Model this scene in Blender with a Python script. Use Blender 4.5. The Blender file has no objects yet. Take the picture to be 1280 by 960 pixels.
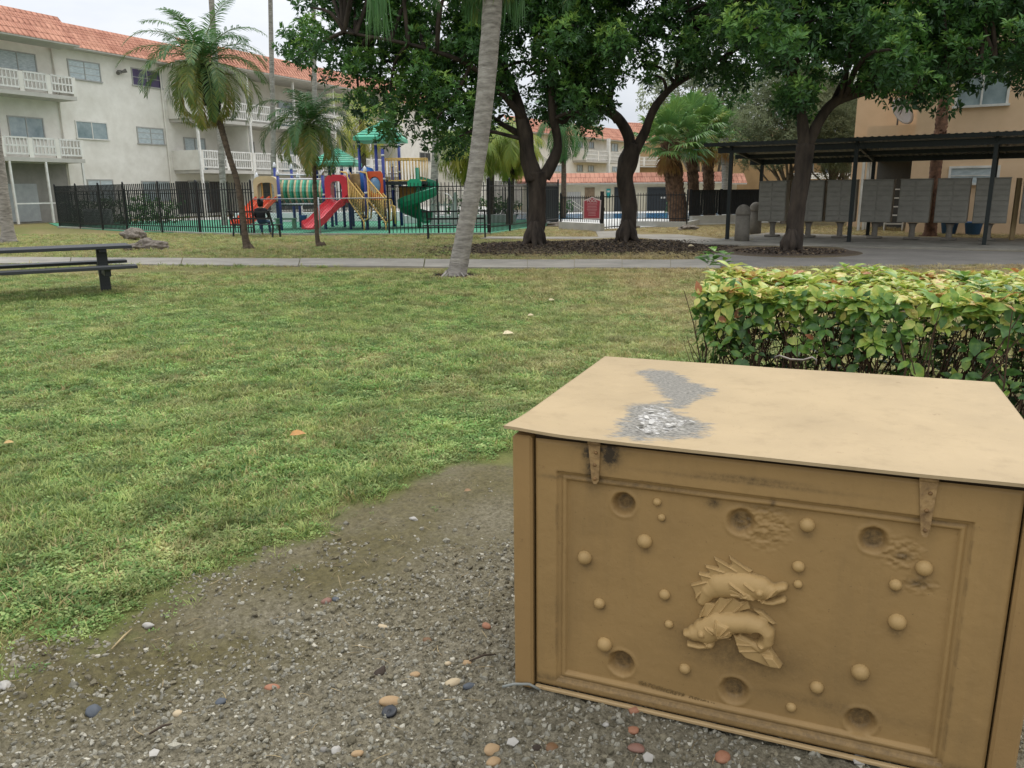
import bpy, math, random
import numpy as np
from mathutils import Vector, Matrix, noise
random.seed(7); RS=np.random.RandomState(7)
S=bpy.context.scene; COL=S.collection
# ---------------------------------------------------------------- camera
H=1.55; F=1000.0; P=math.radians(13.6); RO=0.0105
fw=Vector((0,math.cos(P),-math.sin(P))); r0=Vector((1,0,0)); u0=r0.cross(fw)
rt=r0*math.cos(RO)-u0*math.sin(RO); up=u0*math.cos(RO)+r0*math.sin(RO)
cd=bpy.data.cameras.new('camera'); cam=bpy.data.objects.new('camera',cd); COL.objects.link(cam)
m=Matrix((rt,up,-fw)).transposed().to_4x4(); m.translation=Vector((0,0,H)); cam.matrix_world=m
cd.sensor_width=36; cd.lens=36*F/1280; cd.clip_end=3000; cd.clip_start=0.05; S.camera=cam
def ray(x,y): return fw+rt*((x-640)/F)+up*((480-y)/F)
def g(x,y,z=0.0):
    d=ray(x,y); t=(z-H)/d.z; return Vector((d.x*t,d.y*t,z))
def at(x,y,Y):
    d=ray(x,y); t=Y/d.y; return Vector((d.x*t,Y,H+d.z*t))
# ---------------------------------------------------------------- tags
def tag(o,label=None,cat=None,group=None,kind=None):
    if label: o['label']=label
    if cat: o['category']=cat
    if group: o['group']=group
    if kind: o['kind']=kind
    return o
def empty(name,loc,rz=0,label=None,cat=None,group=None):
    o=bpy.data.objects.new(name,None); COL.objects.link(o); o.location=loc; o.rotation_euler=(0,0,rz)
    o.empty_display_size=.2
    if not KEEP_ID: bpy.context.view_layer.update()
    return tag(o,label,cat,group)
KEEP_ID=True
def copy_tree(o,parent=None):
    c=o.copy(); COL.objects.link(c)
    if parent: c.parent=parent
    for ch in [q for q in S.objects if q.parent==o]: copy_tree(ch,c)
    return c
# ---------------------------------------------------------------- materials
def lin(c):
    if isinstance(c,str): c=[int(c[i:i+2],16)/255 for i in (0,2,4)]; return tuple((x/12.92 if x<=.04045 else ((x+.055)/1.055)**2.4) for x in c)+(1,)
    return tuple(c)+(1,)
MC={}
def mat(name,c,rough=.7,var=.15,scale=6,bump=0,bscale=60,metal=0,c2=None,spec=.4,trans=0,rnd=0,stretch=(1,1,1),det=6,attr=None,obj=True):
    """procedural surface: base colour, mottled by two noises, optional bump"""
    if name in MC: return MC[name]
    M=bpy.data.materials.new(name); M.use_nodes=True; nt=M.node_tree; N=nt.nodes; L=nt.links
    b=N['Principled BSDF']; out=N['Material Output']
    b.inputs['Roughness'].default_value=rough; b.inputs['Metallic'].default_value=metal
    b.inputs['Specular IOR Level'].default_value=spec
    c=lin(c); 
    if c2 is None: c2=tuple(max(0,x*(1-var*2.2)) for x in c[:3])+(1,)
    else: c2=lin(c2)
    tc=N.new('ShaderNodeTexCoord'); mp=N.new('ShaderNodeMapping'); mp.inputs['Scale'].default_value=stretch
    geo=N.new('ShaderNodeNewGeometry')
    L.new(tc.outputs['Object'] if obj else geo.outputs['Position'],mp.inputs[0])
    n1=N.new('ShaderNodeTexNoise'); n1.inputs['Scale'].default_value=scale; n1.inputs['Detail'].default_value=det; n1.inputs['Roughness'].default_value=.62
    L.new(mp.outputs[0],n1.inputs['Vector'])
    cr=N.new('ShaderNodeMapRange'); cr.inputs[1].default_value=.32; cr.inputs[2].default_value=.7
    L.new(n1.outputs[0],cr.inputs[0]); fac=cr.outputs[0]
    mx=N.new('ShaderNodeMix'); mx.data_type='RGBA'; mx.inputs[6].default_value=c; mx.inputs[7].default_value=c2
    L.new(fac,mx.inputs[0]); col=mx.outputs[2]
    if rnd:
        oi=N.new('ShaderNodeAttribute' if attr else 'ShaderNodeObjectInfo')
        if attr: oi.attribute_name=attr; rs=oi.outputs['Fac']
        else: rs=oi.outputs['Random']
        mr=N.new('ShaderNodeMapRange'); mr.inputs[3].default_value=1-rnd; mr.inputs[4].default_value=1+rnd; L.new(rs,mr.inputs[0])
        hs=N.new('ShaderNodeHueSaturation'); L.new(mr.outputs[0],hs.inputs['Value']); L.new(col,hs.inputs['Color']); col=hs.outputs[0]
    L.new(col,b.inputs['Base Color'])
    if bump:
        n2=N.new('ShaderNodeTexNoise'); n2.inputs['Scale'].default_value=bscale; n2.inputs['Detail'].default_value=5
        L.new(mp.outputs[0],n2.inputs['Vector'])
        bp=N.new('ShaderNodeBump'); bp.inputs['Strength'].default_value=bump; bp.inputs['Distance'].default_value=.02
        L.new(n2.outputs[0],bp.inputs['Height']); L.new(bp.outputs[0],b.inputs['Normal'])
    if trans:
        tr=N.new('ShaderNodeBsdfTranslucent'); L.new(col,tr.inputs[0]); ms=N.new('ShaderNodeMixShader'); ms.inputs[0].default_value=trans
        L.new(b.outputs[0],ms.inputs[1]); L.new(tr.outputs[0],ms.inputs[2]); L.new(ms.outputs[0],out.inputs[0])
    MC[name]=M; return M
# ---------------------------------------------------------------- mesh builders
class MB:
    def __init__(s): s.v=[]; s.f=[]; s.m=[]
    def add(s,vs,fs,mi=0):
        n=len(s.v); s.v+= [tuple(v) for v in vs]; s.f+=[tuple(i+n for i in f) for f in fs]; s.m+=[mi]*len(fs); return s
    def box(s,c,d,rz=0,mi=0,bev=0,M=None):
        x,y,z=[q/2 for q in d]; cs,sn=math.cos(rz),math.sin(rz)
        if bev:
            b=min(bev,x*.49,y*.49,z*.49); vs=[]
            for zz,k in ((-z,b),(-z+b,0),(z-b,0),(z,b)):
                for px,py in ((-x+k,-y+b),(-x+b,-y+k),(x-b,-y+k),(x-k,-y+b),(x-k,y-b),(x-b,y-k),(-x+b,y-k),(-x+k,y-b)): vs.append((px,py,zz))
            fs=[tuple(range(7,-1,-1)),tuple(range(24,32))]
            for r in range(3):
                for i in range(8): fs.append((r*8+i,r*8+(i+1)%8,r*8+8+(i+1)%8,r*8+8+i))
        else:
            vs=[(a,b_,c_) for a in (-x,x) for b_ in (-y,y) for c_ in (-z,z)]
            fs=[(0,1,3,2),(4,6,7,5),(0,4,5,1),(2,3,7,6),(0,2,6,4),(1,5,7,3)]
        if M is None: vs=[(c[0]+a*cs-b_*sn,c[1]+a*sn+b_*cs,c[2]+c_) for a,b_,c_ in vs]
        else: vs=[tuple(Vector(c)+M@Vector(q)) for q in vs]
        return s.add(vs,fs,mi)
    def bar(s,a,b,w,h=None,mi=0):
        a=Vector(a); b=Vector(b); d=b-a; l=d.length
        if l<1e-6: return s
        h=h or w; zq=d.normalized(); xq=zq.cross(Vector((0,0,1)))
        if xq.length<1e-3: xq=Vector((1,0,0))
        xq.normalize(); yq=zq.cross(xq); M=Matrix((xq,yq,zq)).transposed()
        return s.box((a+b)/2,(w,h,l),mi=mi,M=M)
    def tube(s,pts,rad,n=8,mi=0,cap=True,jit=0):
        pts=[Vector(p) for p in pts]
        if not hasattr(rad,'__len__'): rad=[rad]*len(pts)
        vs=[]; fs=[]; ref=Vector((0.31,.95,.05))
        for i,p in enumerate(pts):
            d=(pts[min(i+1,len(pts)-1)]-pts[max(i-1,0)]).normalized()
            a=ref-d*ref.dot(d)
            if a.length<.05: a=Vector((1,0,0))-d*d.x
            a.normalize(); ref=a; b=d.cross(a)
            for k in range(n):
                t=2*math.pi*k/n; r=rad[i]*(1+(jit*noise.noise(p*1.7+Vector((k*.9,0,p.z*.4)))if jit else 0))
                vs.append(p+a*math.cos(t)*r+b*math.sin(t)*r)
        for i in range(len(pts)-1):
            for k in range(n): fs.append((i*n+k,i*n+(k+1)%n,(i+1)*n+(k+1)%n,(i+1)*n+k))
        if cap: fs+= [tuple(range(n-1,-1,-1)),tuple(range((len(pts)-1)*n,len(pts)*n))]
        return s.add(vs,fs,mi)
    def lathe(s,c,prof,n=16,mi=0):
        vs=[];fs=[]
        for r,z in prof:
            for k in range(n): t=2*math.pi*k/n; vs.append((c[0]+r*math.cos(t),c[1]+r*math.sin(t),c[2]+z))
        for i in range(len(prof)-1):
            for k in range(n): fs.append((i*n+k,i*n+(k+1)%n,(i+1)*n+(k+1)%n,(i+1)*n+k))
        fs+=[tuple(range(n-1,-1,-1)),tuple(range((len(prof)-1)*n,len(prof)*n))]
        return s.add(vs,fs,mi)
    def prism(s,poly,ext,mi=0):
        """poly: 3D points in order, ext: extrusion vector"""
        n=len(poly); e=Vector(ext); vs=[Vector(p) for p in poly]; vs=vs+[v+e for v in vs]
        fs=[tuple(range(n-1,-1,-1)),tuple(range(n,2*n))]+[(i,(i+1)%n,n+(i+1)%n,n+i) for i in range(n)]
        return s.add(vs,fs,mi)
    def build(s,name,mats,parent=None,smooth=False,loc=None):
        me=bpy.data.meshes.new(name); me.from_pydata(s.v,[],s.f)
        if not isinstance(mats,(list,tuple)): mats=[mats]
        for q in mats: me.materials.append(q)
        if len(mats)>1: me.polygons.foreach_set('material_index',s.m)
        if smooth: me.polygons.foreach_set('use_smooth',[True]*len(me.polygons))
        me.update(); o=bpy.data.objects.new(name,me); COL.objects.link(o)
        if loc is not None: o.location=loc
        if parent: o.parent=parent
        return o
def arr_mesh(name,V,Fq,mats,parent=None,smooth=False,attrs=None,mi=None,link=True):
    """fast mesh from numpy arrays: V (n,3), Fq (m,k)"""
    me=bpy.data.meshes.new(name); V=np.asarray(V,dtype=np.float32); Fq=np.asarray(Fq,dtype=np.int32); k=Fq.shape[1]
    me.vertices.add(len(V)); me.vertices.foreach_set('co',V.ravel())
    me.loops.add(Fq.size); me.loops.foreach_set('vertex_index',Fq.ravel())
    me.polygons.add(len(Fq)); me.polygons.foreach_set('loop_start',np.arange(0,Fq.size,k,dtype=np.int32))
    if not isinstance(mats,(list,tuple)): mats=[mats]
    for q in mats: me.materials.append(q)
    if mi is not None: me.polygons.foreach_set('material_index',np.asarray(mi,dtype=np.int32))
    me.polygons.foreach_set('use_smooth',np.full(len(Fq),smooth))
    for n,a in (attrs or {}).items():
        a=np.asarray(a,dtype=np.float32)
        if a.ndim==1: t=me.attributes.new(n,'FLOAT','POINT'); t.data.foreach_set('value',a)
        else: t=me.attributes.new(n,'FLOAT_COLOR','POINT'); t.data.foreach_set('color',a.ravel())
    me.update(calc_edges=True); me.validate()
    o=bpy.data.objects.new(name,me)
    if link: COL.objects.link(o)
    if parent: o.parent=parent
    return o
def norm(a): return a/np.maximum(np.linalg.norm(a,axis=-1,keepdims=True),1e-9)
def leaf_arrays(C,D,Nn,Ln,W,fold=.25,full=False,droop=.0):
    """C base points, D directions, Nn rough normals -> folded leaves"""
    D=norm(D); R=norm(np.cross(D,Nn)); U=np.cross(R,D); Ln=Ln[:,None]; W=W[:,None]; n=len(C)
    if not full:
        V=np.stack([C,C+D*Ln*.45+R*W+U*W*fold,C+D*Ln-U*Ln*droop,C+D*Ln*.45-R*W+U*W*fold],1).reshape(-1,3)
        b=np.arange(n)[:,None]*4; Fc=np.concatenate([b+[0,2,1],b+[0,3,2]]); return V,Fc
    pts=[C]
    for a,w in ((.25,.8),(.55,1.),(.82,.55)):
        ce=C+D*Ln*a-U*Ln*droop*a*a
        pts+= [ce+R*W*w+U*W*w*fold,ce,ce-R*W*w+U*W*w*fold]
    pts.append(C+D*Ln-U*Ln*droop*1.2); V=np.stack(pts,1).reshape(-1,3); b=np.arange(n)[:,None]*11
    T=[[0,2,1],[0,3,2],[1,2,5],[1,5,4],[2,3,6],[2,6,5],[4,5,8],[4,8,7],[5,6,9],[5,9,8],[7,8,10],[8,9,10]]
    return V,np.concatenate([b+t for t in T])
def unit_rand(n):
    return norm(RS.normal(size=(n,3)))
def in_poly(x,y,poly):
    x=np.asarray(x,dtype=float); y=np.asarray(y,dtype=float); r=np.zeros(x.shape,bool); n=len(poly)
    for i in range(n):
        x1,y1=poly[i]; x2,y2=poly[(i+1)%n]
        if y1==y2: continue
        c=((y1>y)!=(y2>y))&(x<(x2-x1)*(y-y1)/(y2-y1)+x1); r^=c
    return r
def seg_d(x,y,a,b):
    ax,ay=a; bx,by=b; dx,dy=bx-ax,by-ay; t=np.clip(((x-ax)*dx+(y-ay)*dy)/(dx*dx+dy*dy+1e-12),0,1)
    return np.hypot(x-ax-t*dx,y-ay-t*dy),t
def poly_sd(x,y,poly):
    d=np.full(np.shape(x),1e9)
    for i in range(len(poly)): d=np.minimum(d,seg_d(x,y,poly[i],poly[(i+1)%len(poly)])[0])
    return np.where(in_poly(x,y,poly),-d,d)
def vnoise(x,y,s,seed=0):
    """cheap vectorised value noise"""
    x=np.asarray(x)*s+seed*17.3; y=np.asarray(y)*s-seed*9.1; xi=np.floor(x).astype(np.int64); yi=np.floor(y).astype(np.int64); fx=x-xi; fy=y-yi
    fx=fx*fx*(3-2*fx); fy=fy*fy*(3-2*fy)
    def h(a,b):
        k=(a*374761393+b*668265263+seed*982451653)&0x7fffffff; k=((k^(k>>13))*1274126177)&0x7fffffff; return ((k^(k>>16))&0xffff)/65535.
    return (h(xi,yi)*(1-fx)+h(xi+1,yi)*fx)*(1-fy)+(h(xi,yi+1)*(1-fx)+h(xi+1,yi+1)*fx)*fy
def fbm(x,y,s,o=4,seed=0):
    a=1.;t=0;w=0
    for i in range(o): t=t+a*vnoise(x,y,s*2**i,seed+i); w+=a; a*=.55
    return t/w
def scatter(name,P3,rot,scl,idx,protos,mat_dummy,label=None,cat=None,parent=None,kind='stuff'):
    """instances of prototype meshes on stored points (geometry nodes)"""
    c=bpy.data.collections.new(name+'_kinds')
    for i,p in enumerate(protos): p.name='%s_kind_%02d'%(name,i); c.objects.link(p)
    me=bpy.data.meshes.new(name); me.vertices.add(len(P3)); me.vertices.foreach_set('co',np.asarray(P3,dtype=np.float32).ravel())
    a=me.attributes.new('rot','FLOAT_VECTOR','POINT'); a.data.foreach_set('vector',np.asarray(rot,dtype=np.float32).ravel())
    a=me.attributes.new('scl','FLOAT','POINT'); a.data.foreach_set('value',np.asarray(scl,dtype=np.float32))
    a=me.attributes.new('kd','INT','POINT'); a.data.foreach_set('value',np.asarray(idx,dtype=np.int32))
    me.materials.append(mat_dummy); o=bpy.data.objects.new(name,me); COL.objects.link(o)
    ng=bpy.data.node_groups.new(name,'GeometryNodeTree')
    ng.interface.new_socket('Geometry',in_out='INPUT',socket_type='NodeSocketGeometry'); ng.interface.new_socket('Geometry',in_out='OUTPUT',socket_type='NodeSocketGeometry')
    N=ng.nodes; L=ng.links; gi=N.new('NodeGroupInput'); go=N.new('NodeGroupOutput')
    mp=N.new('GeometryNodeMeshToPoints'); ip=N.new('GeometryNodeInstanceOnPoints'); ci=N.new('GeometryNodeCollectionInfo')
    ci.inputs['Collection'].default_value=c; ci.inputs['Separate Children'].default_value=True; ci.inputs['Reset Children'].default_value=True
    def na(n,t):
        q=N.new('GeometryNodeInputNamedAttribute'); q.data_type=t; q.inputs['Name'].default_value=n; return [s for s in q.outputs if s.enabled][0]
    L.new(gi.outputs[0],mp.inputs[0]); L.new(mp.outputs[0],ip.inputs['Points']); L.new(ci.outputs[0],ip.inputs['Instance'])
    ip.inputs['Pick Instance'].default_value=True; L.new(na('kd','INT'),ip.inputs['Instance Index'])
    L.new(na('rot','FLOAT_VECTOR'),ip.inputs['Rotation']); L.new(na('scl','FLOAT'),ip.inputs['Scale'])
    L.new(ip.outputs[0],go.inputs[0]); md=o.modifiers.new('scatter','NODES'); md.node_group=ng
    if parent: o.parent=parent
    return tag(o,label,cat,None,kind)
# ---------------------------------------------------------------- sky and light
W=bpy.data.worlds.new('World'); S.world=W; W.use_nodes=True; nt=W.node_tree; N=nt.nodes; L=nt.links
bg=N['Background']; sky=N.new('ShaderNodeTexSky'); sky.sky_type='NISHITA'; sky.sun_disc=False
SE=math.radians(58); SR=math.radians(35)
sky.sun_elevation=SE; sky.sun_rotation=SR; sky.air_density=1; sky.dust_density=3
tc=N.new('ShaderNodeTexCoord'); mp=N.new('ShaderNodeMapping'); mp.inputs['Scale'].default_value=(1,1,3.2); L.new(tc.outputs['Generated'],mp.inputs[0])
n1=N.new('ShaderNodeTexNoise'); n1.inputs['Scale'].default_value=2.3; n1.inputs['Detail'].default_value=7; n1.inputs['Roughness'].default_value=.55; L.new(mp.outputs[0],n1.inputs['Vector'])
rp=N.new('ShaderNodeValToRGB'); rp.color_ramp.elements[0].position=.33; rp.color_ramp.elements[0].color=(6.6,7.1,7.9,1); rp.color_ramp.elements[1].position=.66; rp.color_ramp.elements[1].color=(9.3,9.4,9.6,1)
L.new(n1.outputs[0],rp.inputs[0]); mx=N.new('ShaderNodeMix'); mx.data_type='RGBA'; mx.inputs[0].default_value=.9
L.new(sky.outputs[0],mx.inputs[6]); L.new(rp.outputs[0],mx.inputs[7])
# an overcast sky is about three times brighter overhead than at the horizon
sx=N.new('ShaderNodeSeparateXYZ'); L.new(tc.outputs['Generated'],sx.inputs[0]); zr=N.new('ShaderNodeMapRange'); zr.inputs[1].default_value=0; zr.inputs[2].default_value=1; zr.inputs[3].default_value=.88; zr.inputs[4].default_value=2.7; L.new(sx.outputs[2],zr.inputs[0])
vm=N.new('ShaderNodeVectorMath'); vm.operation='SCALE'; L.new(mx.outputs[2],vm.inputs[0]); L.new(zr.outputs[0],vm.inputs['Scale']); L.new(vm.outputs[0],bg.inputs[0]); bg.inputs[1].default_value=.1
sd=bpy.data.lights.new('sun','SUN'); sd.energy=1.3; sd.angle=math.radians(25); sd.color=(1,.96,.9)
so=bpy.data.objects.new('sun',sd); COL.objects.link(so)
dirv=Vector((math.sin(SR)*math.cos(SE),math.cos(SR)*math.cos(SE),math.sin(SE))); so.rotation_euler=dirv.to_track_quat('Z','Y').to_euler()
S.view_settings.view_transform='Standard'; S.view_settings.look='None'; S.view_settings.exposure=0; S.view_settings.gamma=1
# ================================================================ GROUND
bpx=[(-60,840),(0,838),(20,800),(80,797),(130,802),(165,786),(210,752),(262,726),(322,710),(345,690),(420,676),(450,640),(505,612),(560,590),(640,572)]
SOIL=[tuple(g(*p)[:2]) for p in bpx]+[(.35,4.0),(1.0,5.0),(1.5,6.9),(7,4.6),(7,-4),(-5,-4),(-5,1.4),(-2.0,2.3)]
PATH_F=[(-40,0),(0,321),(640,324),(870,324)]
near0=g(-200,321); near1=g(900,324)
def soil_sd(x,y): return poly_sd(x,y,SOIL)+(fbm(x,y,2.2,4,3)-.5)*.34+(fbm(x,y,11,3,13)-.5)*.16
rows=[-60,-20,-6,-2,0,.6,1.2]; y=1.35
while y<5: rows.append(y); y+=.008*max(y,1.5)
while y<20: rows.append(y); y+=.02*y
while y<1500: rows.append(y); y*=1.12
rows=np.array(rows); ts=np.concatenate([[-60,-20,-8,-4,-2,-1.4,-1.1],np.linspace(-.95,.95,240),[1.1,1.4,2,4,8,20,60]])
X=ts[None,:]*np.maximum(rows[:,None],1.2)*.85; Y=np.repeat(rows[:,None],len(ts),1)
sdv=soil_sd(X,Y); ins=np.clip(-sdv/.12,0,1); near=np.clip((9-Y)/3,0,1)*np.clip((8-np.abs(X))/2,0,1)
Z=near*(ins*((fbm(X,Y,3,3,5)-.5)*.03+(fbm(X,Y,28,3,9)-.5)*.03+(fbm(X,Y,75,2,11)-.5)*.014-.006)+(1-ins)*((fbm(X,Y,1.2,3,6)-.5)*.03))
Z=np.where(near>0,Z,0)
# small rise of roots and mulch under the big trees
for (tx,ty,tr,th) in ((.68,23,2.6,.10),(3.5,24.3,1.9,.07),(6.8,19.7,1.9,.10)):
    Z=Z+th*np.exp(-((X-tx)**2+(Y-ty)**2)/(tr*tr*.5))
mul=np.exp(-((X-.9)/2.6)**4-((Y-21.9)/1.9)**4)+np.exp(-((X-4.2)/2.3)**4-((Y-22.6)/2.2)**4)+2.2*np.exp(-((X-6.8)**2+(Y-19.9)**2)/3.0)
bz=np.exp(-((X+1.06)**2+(Y-15.)**2)/.45)
mul=np.clip(mul+.0,0,1)*np.clip((Y-17.9)*3,0,1)
GZ=lambda x,y:0
nr,nc=X.shape; V=np.stack([X,Y,Z],-1).reshape(-1,3); i=np.arange(nr-1)[:,None]*nc+np.arange(nc-1)[None,:]; i=i.ravel()
Fq=np.stack([i,i+1,i+nc+1,i+nc],1)
def ground_mat():
    M=bpy.data.materials.new('ground'); M.use_nodes=True; nt=M.node_tree; N=nt.nodes; L=nt.links; b=N['Principled BSDF']; b.inputs['Roughness'].default_value=.95; b.inputs['Specular IOR Level'].default_value=.15
    geo=N.new('ShaderNodeNewGeometry'); P_=geo.outputs['Position']
    def nz(s,d=6,r=.6):
        n=N.new('ShaderNodeTexNoise'); n.inputs['Scale'].default_value=s; n.inputs['Detail'].default_value=d; n.inputs['Roughness'].default_value=r; L.new(P_,n.inputs['Vector']); return n.outputs[0]
    def ramp(f,st):
        r=N.new('ShaderNodeValToRGB'); e=r.color_ramp.elements; e[0].position=st[0][0]; e[0].color=lin(st[0][1]); e[1].position=st[-1][0]; e[1].color=lin(st[-1][1])
        for p,c in st[1:-1]: q=e.new(p); q.color=lin(c)
        L.new(f,r.inputs[0]); return r.outputs[0]
    def mix(f,a,b_):
        m=N.new('ShaderNodeMix'); m.data_type='RGBA'
        if isinstance(f,float): m.inputs[0].default_value=f
        else: L.new(f,m.inputs[0])
        L.new(a,m.inputs[6]); L.new(b_,m.inputs[7]); return m.outputs[2]
    def at_(n): a=N.new('ShaderNodeAttribute'); a.attribute_name=n; return a.outputs['Fac']
    grass=ramp(nz(3.5,8,.7),[(.3,'3f4a24'),(.5,'5f6a34'),(.7,'7d7a48')])
    fine=ramp(nz(60,4,.7),[(.3,'363b22'),(.7,'8a8a55')]); grass=mix(.45,grass,fine)
    dry=ramp(nz(40,5,.7),[(.3,'6a5c40'),(.7,'9a8c62')]); grass=mix(at_('dry'),grass,dry)
    soil=ramp(nz(55,8,.75),[(.30,'423d30'),(.45,'706957'),(.6,'918974'),(.74,'b0a993')])
    moss=ramp(nz(30,6,.7),[(.3,'464029'),(.6,'6b6340'),(.8,'857d52')]); soil=mix(at_('moss'),soil,moss)
    mulch=ramp(nz(22,7,.75),[(.3,'322b25'),(.55,'564b40'),(.75,'7d7162')])
    c=mix(at_('soil'),grass,soil); c=mix(at_('mulch'),c,mulch); L.new(c,b.inputs['Base Color'])
    bp=N.new('ShaderNodeBump'); bp.inputs['Strength'].default_value=.9; bp.inputs['Distance'].default_value=.012; L.new(nz(150,6,.75),bp.inputs['Height']); L.new(bp.outputs[0],b.inputs['Normal'])
    return M
soilw=np.clip(-sdv/.10+.3,0,1)*(near>0)
def mossf(x,y): return np.clip(1.3-np.abs(soil_sd(x,y)+.2)*1.5-np.clip((2.6-y)*.7,0,1),0,1)*.85*np.clip(fbm(x,y,3,3,21)*1.6-.05,0,1)
def dryf(x,y):
    d=np.clip((x+.5)/3.5,0,1)*np.clip((y-4.5)/4,0,1)*.75+np.clip((y-12.)/4.5,0,1)*.5
    d=d+(fbm(x,y,.8,4,31)-.5)*1.5; d=d+np.exp(-((x+1.06)**2+(y-15)**2)/.5)*1.2; return np.clip(d,0,1)
GM=ground_mat()
go=arr_mesh('ground',V,Fq,GM,smooth=True,attrs=dict(soil=soilw.ravel(),moss=mossf(X,Y).ravel(),dry=dryf(X,Y).ravel(),mulch=mul.ravel())); tag(go,'flat lawn and bare gravelly soil running back to the buildings','ground',kind='structure')
# height lookup for the near ground
def gz(x,y):
    x=np.asarray(x,dtype=float); y=np.asarray(y,dtype=float)
    s=soil_sd(x,y); a=np.clip(-s/.12,0,1); nn=np.clip((9-y)/3,0,1)*np.clip((8-np.abs(x))/2,0,1)
    return nn*(a*((fbm(x,y,3,3,5)-.5)*.03+(fbm(x,y,28,3,9)-.5)*.03+(fbm(x,y,75,2,11)-.5)*.014-.006)+(1-a)*((fbm(x,y,1.2,3,6)-.5)*.03))
# ---------------------------------------------------------------- paths and paved areas
conc=mat('path_concrete','9c968a',.9,.16,1.2,.3,90,obj=False); conc2=mat('old_concrete','9d988c',.9,.2,1.5,.35,80,obj=False); asph=mat('asphalt','858078',.92,.18,.8,.5,200,obj=False)
kerb=mat('kerb_concrete','5c5a54',.9,.2,4,.3,80,obj=False)
def sheet(name,pts,z,mt,th=.03,label=None,joints=None,kind='structure',cat=None):
    b=MB(); b.prism([(p[0],p[1],z-th) for p in pts],(0,0,th)); o=b.build(name,mt); tag(o,label,cat,None,kind); return o
def strip(a,b,w0,w1): pass
A0=g(-420,321,.03);A1=g(0,321,.03);A2=g(640,324,.03);A3=g(900,324.5,.03)
B0=g(-420,328.5,.03);B1=g(0,328.5,.03);B2=g(640,334,.03);B3=g(900,335,.03)
# slab by slab, narrow dark joints between
def slabs(name,top,bot,n,z,mt,label):
    b=MB(); rnd=random.Random(3)
    def L_(l,t):
        k=t*(len(l)-1); i=min(int(k),len(l)-2); return Vector(l[i]).lerp(Vector(l[i+1]),k-i)
    for i in range(n):
        t0=i/n+.0003; t1=(i+1)/n-.0003; dz=rnd.uniform(-.004,.006)
        b.prism([(*L_(bot,t0)[:2],-.05),(*L_(bot,t1)[:2],-.05),(*L_(top,t1)[:2],-.05),(*L_(top,t0)[:2],-.05)],(0,0,.05+z+dz))
    return tag(b.build(name,mt),label,'path',None,'structure')
A1e=g(1400,320.5,.03); B1e=g(1400,332,.03)
slabs('path',[A0,A1,A2,A3],[B0,B1,B2,B3],13,.03,conc,'grey concrete path crossing the lawn in front of the trees')
# walk from the pool gate to the mailboxes, and the paved lane beside the mailboxes
w=[g(590,296),g(752,296.5),g(742,291.5),g(768,290.5),g(800,295),g(912,299)]
sheet('path',[g(600,299),g(790,300),g(880,306),g(905,300),g(850,294),g(800,294),g(775,289),g(745,290),g(748,297),g(610,296.5)],.028,conc,label='narrow concrete walk leading to the pool gate',cat='path')
sheet('road',[g(865,336.5),g(870,322),g(935,311),g(1020,310),g(1300,316),g(1600,318),g(1700,345),g(1290,337)],.022,asph,label='dark asphalt lane between the hedge and the mailbox shelter',cat='road')
sheet('pavement',[g(880,306.5),g(1000,309.5),g(1330,314.5),g(1500,310),g(1330,301.5),g(1100,297),g(960,292.5),g(906,299)],.05,conc2,th=.06,label='concrete slab under the row of mailboxes',cat='pavement')
# ---------------------------------------------------------------- lawn
def blade_tuft(nb,hgt,spread,wid,seed,lean=.5):
    r=random.Random(seed); Vv=[];Ff=[]
    for k in range(nb):
        a=r.uniform(0,6.283); d=spread*math.sqrt(r.random()); bx,by=d*math.cos(a),d*math.sin(a); a2=a+r.uniform(-1,1); h=hgt*r.uniform(.5,1.15); l=lean*r.uniform(.3,1.4)*h; w=wid*r.uniform(.7,1.3)
        dx,dy=math.cos(a2),math.sin(a2); sx,sy=-dy*w/2,dx*w/2; n=len(Vv)
        Vv+=[(bx-sx,by-sy,0),(bx+sx,by+sy,0),(bx+dx*l*.45-sx,by+dy*l*.45-sy,h*.6),(bx+dx*l*.45+sx,by+dy*l*.45+sy,h*.6),(bx+dx*l*1.2,by+dy*l*1.2,h*.92)]
        Ff+=[(n,n+1,n+3),(n,n+3,n+2),(n+2,n+3,n+4)]
    return Vv,Ff
def weed(nl,sz,rad,hgt,seed):
    r=random.Random(seed); Vv=[];Ff=[]
    for k in range(nl):
        a=r.uniform(0,6.283); d=rad*math.sqrt(r.random()); z=hgt*(1-.6*d/rad)*r.uniform(.5,1.1); c=Vector((d*math.cos(a),d*math.sin(a),z)); s=sz*r.uniform(.6,1.3); a2=a+r.uniform(-.8,.8)
        D=Vector((math.cos(a2),math.sin(a2),r.uniform(-.2,.5))).normalized(); R=D.cross(Vector((r.uniform(-.3,.3),r.uniform(-.3,.3),1))).normalized(); U=R.cross(D); n=len(Vv)
        Vv+=[tuple(q) for q in (c,c+D*s*.35+R*s*.33+U*s*.06,c+D*s*.75+R*s*.26+U*s*.05,c+D*s,c+D*s*.75-R*s*.26+U*s*.05,c+D*s*.35-R*s*.33+U*s*.06)]
        Ff+=[(n,n+1,n+2,n+3),(n,n+3,n+4,n+5)]
    return Vv,Ff
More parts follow.
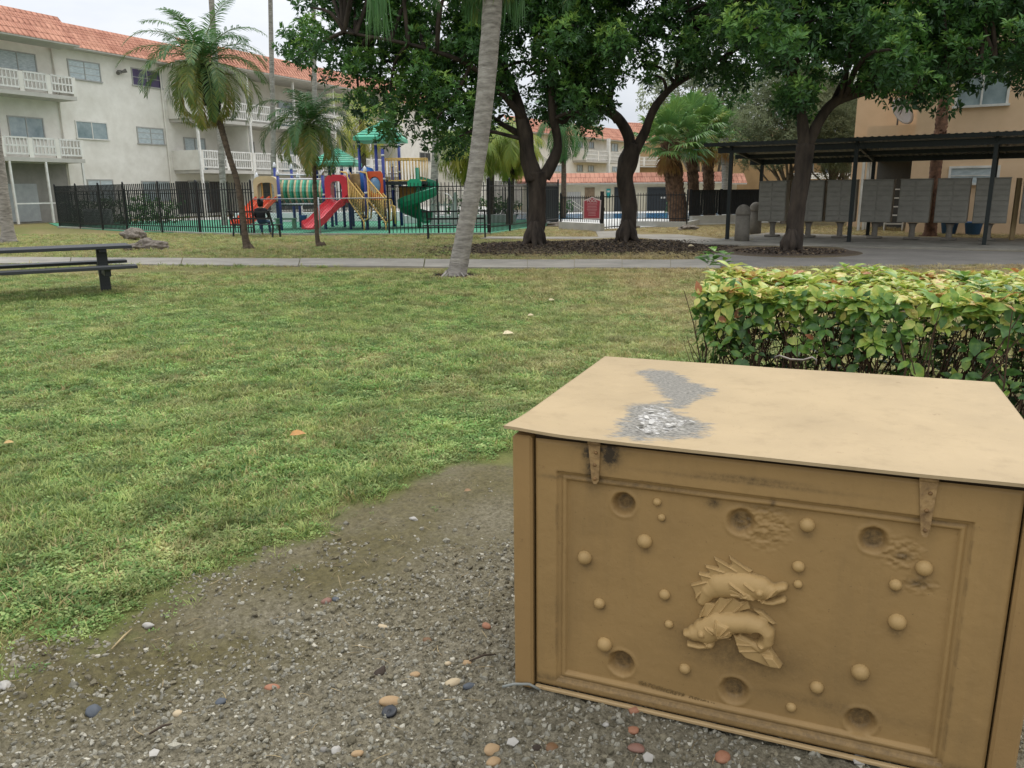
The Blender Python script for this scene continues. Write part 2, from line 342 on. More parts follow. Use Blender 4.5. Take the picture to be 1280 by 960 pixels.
def grass_mat(name,c1,c2,c3,dry=('ab9668','cbb98c')):
    M=bpy.data.materials.new(name); M.use_nodes=True; nt=M.node_tree; N=nt.nodes; L=nt.links; b=N['Principled BSDF']; b.inputs['Roughness'].default_value=.55; b.inputs['Specular IOR Level'].default_value=.3
    oi=N.new('ShaderNodeObjectInfo'); r=N.new('ShaderNodeValToRGB'); e=r.color_ramp.elements; e[0].color=lin(c1); e[1].color=lin(c3); q=e.new(.5); q.color=lin(c2); L.new(oi.outputs['Random'],r.inputs[0])
    geo=N.new('ShaderNodeNewGeometry'); n=N.new('ShaderNodeTexNoise'); n.inputs['Scale'].default_value=1.1; n.inputs['Detail'].default_value=5; L.new(geo.outputs['Position'],n.inputs['Vector'])
    sx=N.new('ShaderNodeSeparateXYZ'); L.new(geo.outputs['Position'],sx.inputs[0])
    def mr(s,a,b_,c,d):
        q=N.new('ShaderNodeMapRange'); q.inputs[1].default_value=a; q.inputs[2].default_value=b_; q.inputs[3].default_value=c; q.inputs[4].default_value=d; L.new(s,q.inputs[0]); return q.outputs[0]
    def ma(o,a,b_):
        q=N.new('ShaderNodeMath'); q.operation=o
        for i,s in enumerate((a,b_)):
            if isinstance(s,(int,float)): q.inputs[i].default_value=s
            else: L.new(s,q.inputs[i])
        return q.outputs[0]
    f=ma('ADD',ma('MULTIPLY',mr(sx.outputs[0],-1.5,3.5,0,1),mr(sx.outputs[1],3,9,0,.62)),mr(sx.outputs[1],11,17,0,.3)); f=ma('ADD',f,mr(n.outputs[0],.35,.72,-.38,.4))
    n3=N.new('ShaderNodeTexNoise'); n3.inputs['Scale'].default_value=45; n3.inputs['Detail'].default_value=2; L.new(geo.outputs['Position'],n3.inputs['Vector']); f=ma('ADD',f,mr(n3.outputs[0],.3,.7,-.25,.3))
    cl=N.new('ShaderNodeClamp'); L.new(f,cl.inputs[0]); f=cl.outputs[0]
    dr=N.new('ShaderNodeMix'); dr.data_type='RGBA'; dr.inputs[6].default_value=lin(dry[0]); dr.inputs[7].default_value=lin(dry[1]); L.new(oi.outputs['Random'],dr.inputs[0])
    mx=N.new('ShaderNodeMix'); mx.data_type='RGBA'; L.new(f,mx.inputs[0]); L.new(r.outputs[0],mx.inputs[6]); L.new(dr.outputs[2],mx.inputs[7])
    n2=N.new('ShaderNodeTexNoise'); n2.inputs['Scale'].default_value=2.6; n2.inputs['Detail'].default_value=6; L.new(geo.outputs['Position'],n2.inputs['Vector'])
    hs=N.new('ShaderNodeHueSaturation'); L.new(mx.outputs[2],hs.inputs['Color']); L.new(mr(n2.outputs[0],.3,.7,.68,1.25),hs.inputs['Value'])
    L.new(hs.outputs[0],b.inputs['Base Color']); tr=N.new('ShaderNodeBsdfTranslucent'); L.new(hs.outputs[0],tr.inputs[0]); ms=N.new('ShaderNodeMixShader'); ms.inputs[0].default_value=.35
    L.new(b.outputs[0],ms.inputs[1]); L.new(tr.outputs[0],ms.inputs[2]); L.new(ms.outputs[0],N['Material Output'].inputs[0]); return M
GG=grass_mat('grass_blades','5a7440','8a9f55','b5bd72'); GW=grass_mat('lawn_weeds','54783b','7a9f50','aec078'); GD=grass_mat('dry_grass','a8965f','c2b280','8f9a58')
protos=[]
def pm(V_,F_,mt):
    me=bpy.data.meshes.new('grass'); me.from_pydata(V_,[],F_); me.materials.append(mt); o=bpy.data.objects.new('grass',me); protos.append(o)
for k in range(5): V_,F_=blade_tuft(16,.043,.05,.0042,k,.95); pm(V_,F_,GG)
for k in range(3): V_,F_=weed(24,.016,.055,.03,20+k); pm(V_,F_,GW)
for k in range(2): V_,F_=blade_tuft(12,.04,.055,.0035,40+k,1.1); pm(V_,F_,GD)
def pts_band(y0,y1,dens,half=.78):
    A=half*(y1*y1-y0*y0); n=int(A*dens); y=np.sqrt(RS.uniform(y0*y0,y1*y1,n)); x=RS.uniform(-half,half,n)*y; return x,y
def keepf(x,y,edge):
    s=soil_sd(x,y); k=RS.uniform(size=x.shape)<np.clip((s+edge)/(.12),0,1)
    k&=~((x>-.1)&(x<6)&(y<6.9)&(soil_sd(x,y)<.15)); return k
def soilpts(n0,y0,y1):
    y=np.sqrt(RS.uniform(y0*y0,y1*y1,n0)); x=RS.uniform(-.8,.85,n0)*y; k=soil_sd(x,y)<.03; return x[k],y[k]
GA=[]
for y0,y1,de,sc in ((1.4,6,1250,.85),(6,11,620,1.05),(11,17,300,1.35)):
    x,y=pts_band(y0,y1,de); k=keepf(x,y,.02)
    if y1>15: k&=~((y>15.9)&(x>-14)&(y>16.0-.02*x-.0))&(((x+1.06)**2+(y-15)**2)>.2)
    x=x[k];y=y[k]; GA.append((x,y,sc*RS.uniform(.7,1.25,len(x))))
# beyond the path: thin and short
x,y=pts_band(17,34,45); px=x/y
k=np.ones(len(x),bool)
pp=[tuple(q[:2]) for q in (B0,B1,B2,B3,A3,A2,A1,A0)]
k&=~in_poly(x,y,pp)
paved=[tuple(g(*q)[:2]) for q in ((865,338),(870,322),(940,304),(960,292),(1340,298),(1700,300),(1700,350))]
k&=~in_poly(x,y,paved); m_=np.interp(x,[-20,-2,0,6,7,20],[0,0,1,1,1,0]); 
mulp=lambda x,y: np.clip(np.exp(-((x-.9)/2.6)**4-((y-21.9)/1.9)**4)+np.exp(-((x-4.2)/2.3)**4-((y-22.6)/2.2)**4)+1.2*np.exp(-((x-6.8)**2+(y-19.9)**2)/3.4),0,1)
k&=RS.uniform(size=x.shape)>mulp(x,y)*1.6
k&=~in_poly(x,y,[tuple(g(*q)[:2]) for q in ((600,300),(790,301),(905,308),(905,297),(850,293),(775,288),(740,289),(745,296),(600,296))])
# playground surface and everything behind the fence stays free
PLAY=[(-12.3,32.3),(-8,29.9),(-.6,30.2),(3.2,42),(3.6,60),(-40,60),(-40,52),(-22,39.8)]
k&=~in_poly(x,y,PLAY)&(y<33)
x=x[k];y=y[k]; GA.append((x,y,1.7*RS.uniform(.6,1.2,len(x))))
x=np.concatenate([a[0] for a in GA]);y=np.concatenate([a[1] for a in GA]);s_=np.concatenate([a[2] for a in GA]); n=len(x)
pn=fbm(x,y,1.3,3,51); ru=RS.uniform(size=n); kd=np.where(ru<np.clip((pn-.28)*2.,.15,.75),RS.randint(5,8,n),RS.randint(0,5,n)); kd=np.where(RS.uniform(size=n)<.08+.4*dryf(x,y),RS.randint(8,10,n),kd)
s_=s_*(.75+.5*fbm(x,y,2.5,3,61)); sdx=soil_sd(x,y); s_=np.where(sdx<.12,s_*.8,s_)
# a few sprouts creeping out over the soil
xs_,ys_=soilpts(700,1.6,4.2); q_=soil_sd(xs_,ys_); kk=(q_>-.35)&(RS.uniform(size=len(xs_))<.22+.6*(q_>-.12)); xs_=xs_[kk];ys_=ys_[kk]; x=np.concatenate([x,xs_]);y=np.concatenate([y,ys_]); s_=np.concatenate([s_,RS.uniform(.35,.8,len(xs_))]); kd=np.concatenate([kd,RS.randint(0,10,len(xs_))]); n=len(x)
rot=np.stack([RS.normal(0,.12,n),RS.normal(0,.12,n),RS.uniform(0,6.28,n)],1)
scatter('grass',np.stack([x,y,gz(x,y)-.004],1),rot,s_,kd,protos,GG,'short patchy green lawn grass mixed with small weeds','grass')
# ---------------------------------------------------------------- gravel
protos=[]
def rock_mesh(seed,sub=2,amp=.28,flat=.65,sharp=1.6):
    import bmesh
    bm=bmesh.new(); bmesh.ops.create_icosphere(bm,subdivisions=sub,radius=1); off=Vector((seed*3.1,seed*1.7,0))
    sx=random.uniform(.85,1.35)
    for v in bm.verts:
        k=1+amp*noise.noise(v.co*sharp+off)+amp*.4*noise.noise(v.co*sharp*2.7+off); v.co=Vector((v.co.x*k*sx,v.co.y*k,v.co.z*k*flat))
    me=bpy.data.meshes.new('stone'); bm.to_mesh(me); bm.free(); return me
stm=[mat('gravel_grey','a5a08f',.9,.25,14,.4,60,rnd=.35,spec=.2),mat('gravel_brown','88806a',.95,.25,14,.4,60,rnd=.4,spec=.15),mat('gravel_pale','bdb7a5',.85,.2,14,.3,60,rnd=.2,spec=.3)]
for k in range(9):
    me=rock_mesh(k,1,.5,.6,1.3); me.materials.append(stm[(0,1,1,0,1,0,2,0,1)[k]]); protos.append(bpy.data.objects.new('stone',me))
x,y=soilpts(62000,1.3,3.4); d=fbm(x,y,2.2,4,71)+.3*np.clip((3.3-y)/2,0,1)-.12; k=RS.uniform(size=len(x))<np.clip((d-.25)*3.2,.05,1); x=x[k];y=y[k]
x2,y2=soilpts(3500,3.2,6); x=np.concatenate([x,x2]);y=np.concatenate([y,y2])
n=len(x); s_=.0022+.0085*RS.uniform(size=n)**3.2+.0015*RS.uniform(size=n); kd=RS.randint(0,9,n)
xb,yb_=soilpts(1500,1.3,3.6); db=fbm(xb,yb_,2.5,3,77); kb=RS.uniform(size=len(xb))<np.clip((db-.38)*5,.08,1); xb=xb[kb];yb_=yb_[kb]; x=np.concatenate([x,xb]);y=np.concatenate([y,yb_]); s_=np.concatenate([s_,(.007+.012*RS.uniform(size=len(xb))**2)]); kd=np.concatenate([kd,np.array([0,1,2,4,5,7,8,1])[RS.randint(0,8,len(xb))]]); n=len(x)
scatter('gravel',np.stack([x,y,gz(x,y)-s_*.08],1),RS.uniform(0,6.28,(n,3))*[.2,.2,1],s_,kd,protos,stm[0],'loose grey and brown gravel on bare soil','gravel')
# dry bits of straw and grass stems on the soil
x,y=soilpts(900,1.3,3.6); protos=[]
for k in range(3):
    b=MB(); pts=[Vector((-.5+t,math.sin(t*3+k)*.13,.03+.05*math.sin(t*3.1))) for t in (0,.25,.5,.75,1)]; b.tube(pts,[.012,.02,.02,.016,.006],4); me=bpy.data.meshes.new('straw'); me.from_pydata(b.v,[],b.f); me.materials.append(mat('straw','9c8a66',.8,.2,10,rnd=.4)); protos.append(bpy.data.objects.new('straw',me))
n=len(x); scatter('dry_straw',np.stack([x,y,gz(x,y)+.003],1),np.stack([RS.normal(0,.15,n),RS.normal(0,.15,n),RS.uniform(0,6.28,n)],1),.02+.06*RS.uniform(size=n)**2,RS.randint(0,3,n),protos,MC['straw'],'scattered dry straw and stems on the bare soil','straw')
# individual pebbles: px, py, radius px, kind
pebm={'orange':mat('orange_pebble','9a745c',.75,.25,25,.15,80,c2='8a5436'),'tan':mat('tan_pebble','a38f73',.75,.2,25,.15,80,c2='94703f'),'cream':mat('cream_pebble','b9ab90',.75,.15,25,.15,80,c2='a58f6a'),
 'slate':mat('slate_pebble','50555a',.65,.15,25,.1,80),'brown':mat('brown_pebble','7d5c3c',.6,.25,25,.2,80),'white':mat('white_chip','aaa59b',.6,.12,20,.1,80),'red':mat('red_pebble','8b6656',.65,.2,25,.2,80),'grey':mat('grey_stone','8f8a80',.85,.2,20,.3,80),'dark':mat('dark_clod','453a30',.95,.2,20,.4,80)}
PB=[(408,750,9,'red','flat reddish pebble near the lawn edge'),(420,748,6,'slate','small bluish stone touching the reddish pebble'),(479,781,6,'cream','thin cream chip north of the brown pebble'),(534,796,8,'brown','brown round pebble in mossy soil'),
(608,783,7,'orange','small orange pebble nearest the left side of the tan box'),(583,825,8,'tan','yellow tan pebble between the small orange one and the dark blue one'),(560,829,5,'cream','little pale pebble beside the yellow tan pebble'),(519,841,7,'tan','squarish tan pebble west of the cream and dark pair'),
(566,850,10,'cream','cream yellow pebble touching a dark blue pebble'),(586,855,9,'slate','dark blue pebble touching a cream yellow pebble'),(488,874,13,'tan','broad tan pebble lying against the black plastic cap'),(340,855,10,'orange','lone orange brown pebble in the middle of the gravel'),
(222,888,8,'cream','rounded cream pebble on the left gravel'),(117,885,12,'slate','elongated grey slate pebble at the far left'),(275,873,9,'slate','flat bluish slate pebble left of the orange brown one'),(7,857,8,'white','flat whitish stone at the left edge of the gravel'),
(615,935,13,'tan','upper of two tan pebbles stacked close in the front gravel'),(617,951,12,'tan','lower of two tan pebbles close together in the front gravel'),(689,930,13,'brown','brown lumpy pebble in front of the box corner'),(670,934,8,'dark','dark pebble just left of the brown lumpy one'),
(447,945,7,'tan','little tan pebble at the bottom of the gravel'),(421,936,10,'white','whitish angular stone left of the little tan pebble'),(793,890,9,'orange','orange pebble just below the cream stone by the box base'),(805,882,10,'cream','cream stone closest to the base of the box front'),
(791,913,11,'orange','rust orange pebble second below the cream stone'),(795,935,11,'red','reddish half buried pebble third in line below the box front'),(903,945,14,'orange','wide flat orange pebble in front of the box'),(758,905,6,'white','small bluish white pebble left of the orange ones'),
(475,838,9,'dark','dark earthy clod near the squarish tan pebble'),(404,936,6,'grey','grey stone next to the whitish angular stone'),(186,783,6,'white','small white chip on the lawn edge'),(517,649,5,'white','white chip at the top of the bare soil')]
for q,(px,py,r,kd_,lb) in enumerate(PB):
    c=g(px,py); rr=r*c.length/1000*.95; me=rock_mesh(50+q,3,.16 if kd_ in('orange','tan','cream','slate','brown','red') else .35,random.uniform(.55,.7),1.1); me.materials.append(pebm[kd_])
    me.polygons.foreach_set('use_smooth',[True]*len(me.polygons)); o=bpy.data.objects.new('pebble',me); COL.objects.link(o); zz=float(gz(c.x,c.y)); o.location=(c.x,c.y-rr*.1,zz+rr*.08); o.scale=(rr,rr*.8,rr*.9); o.rotation_euler=(random.uniform(-.2,.2),random.uniform(-.2,.2),random.uniform(-1,1))
    tag(o,lb,'pebble','loose pebbles on the bare soil')
def shard(px,py,w,h,lb,ang=0):
    c=g(px,py); s=c.length/1000; b=MB(); r_=random.Random(px); pl=[(-w*s*.5,-h*s*.4,0),(w*s*.1,-h*s*.6,0),(w*s*.5,h*s*.1,0),(w*s*.1,h*s*.6,0),(-w*s*.4,h*s*.3,0)]; b.prism(pl,(0,0,.004)); o=b.build('plaster_chip',pebm['white']); o.location=(c.x,c.y,float(gz(c.x,c.y))+.012); o.rotation_euler=(.3,.15,ang); tag(o,lb,'chip')
shard(641,933,18,12,'white sharp chip right of the two tan pebbles'); shard(810,952,18,14,'flat white square chip in front of the box',.4); shard(1074,953,22,14,'white triangular chip against the box base at right',.2); shard(193,944,14,10,'pale chip on the left gravel',.7)
c=g(487,890); b=MB(); b.lathe((0,0,0),[(.001,.004),(.006,.005),(.0075,.009),(.011,.008),(.017,.010),(.022,.010),(.024,.006),(.023,0)],24); o=b.build('plastic_cap',mat('black_plastic','26282b',.45,.1),smooth=True); o.location=(c.x,c.y,float(gz(c.x,c.y))+.008); o.rotation_euler=(.15,-.1,0); tag(o,'round black plastic cap lying in the gravel','plastic cap')
for (x0,y0,x1,y1,lb) in ((187,922,216,909,'dark thin stick on the left gravel'),(140,815,165,790,'tan dry stem at the lawn edge'),(587,830,620,822,'black thin twig near the tan box')):
    a=g(x0,y0);c=g(x1,y1); b=MB(); b.tube([a+Vector((0,0,.012)),(a+c)/2+Vector((.004,.006,.018)),c+Vector((0,0,.012))],[.003,.004,.002],6); tag(b.build('twig',mat('twig_bark','4a3d30',.9,.2,20) if 'tan' not in lb[:4] else MC['straw'],smooth=True),lb,'twig')
a=g(628,862);c=g(676,864); b=MB(); b.tube([a+Vector((0,0,.01)),a.lerp(c,.3)+Vector((0,0,.022)),a.lerp(c,.7)+Vector((0,0,.024)),c+Vector((0,0,.004))],.0045,8); tag(b.build('cable',mat('grey_cable','8e9088',.6,.15,20),smooth=True),'pale grey cable end poking from gravel at the box corner','cable')
def fallen(px,py,sz,hexc,lb,z=.03):
    c=g(px,py,z); s=sz*c.length/1000; C=np.array([[c.x-s*.5,c.y,z+.005]]); V_,F_=leaf_arrays(C,np.array([[1,.35,.25]]),np.array([[.2,-.3,1]]),np.array([s]),np.array([s*.3]),fold=.35,full=True,droop=.25); o=arr_mesh('fallen_leaf',V_,F_,mat('leaf_'+hexc,hexc,.6,.2,30),smooth=True); tag(o,lb,'leaf','fallen leaves on the lawn')
fallen(372,545,20,'b98748','curled orange brown leaf on the lawn',.04); fallen(636,418,15,'d9c9a0','pale cream leaf on the lawn left of the hedge',.04); fallen(664,395,9,'cdbb90','tiny pale leaf on the lawn beyond the cream one',.04); fallen(690,376,9,'d2c29a','small pale leaf nearest the leaning palm',.03); fallen(585,615,10,'8a6a45','brown leaf on the lawn edge above the soil',.03); fallen(10,555,10,'b99a60','yellow leaf at the left edge of the lawn',.03); fallen(865,308,9,'c9b890','pale dry leaf under the trees',.05)
# ================================================================ TAN BOX
A=Vector((0,2.28,0)); U=Vector((.928,-.373,0)).normalized(); Nn=Vector((-U.y,U.x,0))
BW=1.385; BD=1.07; BH=.845
def fuv(px,py,off=0.0):
    d=ray(px,py); o=Vector((0,0,H)); t=((A+Nn*off-o).dot(Nn))/d.dot(Nn); p=o+d*t; return ((p-A).dot(U),p.z)
paint_f=None
def box_mat(name,c,darkc='3a3022'):
    M=bpy.data.materials.new(name); M.use_nodes=True; nt=M.node_tree; N=nt.nodes; L=nt.links; b=N['Principled BSDF']; b.inputs['Roughness'].default_value=.62; b.inputs['Specular IOR Level'].default_value=.35
    tc=N.new('ShaderNodeTexCoord'); P_=tc.outputs['Object']
    def nz(s,d=6,r=.6,st=(1,1,1)):
        mp=N.new('ShaderNodeMapping'); mp.inputs['Scale'].default_value=st; L.new(P_,mp.inputs[0]); n=N.new('ShaderNodeTexNoise'); n.inputs['Scale'].default_value=s; n.inputs['Detail'].default_value=d; n.inputs['Roughness'].default_value=r; L.new(mp.outputs[0],n.inputs['Vector']); return n.outputs[0]
    def mr(s,a,b_,c_,d):
        q=N.new('ShaderNodeMapRange'); q.inputs[1].default_value=a; q.inputs[2].default_value=b_; q.inputs[3].default_value=c_; q.inputs[4].default_value=d; L.new(s,q.inputs[0]); return q.outputs[0]
    def mix(f,a,b_):
        m=N.new('ShaderNodeMix'); m.data_type='RGBA'; L.new(f,m.inputs[0])
        for k,s in ((6,a),(7,b_)):
            if isinstance(s,tuple): m.inputs[k].default_value=s
            else: L.new(s,m.inputs[k])
        return m.outputs[2]
    c0=lin(c); c1=tuple(x*.84 for x in c0[:3])+(1,); col=mix(mr(nz(2.2,7),.35,.65,0,1),c0,c1)
    # vertical rain streaks and fine specks of dirt
    col=mix(mr(nz(9,6,.7,(1,1,.12)),.52,.8,0,.32),col,lin('6d5a3c')); col=mix(mr(nz(95,3,.8),.67,.74,0,.55),col,lin(darkc)); col=mix(mr(nz(17,5,.75),.66,.72,0,.4),col,lin('6b4c2e')); col=mix(mr(nz(5,6,.7),.56,.8,0,.35),col,tuple(min(1,x*1.25) for x in c0[:3])+(1,))
    a=N.new('ShaderNodeAttribute'); a.attribute_name='darkening'; f=N.new('ShaderNodeMath'); f.operation='MULTIPLY'; L.new(a.outputs['Fac'],f.inputs[0]); L.new(mr(nz(60,5,.8),.3,.62,.12,1),f.inputs[1]); col=mix(f.outputs[0],col,lin(darkc))
    L.new(col,b.inputs['Base Color']); bp=N.new('ShaderNodeBump'); bp.inputs['Strength'].default_value=.28; bp.inputs['Distance'].default_value=.004; L.new(nz(55,6,.65),bp.inputs['Height']); L.new(bp.outputs[0],b.inputs['Normal']); return M
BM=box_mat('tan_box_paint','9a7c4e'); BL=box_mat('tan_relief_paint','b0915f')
root=empty('utility_box',A,math.atan2(U.y,U.x),'tan painted utility box with two relief fish, round bumps and holes on its door','utility box')
# local frame: x = along the front, y = into the box, z = up
pxm=lambda px,py:(Vector(fuv(px+1,py)+(0,))-Vector(fuv(px,py)+(0,))).length
BUB=[(821,628,5),(826.7,647.5,4.7),(805.4,677,9.3),(730.4,697.5,8.7),(748.8,755,6.8),(830.4,744,6.8),(836,781,5.4),(755.4,806,9),(855.8,836.7,6.9),(988.8,885,6.4),(1009,656.7,9.8),(998,708.8,8),(997.5,731,5.8),(1155.4,710.8,11.5),(1119.6,731.7,8.4),(1121.7,778,12),(1075.4,840.8,11.7),(1021,860,8.7)]
HOL=[(776.7,634,14,.03),(925,657,17,.018),(774,835,15,.03),(916,869.6,17,.022),(1092,680,18,.02),(1075.5,909,18.5,.026)]
u0_,u1_=.070,1.318; z0_,z1_=.022,.838
iu0=fuv(695,700)[0]; iu1=fuv(1213,700)[0]; izt=fuv(693,586)[1]; izt2=fuv(1215,657)[1]; IZ1=(izt+izt2)/2; IZ0=.046
hs=.0031; nu=int((u1_-u0_)/hs); nz_=int((z1_-z0_)/hs); uu=np.linspace(u0_,u1_,nu); zz=np.linspace(z0_,z1_,nz_); UU,ZZ=np.meshgrid(uu,zz)
dI=np.minimum(np.minimum(UU-iu0,iu1-UU),np.minimum(ZZ-IZ0,IZ1-ZZ))   # >0 inside the recess
def sst(x,a,b): t=np.clip((x-a)/(b-a),0,1); return t*t*(3-2*t)
dep=.010*sst(dI,0,.003)+.005*sst(dI,.009,.012)-.006*sst(dI,.014,.017)+.012*sst(dI,.026,.031)
# slightly rounded outer arris of the door
dO=np.minimum(np.minimum(UU-u0_,u1_-UU),np.minimum(ZZ-z0_,z1_-ZZ)); dep+=.006*(1-sst(dO,0,.008))
darkening=np.zeros_like(UU); dep+= (fbm(UU,ZZ,4,3,2)-.5)*.003+(fbm(UU,ZZ,40,3,5)-.5)*.0012
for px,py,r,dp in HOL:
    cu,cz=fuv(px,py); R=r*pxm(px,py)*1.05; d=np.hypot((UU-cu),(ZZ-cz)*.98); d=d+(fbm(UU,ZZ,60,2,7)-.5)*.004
    w=1-sst(d,R*.62,R*1.08); dep+=w*dp-.002*np.exp(-((d-R*1.15)/.006)**2); darkening=np.maximum(darkening,(1-sst(d,R*.45,R*1.0))*.8)  # darker towards the middle of each hole
def dark_spot(px,py,rx,ry,s):
    global darkening
    cu,cz=fuv(px,py); k=pxm(px,py); darkening=np.maximum(darkening,s*np.exp(-((UU-cu)/(rx*k))**2-((ZZ-cz)/(ry*k))**2))
for px,py,r in BUB: dark_spot(px,py+r*1.3,r*.8,r*.9,.75)  # darker spot just below each bump
for q in ((738,590,8,22,1.2),(762,568,12,16,1.9),(750,562,26,6,1.4),(733,566,6,10,1.5),(742,600,14,10,.8),(890,632,10,8,.9),(960,640,40,5,.45),(1130,700,10,5,1.),(1150,735,16,6,.8),(925,825,75,26,.62),(800,610,80,4,.6),(1170,655,40,3,.7),(1040,890,120,10,.4),(870,800,35,18,.5),(965,632,4,9,.9),(935,604,120,3,.6),(940,600,60,4,.7),(700,598,30,3,.5)): dark_spot(*q)  # smears by the left hinge, stain below the fish, other dark spots
darkening=np.maximum(darkening,.55*(1-sst(ZZ,IZ0,IZ0+.03))*sst(ZZ,IZ0-.01,IZ0)); darkening=np.maximum(darkening,.4*(1-sst(ZZ,z0_,z0_+.04)))  # darker along the recess bottom and the foot of the door
darkening=np.maximum(darkening,.35*np.exp(-(dI/.004)**2)*(fbm(UU,ZZ,20,2,3)>.5))  # darker in broken lines along the recess edge
# rough repaired patches
for px,py,rx,ry in ((955,662,36,34),(1128,697,30,26),(1150,738,26,14)):
    cu,cz=fuv(px,py); k=pxm(px,py); w=np.clip(1.3-((UU-cu)/(rx*k))**2-((ZZ-cz)/(ry*k))**2,0,1); dep+=w*(fbm(UU,ZZ*1.6,70,3,13)-.5)*.013
Vp=np.stack([UU,dep+.004,ZZ],-1).reshape(-1,3); i=(np.arange(nz_-1)[:,None]*nu+np.arange(nu-1)[None,:]).ravel(); Fp=np.stack([i,i+1,i+nu+1,i+nu],1)
door=arr_mesh('door',Vp,Fp,BM,root,True,dict(darkening=darkening.ravel()))
# bumps
for px,py,r in BUB:
    cu,cz=fuv(px,py,.02); R=r*pxm(px,py); b=MB(); vs=[];fs=[]
    for a in range(9):
        t=a/8*math.pi/2
        for k in range(20): p=2*math.pi*k/20; vs.append((cu+R*math.cos(t)*math.cos(p),.0245-R*.95*math.sin(t),cz+R*math.cos(t)*math.sin(p)))
    for a in range(8):
        for k in range(20): fs.append((a*20+k,a*20+(k+1)%20,a*20+20+(k+1)%20,a*20+20+k))
    b.add(vs,fs); b.build('bump',BL,door,True)
# fish reliefs --------------------------------------------------
def fz(x,y): return fuv(840+x/5.65,680+y/5.65,.02)
kz=pxm(920,760)/5.65
def relief(name,cap,fins,ribs,holes,cuts,base,label):
    pts=[fz(*c[:2]) for c in cap]+[fz(*q) for f in fins for q in f[0]]
    a0=min(p[0] for p in pts)-.03;a1=max(p[0] for p in pts)+.03;b0=min(p[1] for p in pts)-.03;b1=max(p[1] for p in pts)+.03
    h_=.0011; nu=int((a1-a0)/h_); nv=int((b1-b0)/h_); X_,Z_=np.meshgrid(np.linspace(a0,a1,nu),np.linspace(b0,b1,nv)); Hh=np.full(X_.shape,-1.)
    for poly,hh in fins:
        pl=[fz(*q) for q in poly]; s=poly_sd(X_,Z_,pl); Hh=np.maximum(Hh,np.where(s<0,hh*np.clip(-s/.003,0,1)**.5,-1))
    for (x0,y0,x1,y1,w,hh) in ribs:
        d,t=seg_d(X_,Z_,fz(x0,y0),fz(x1,y1)); W_=w*kz*(1-.5*t); Hh=np.where((d<W_)&(Hh>0),np.maximum(Hh,Hh+hh*np.sqrt(np.clip(1-(d/W_)**2,0,1))),Hh)
    body=np.full(X_.shape,-1.)
    for j in range(len(cap)-1):
        (x0,y0,ra,ha),(x1,y1,rb,hb)=cap[j],cap[j+1]
        if ra is None or rb is None: continue
        d,t=seg_d(X_,Z_,fz(x0,y0),fz(x1,y1)); R=(ra*(1-t)+rb*t)*kz; hh=(ha*(1-t)+hb*t); body=np.maximum(body,np.where(d<R,hh*np.sqrt(np.clip(1-(d/R)**2,0,1)),-1))
    Hh=np.maximum(Hh,body)
    for poly,hh in base:
        pl=[fz(*q) for q in poly]; s=poly_sd(X_,Z_,pl); Hh=np.where(s<0,np.maximum(Hh,Hh*0+np.maximum(Hh,0)+hh*np.clip(-s/.004,0,1)**.5),Hh)
    for (x0,y0,x1,y1,w,hh) in cuts:
        d,t=seg_d(X_,Z_,fz(x0,y0),fz(x1,y1)); W_=w*kz; Hh=np.where(d<W_*2,Hh+hh*np.exp(-(d/W_*1.3)**2),Hh)
    for (x0,y0,r,hh) in holes:
        cx,cz=fz(x0,y0); d=np.hypot(X_-cx,Z_-cz); Hh=np.where(d<r*kz,Hh+hh*np.sqrt(np.clip(1-(d/(r*kz))**2,0,1)),Hh)
    for _ in range(2): # soften
        Hs=Hh.copy(); Hs[1:-1,1:-1]=(Hh[1:-1,1:-1]*4+Hh[:-2,1:-1]+Hh[2:,1:-1]+Hh[1:-1,:-2]+Hh[1:-1,2:])/8; Hh=np.where(Hh>0,np.maximum(Hs,.0005),Hh)
    ok=Hh>0; i=(np.arange(nv-1)[:,None]*nu+np.arange(nu-1)[None,:]).ravel(); Fp=np.stack([i,i+1,i+nu+1,i+nu],1); okf=ok.ravel()[Fp].any(1); Fp=Fp[okf]
    dd=np.where(ok,Hh,-.002); V_=np.stack([X_,.0222-dd,Z_],-1).reshape(-1,3); us=np.unique(Fp); re=np.full(len(V_),-1); re[us]=np.arange(len(us))
    di=np.clip(.35-(dd/.03),0,.4).ravel()[us]  # darker towards the low edges of the fish
    o=arr_mesh(name,V_[us],re[Fp],BL,door,True,dict(darkening=di)); return tag(o,label)
upper=[(215,400,40,.014),(265,330,65,.022),(340,290,95,.028),(440,285,102,.03),(540,292,100,.03),(620,310,92,.029),(685,328,66,.026),(735,312,36,.024),(790,298,30,.022),(790,300,None,None),(640,400,20,.018),(710,408,24,.02),(785,388,26,.02)]
relief('fish_relief',upper,[([(250,400),(165,392),(162,350),(150,318),(132,286),(185,268),(208,258),(186,200),(240,203),(266,200),(232,148),(290,158),(332,165),(296,93),(345,116),(408,150),(424,142),(402,84),(450,118),(500,152),(570,190),(500,260),(300,290)],.008),([(420,245),(470,285),(560,330),(600,380),(430,350),(500,345),(425,310),(500,320),(410,250)],.032)],
 [(300,95,460,190,7,.006),(402,88,545,188,7,.006),(232,150,370,195,7,.006),(188,205,300,235,7,.006),(135,288,260,260,7,.006),(160,385,235,300,7,.006)],
 [(625,320,26,.010),(618,388,14,.008)],
 [(668,385,790,345,12,-.02),(520,255,580,300,8,.007),(415,250,520,325,8,.007),(425,335,530,345,8,.006),(420,290,510,335,5,-.004),(640,400,740,300,6,.007)],
 [],'upper of the two relief fish, facing right with spiky dorsal fin')
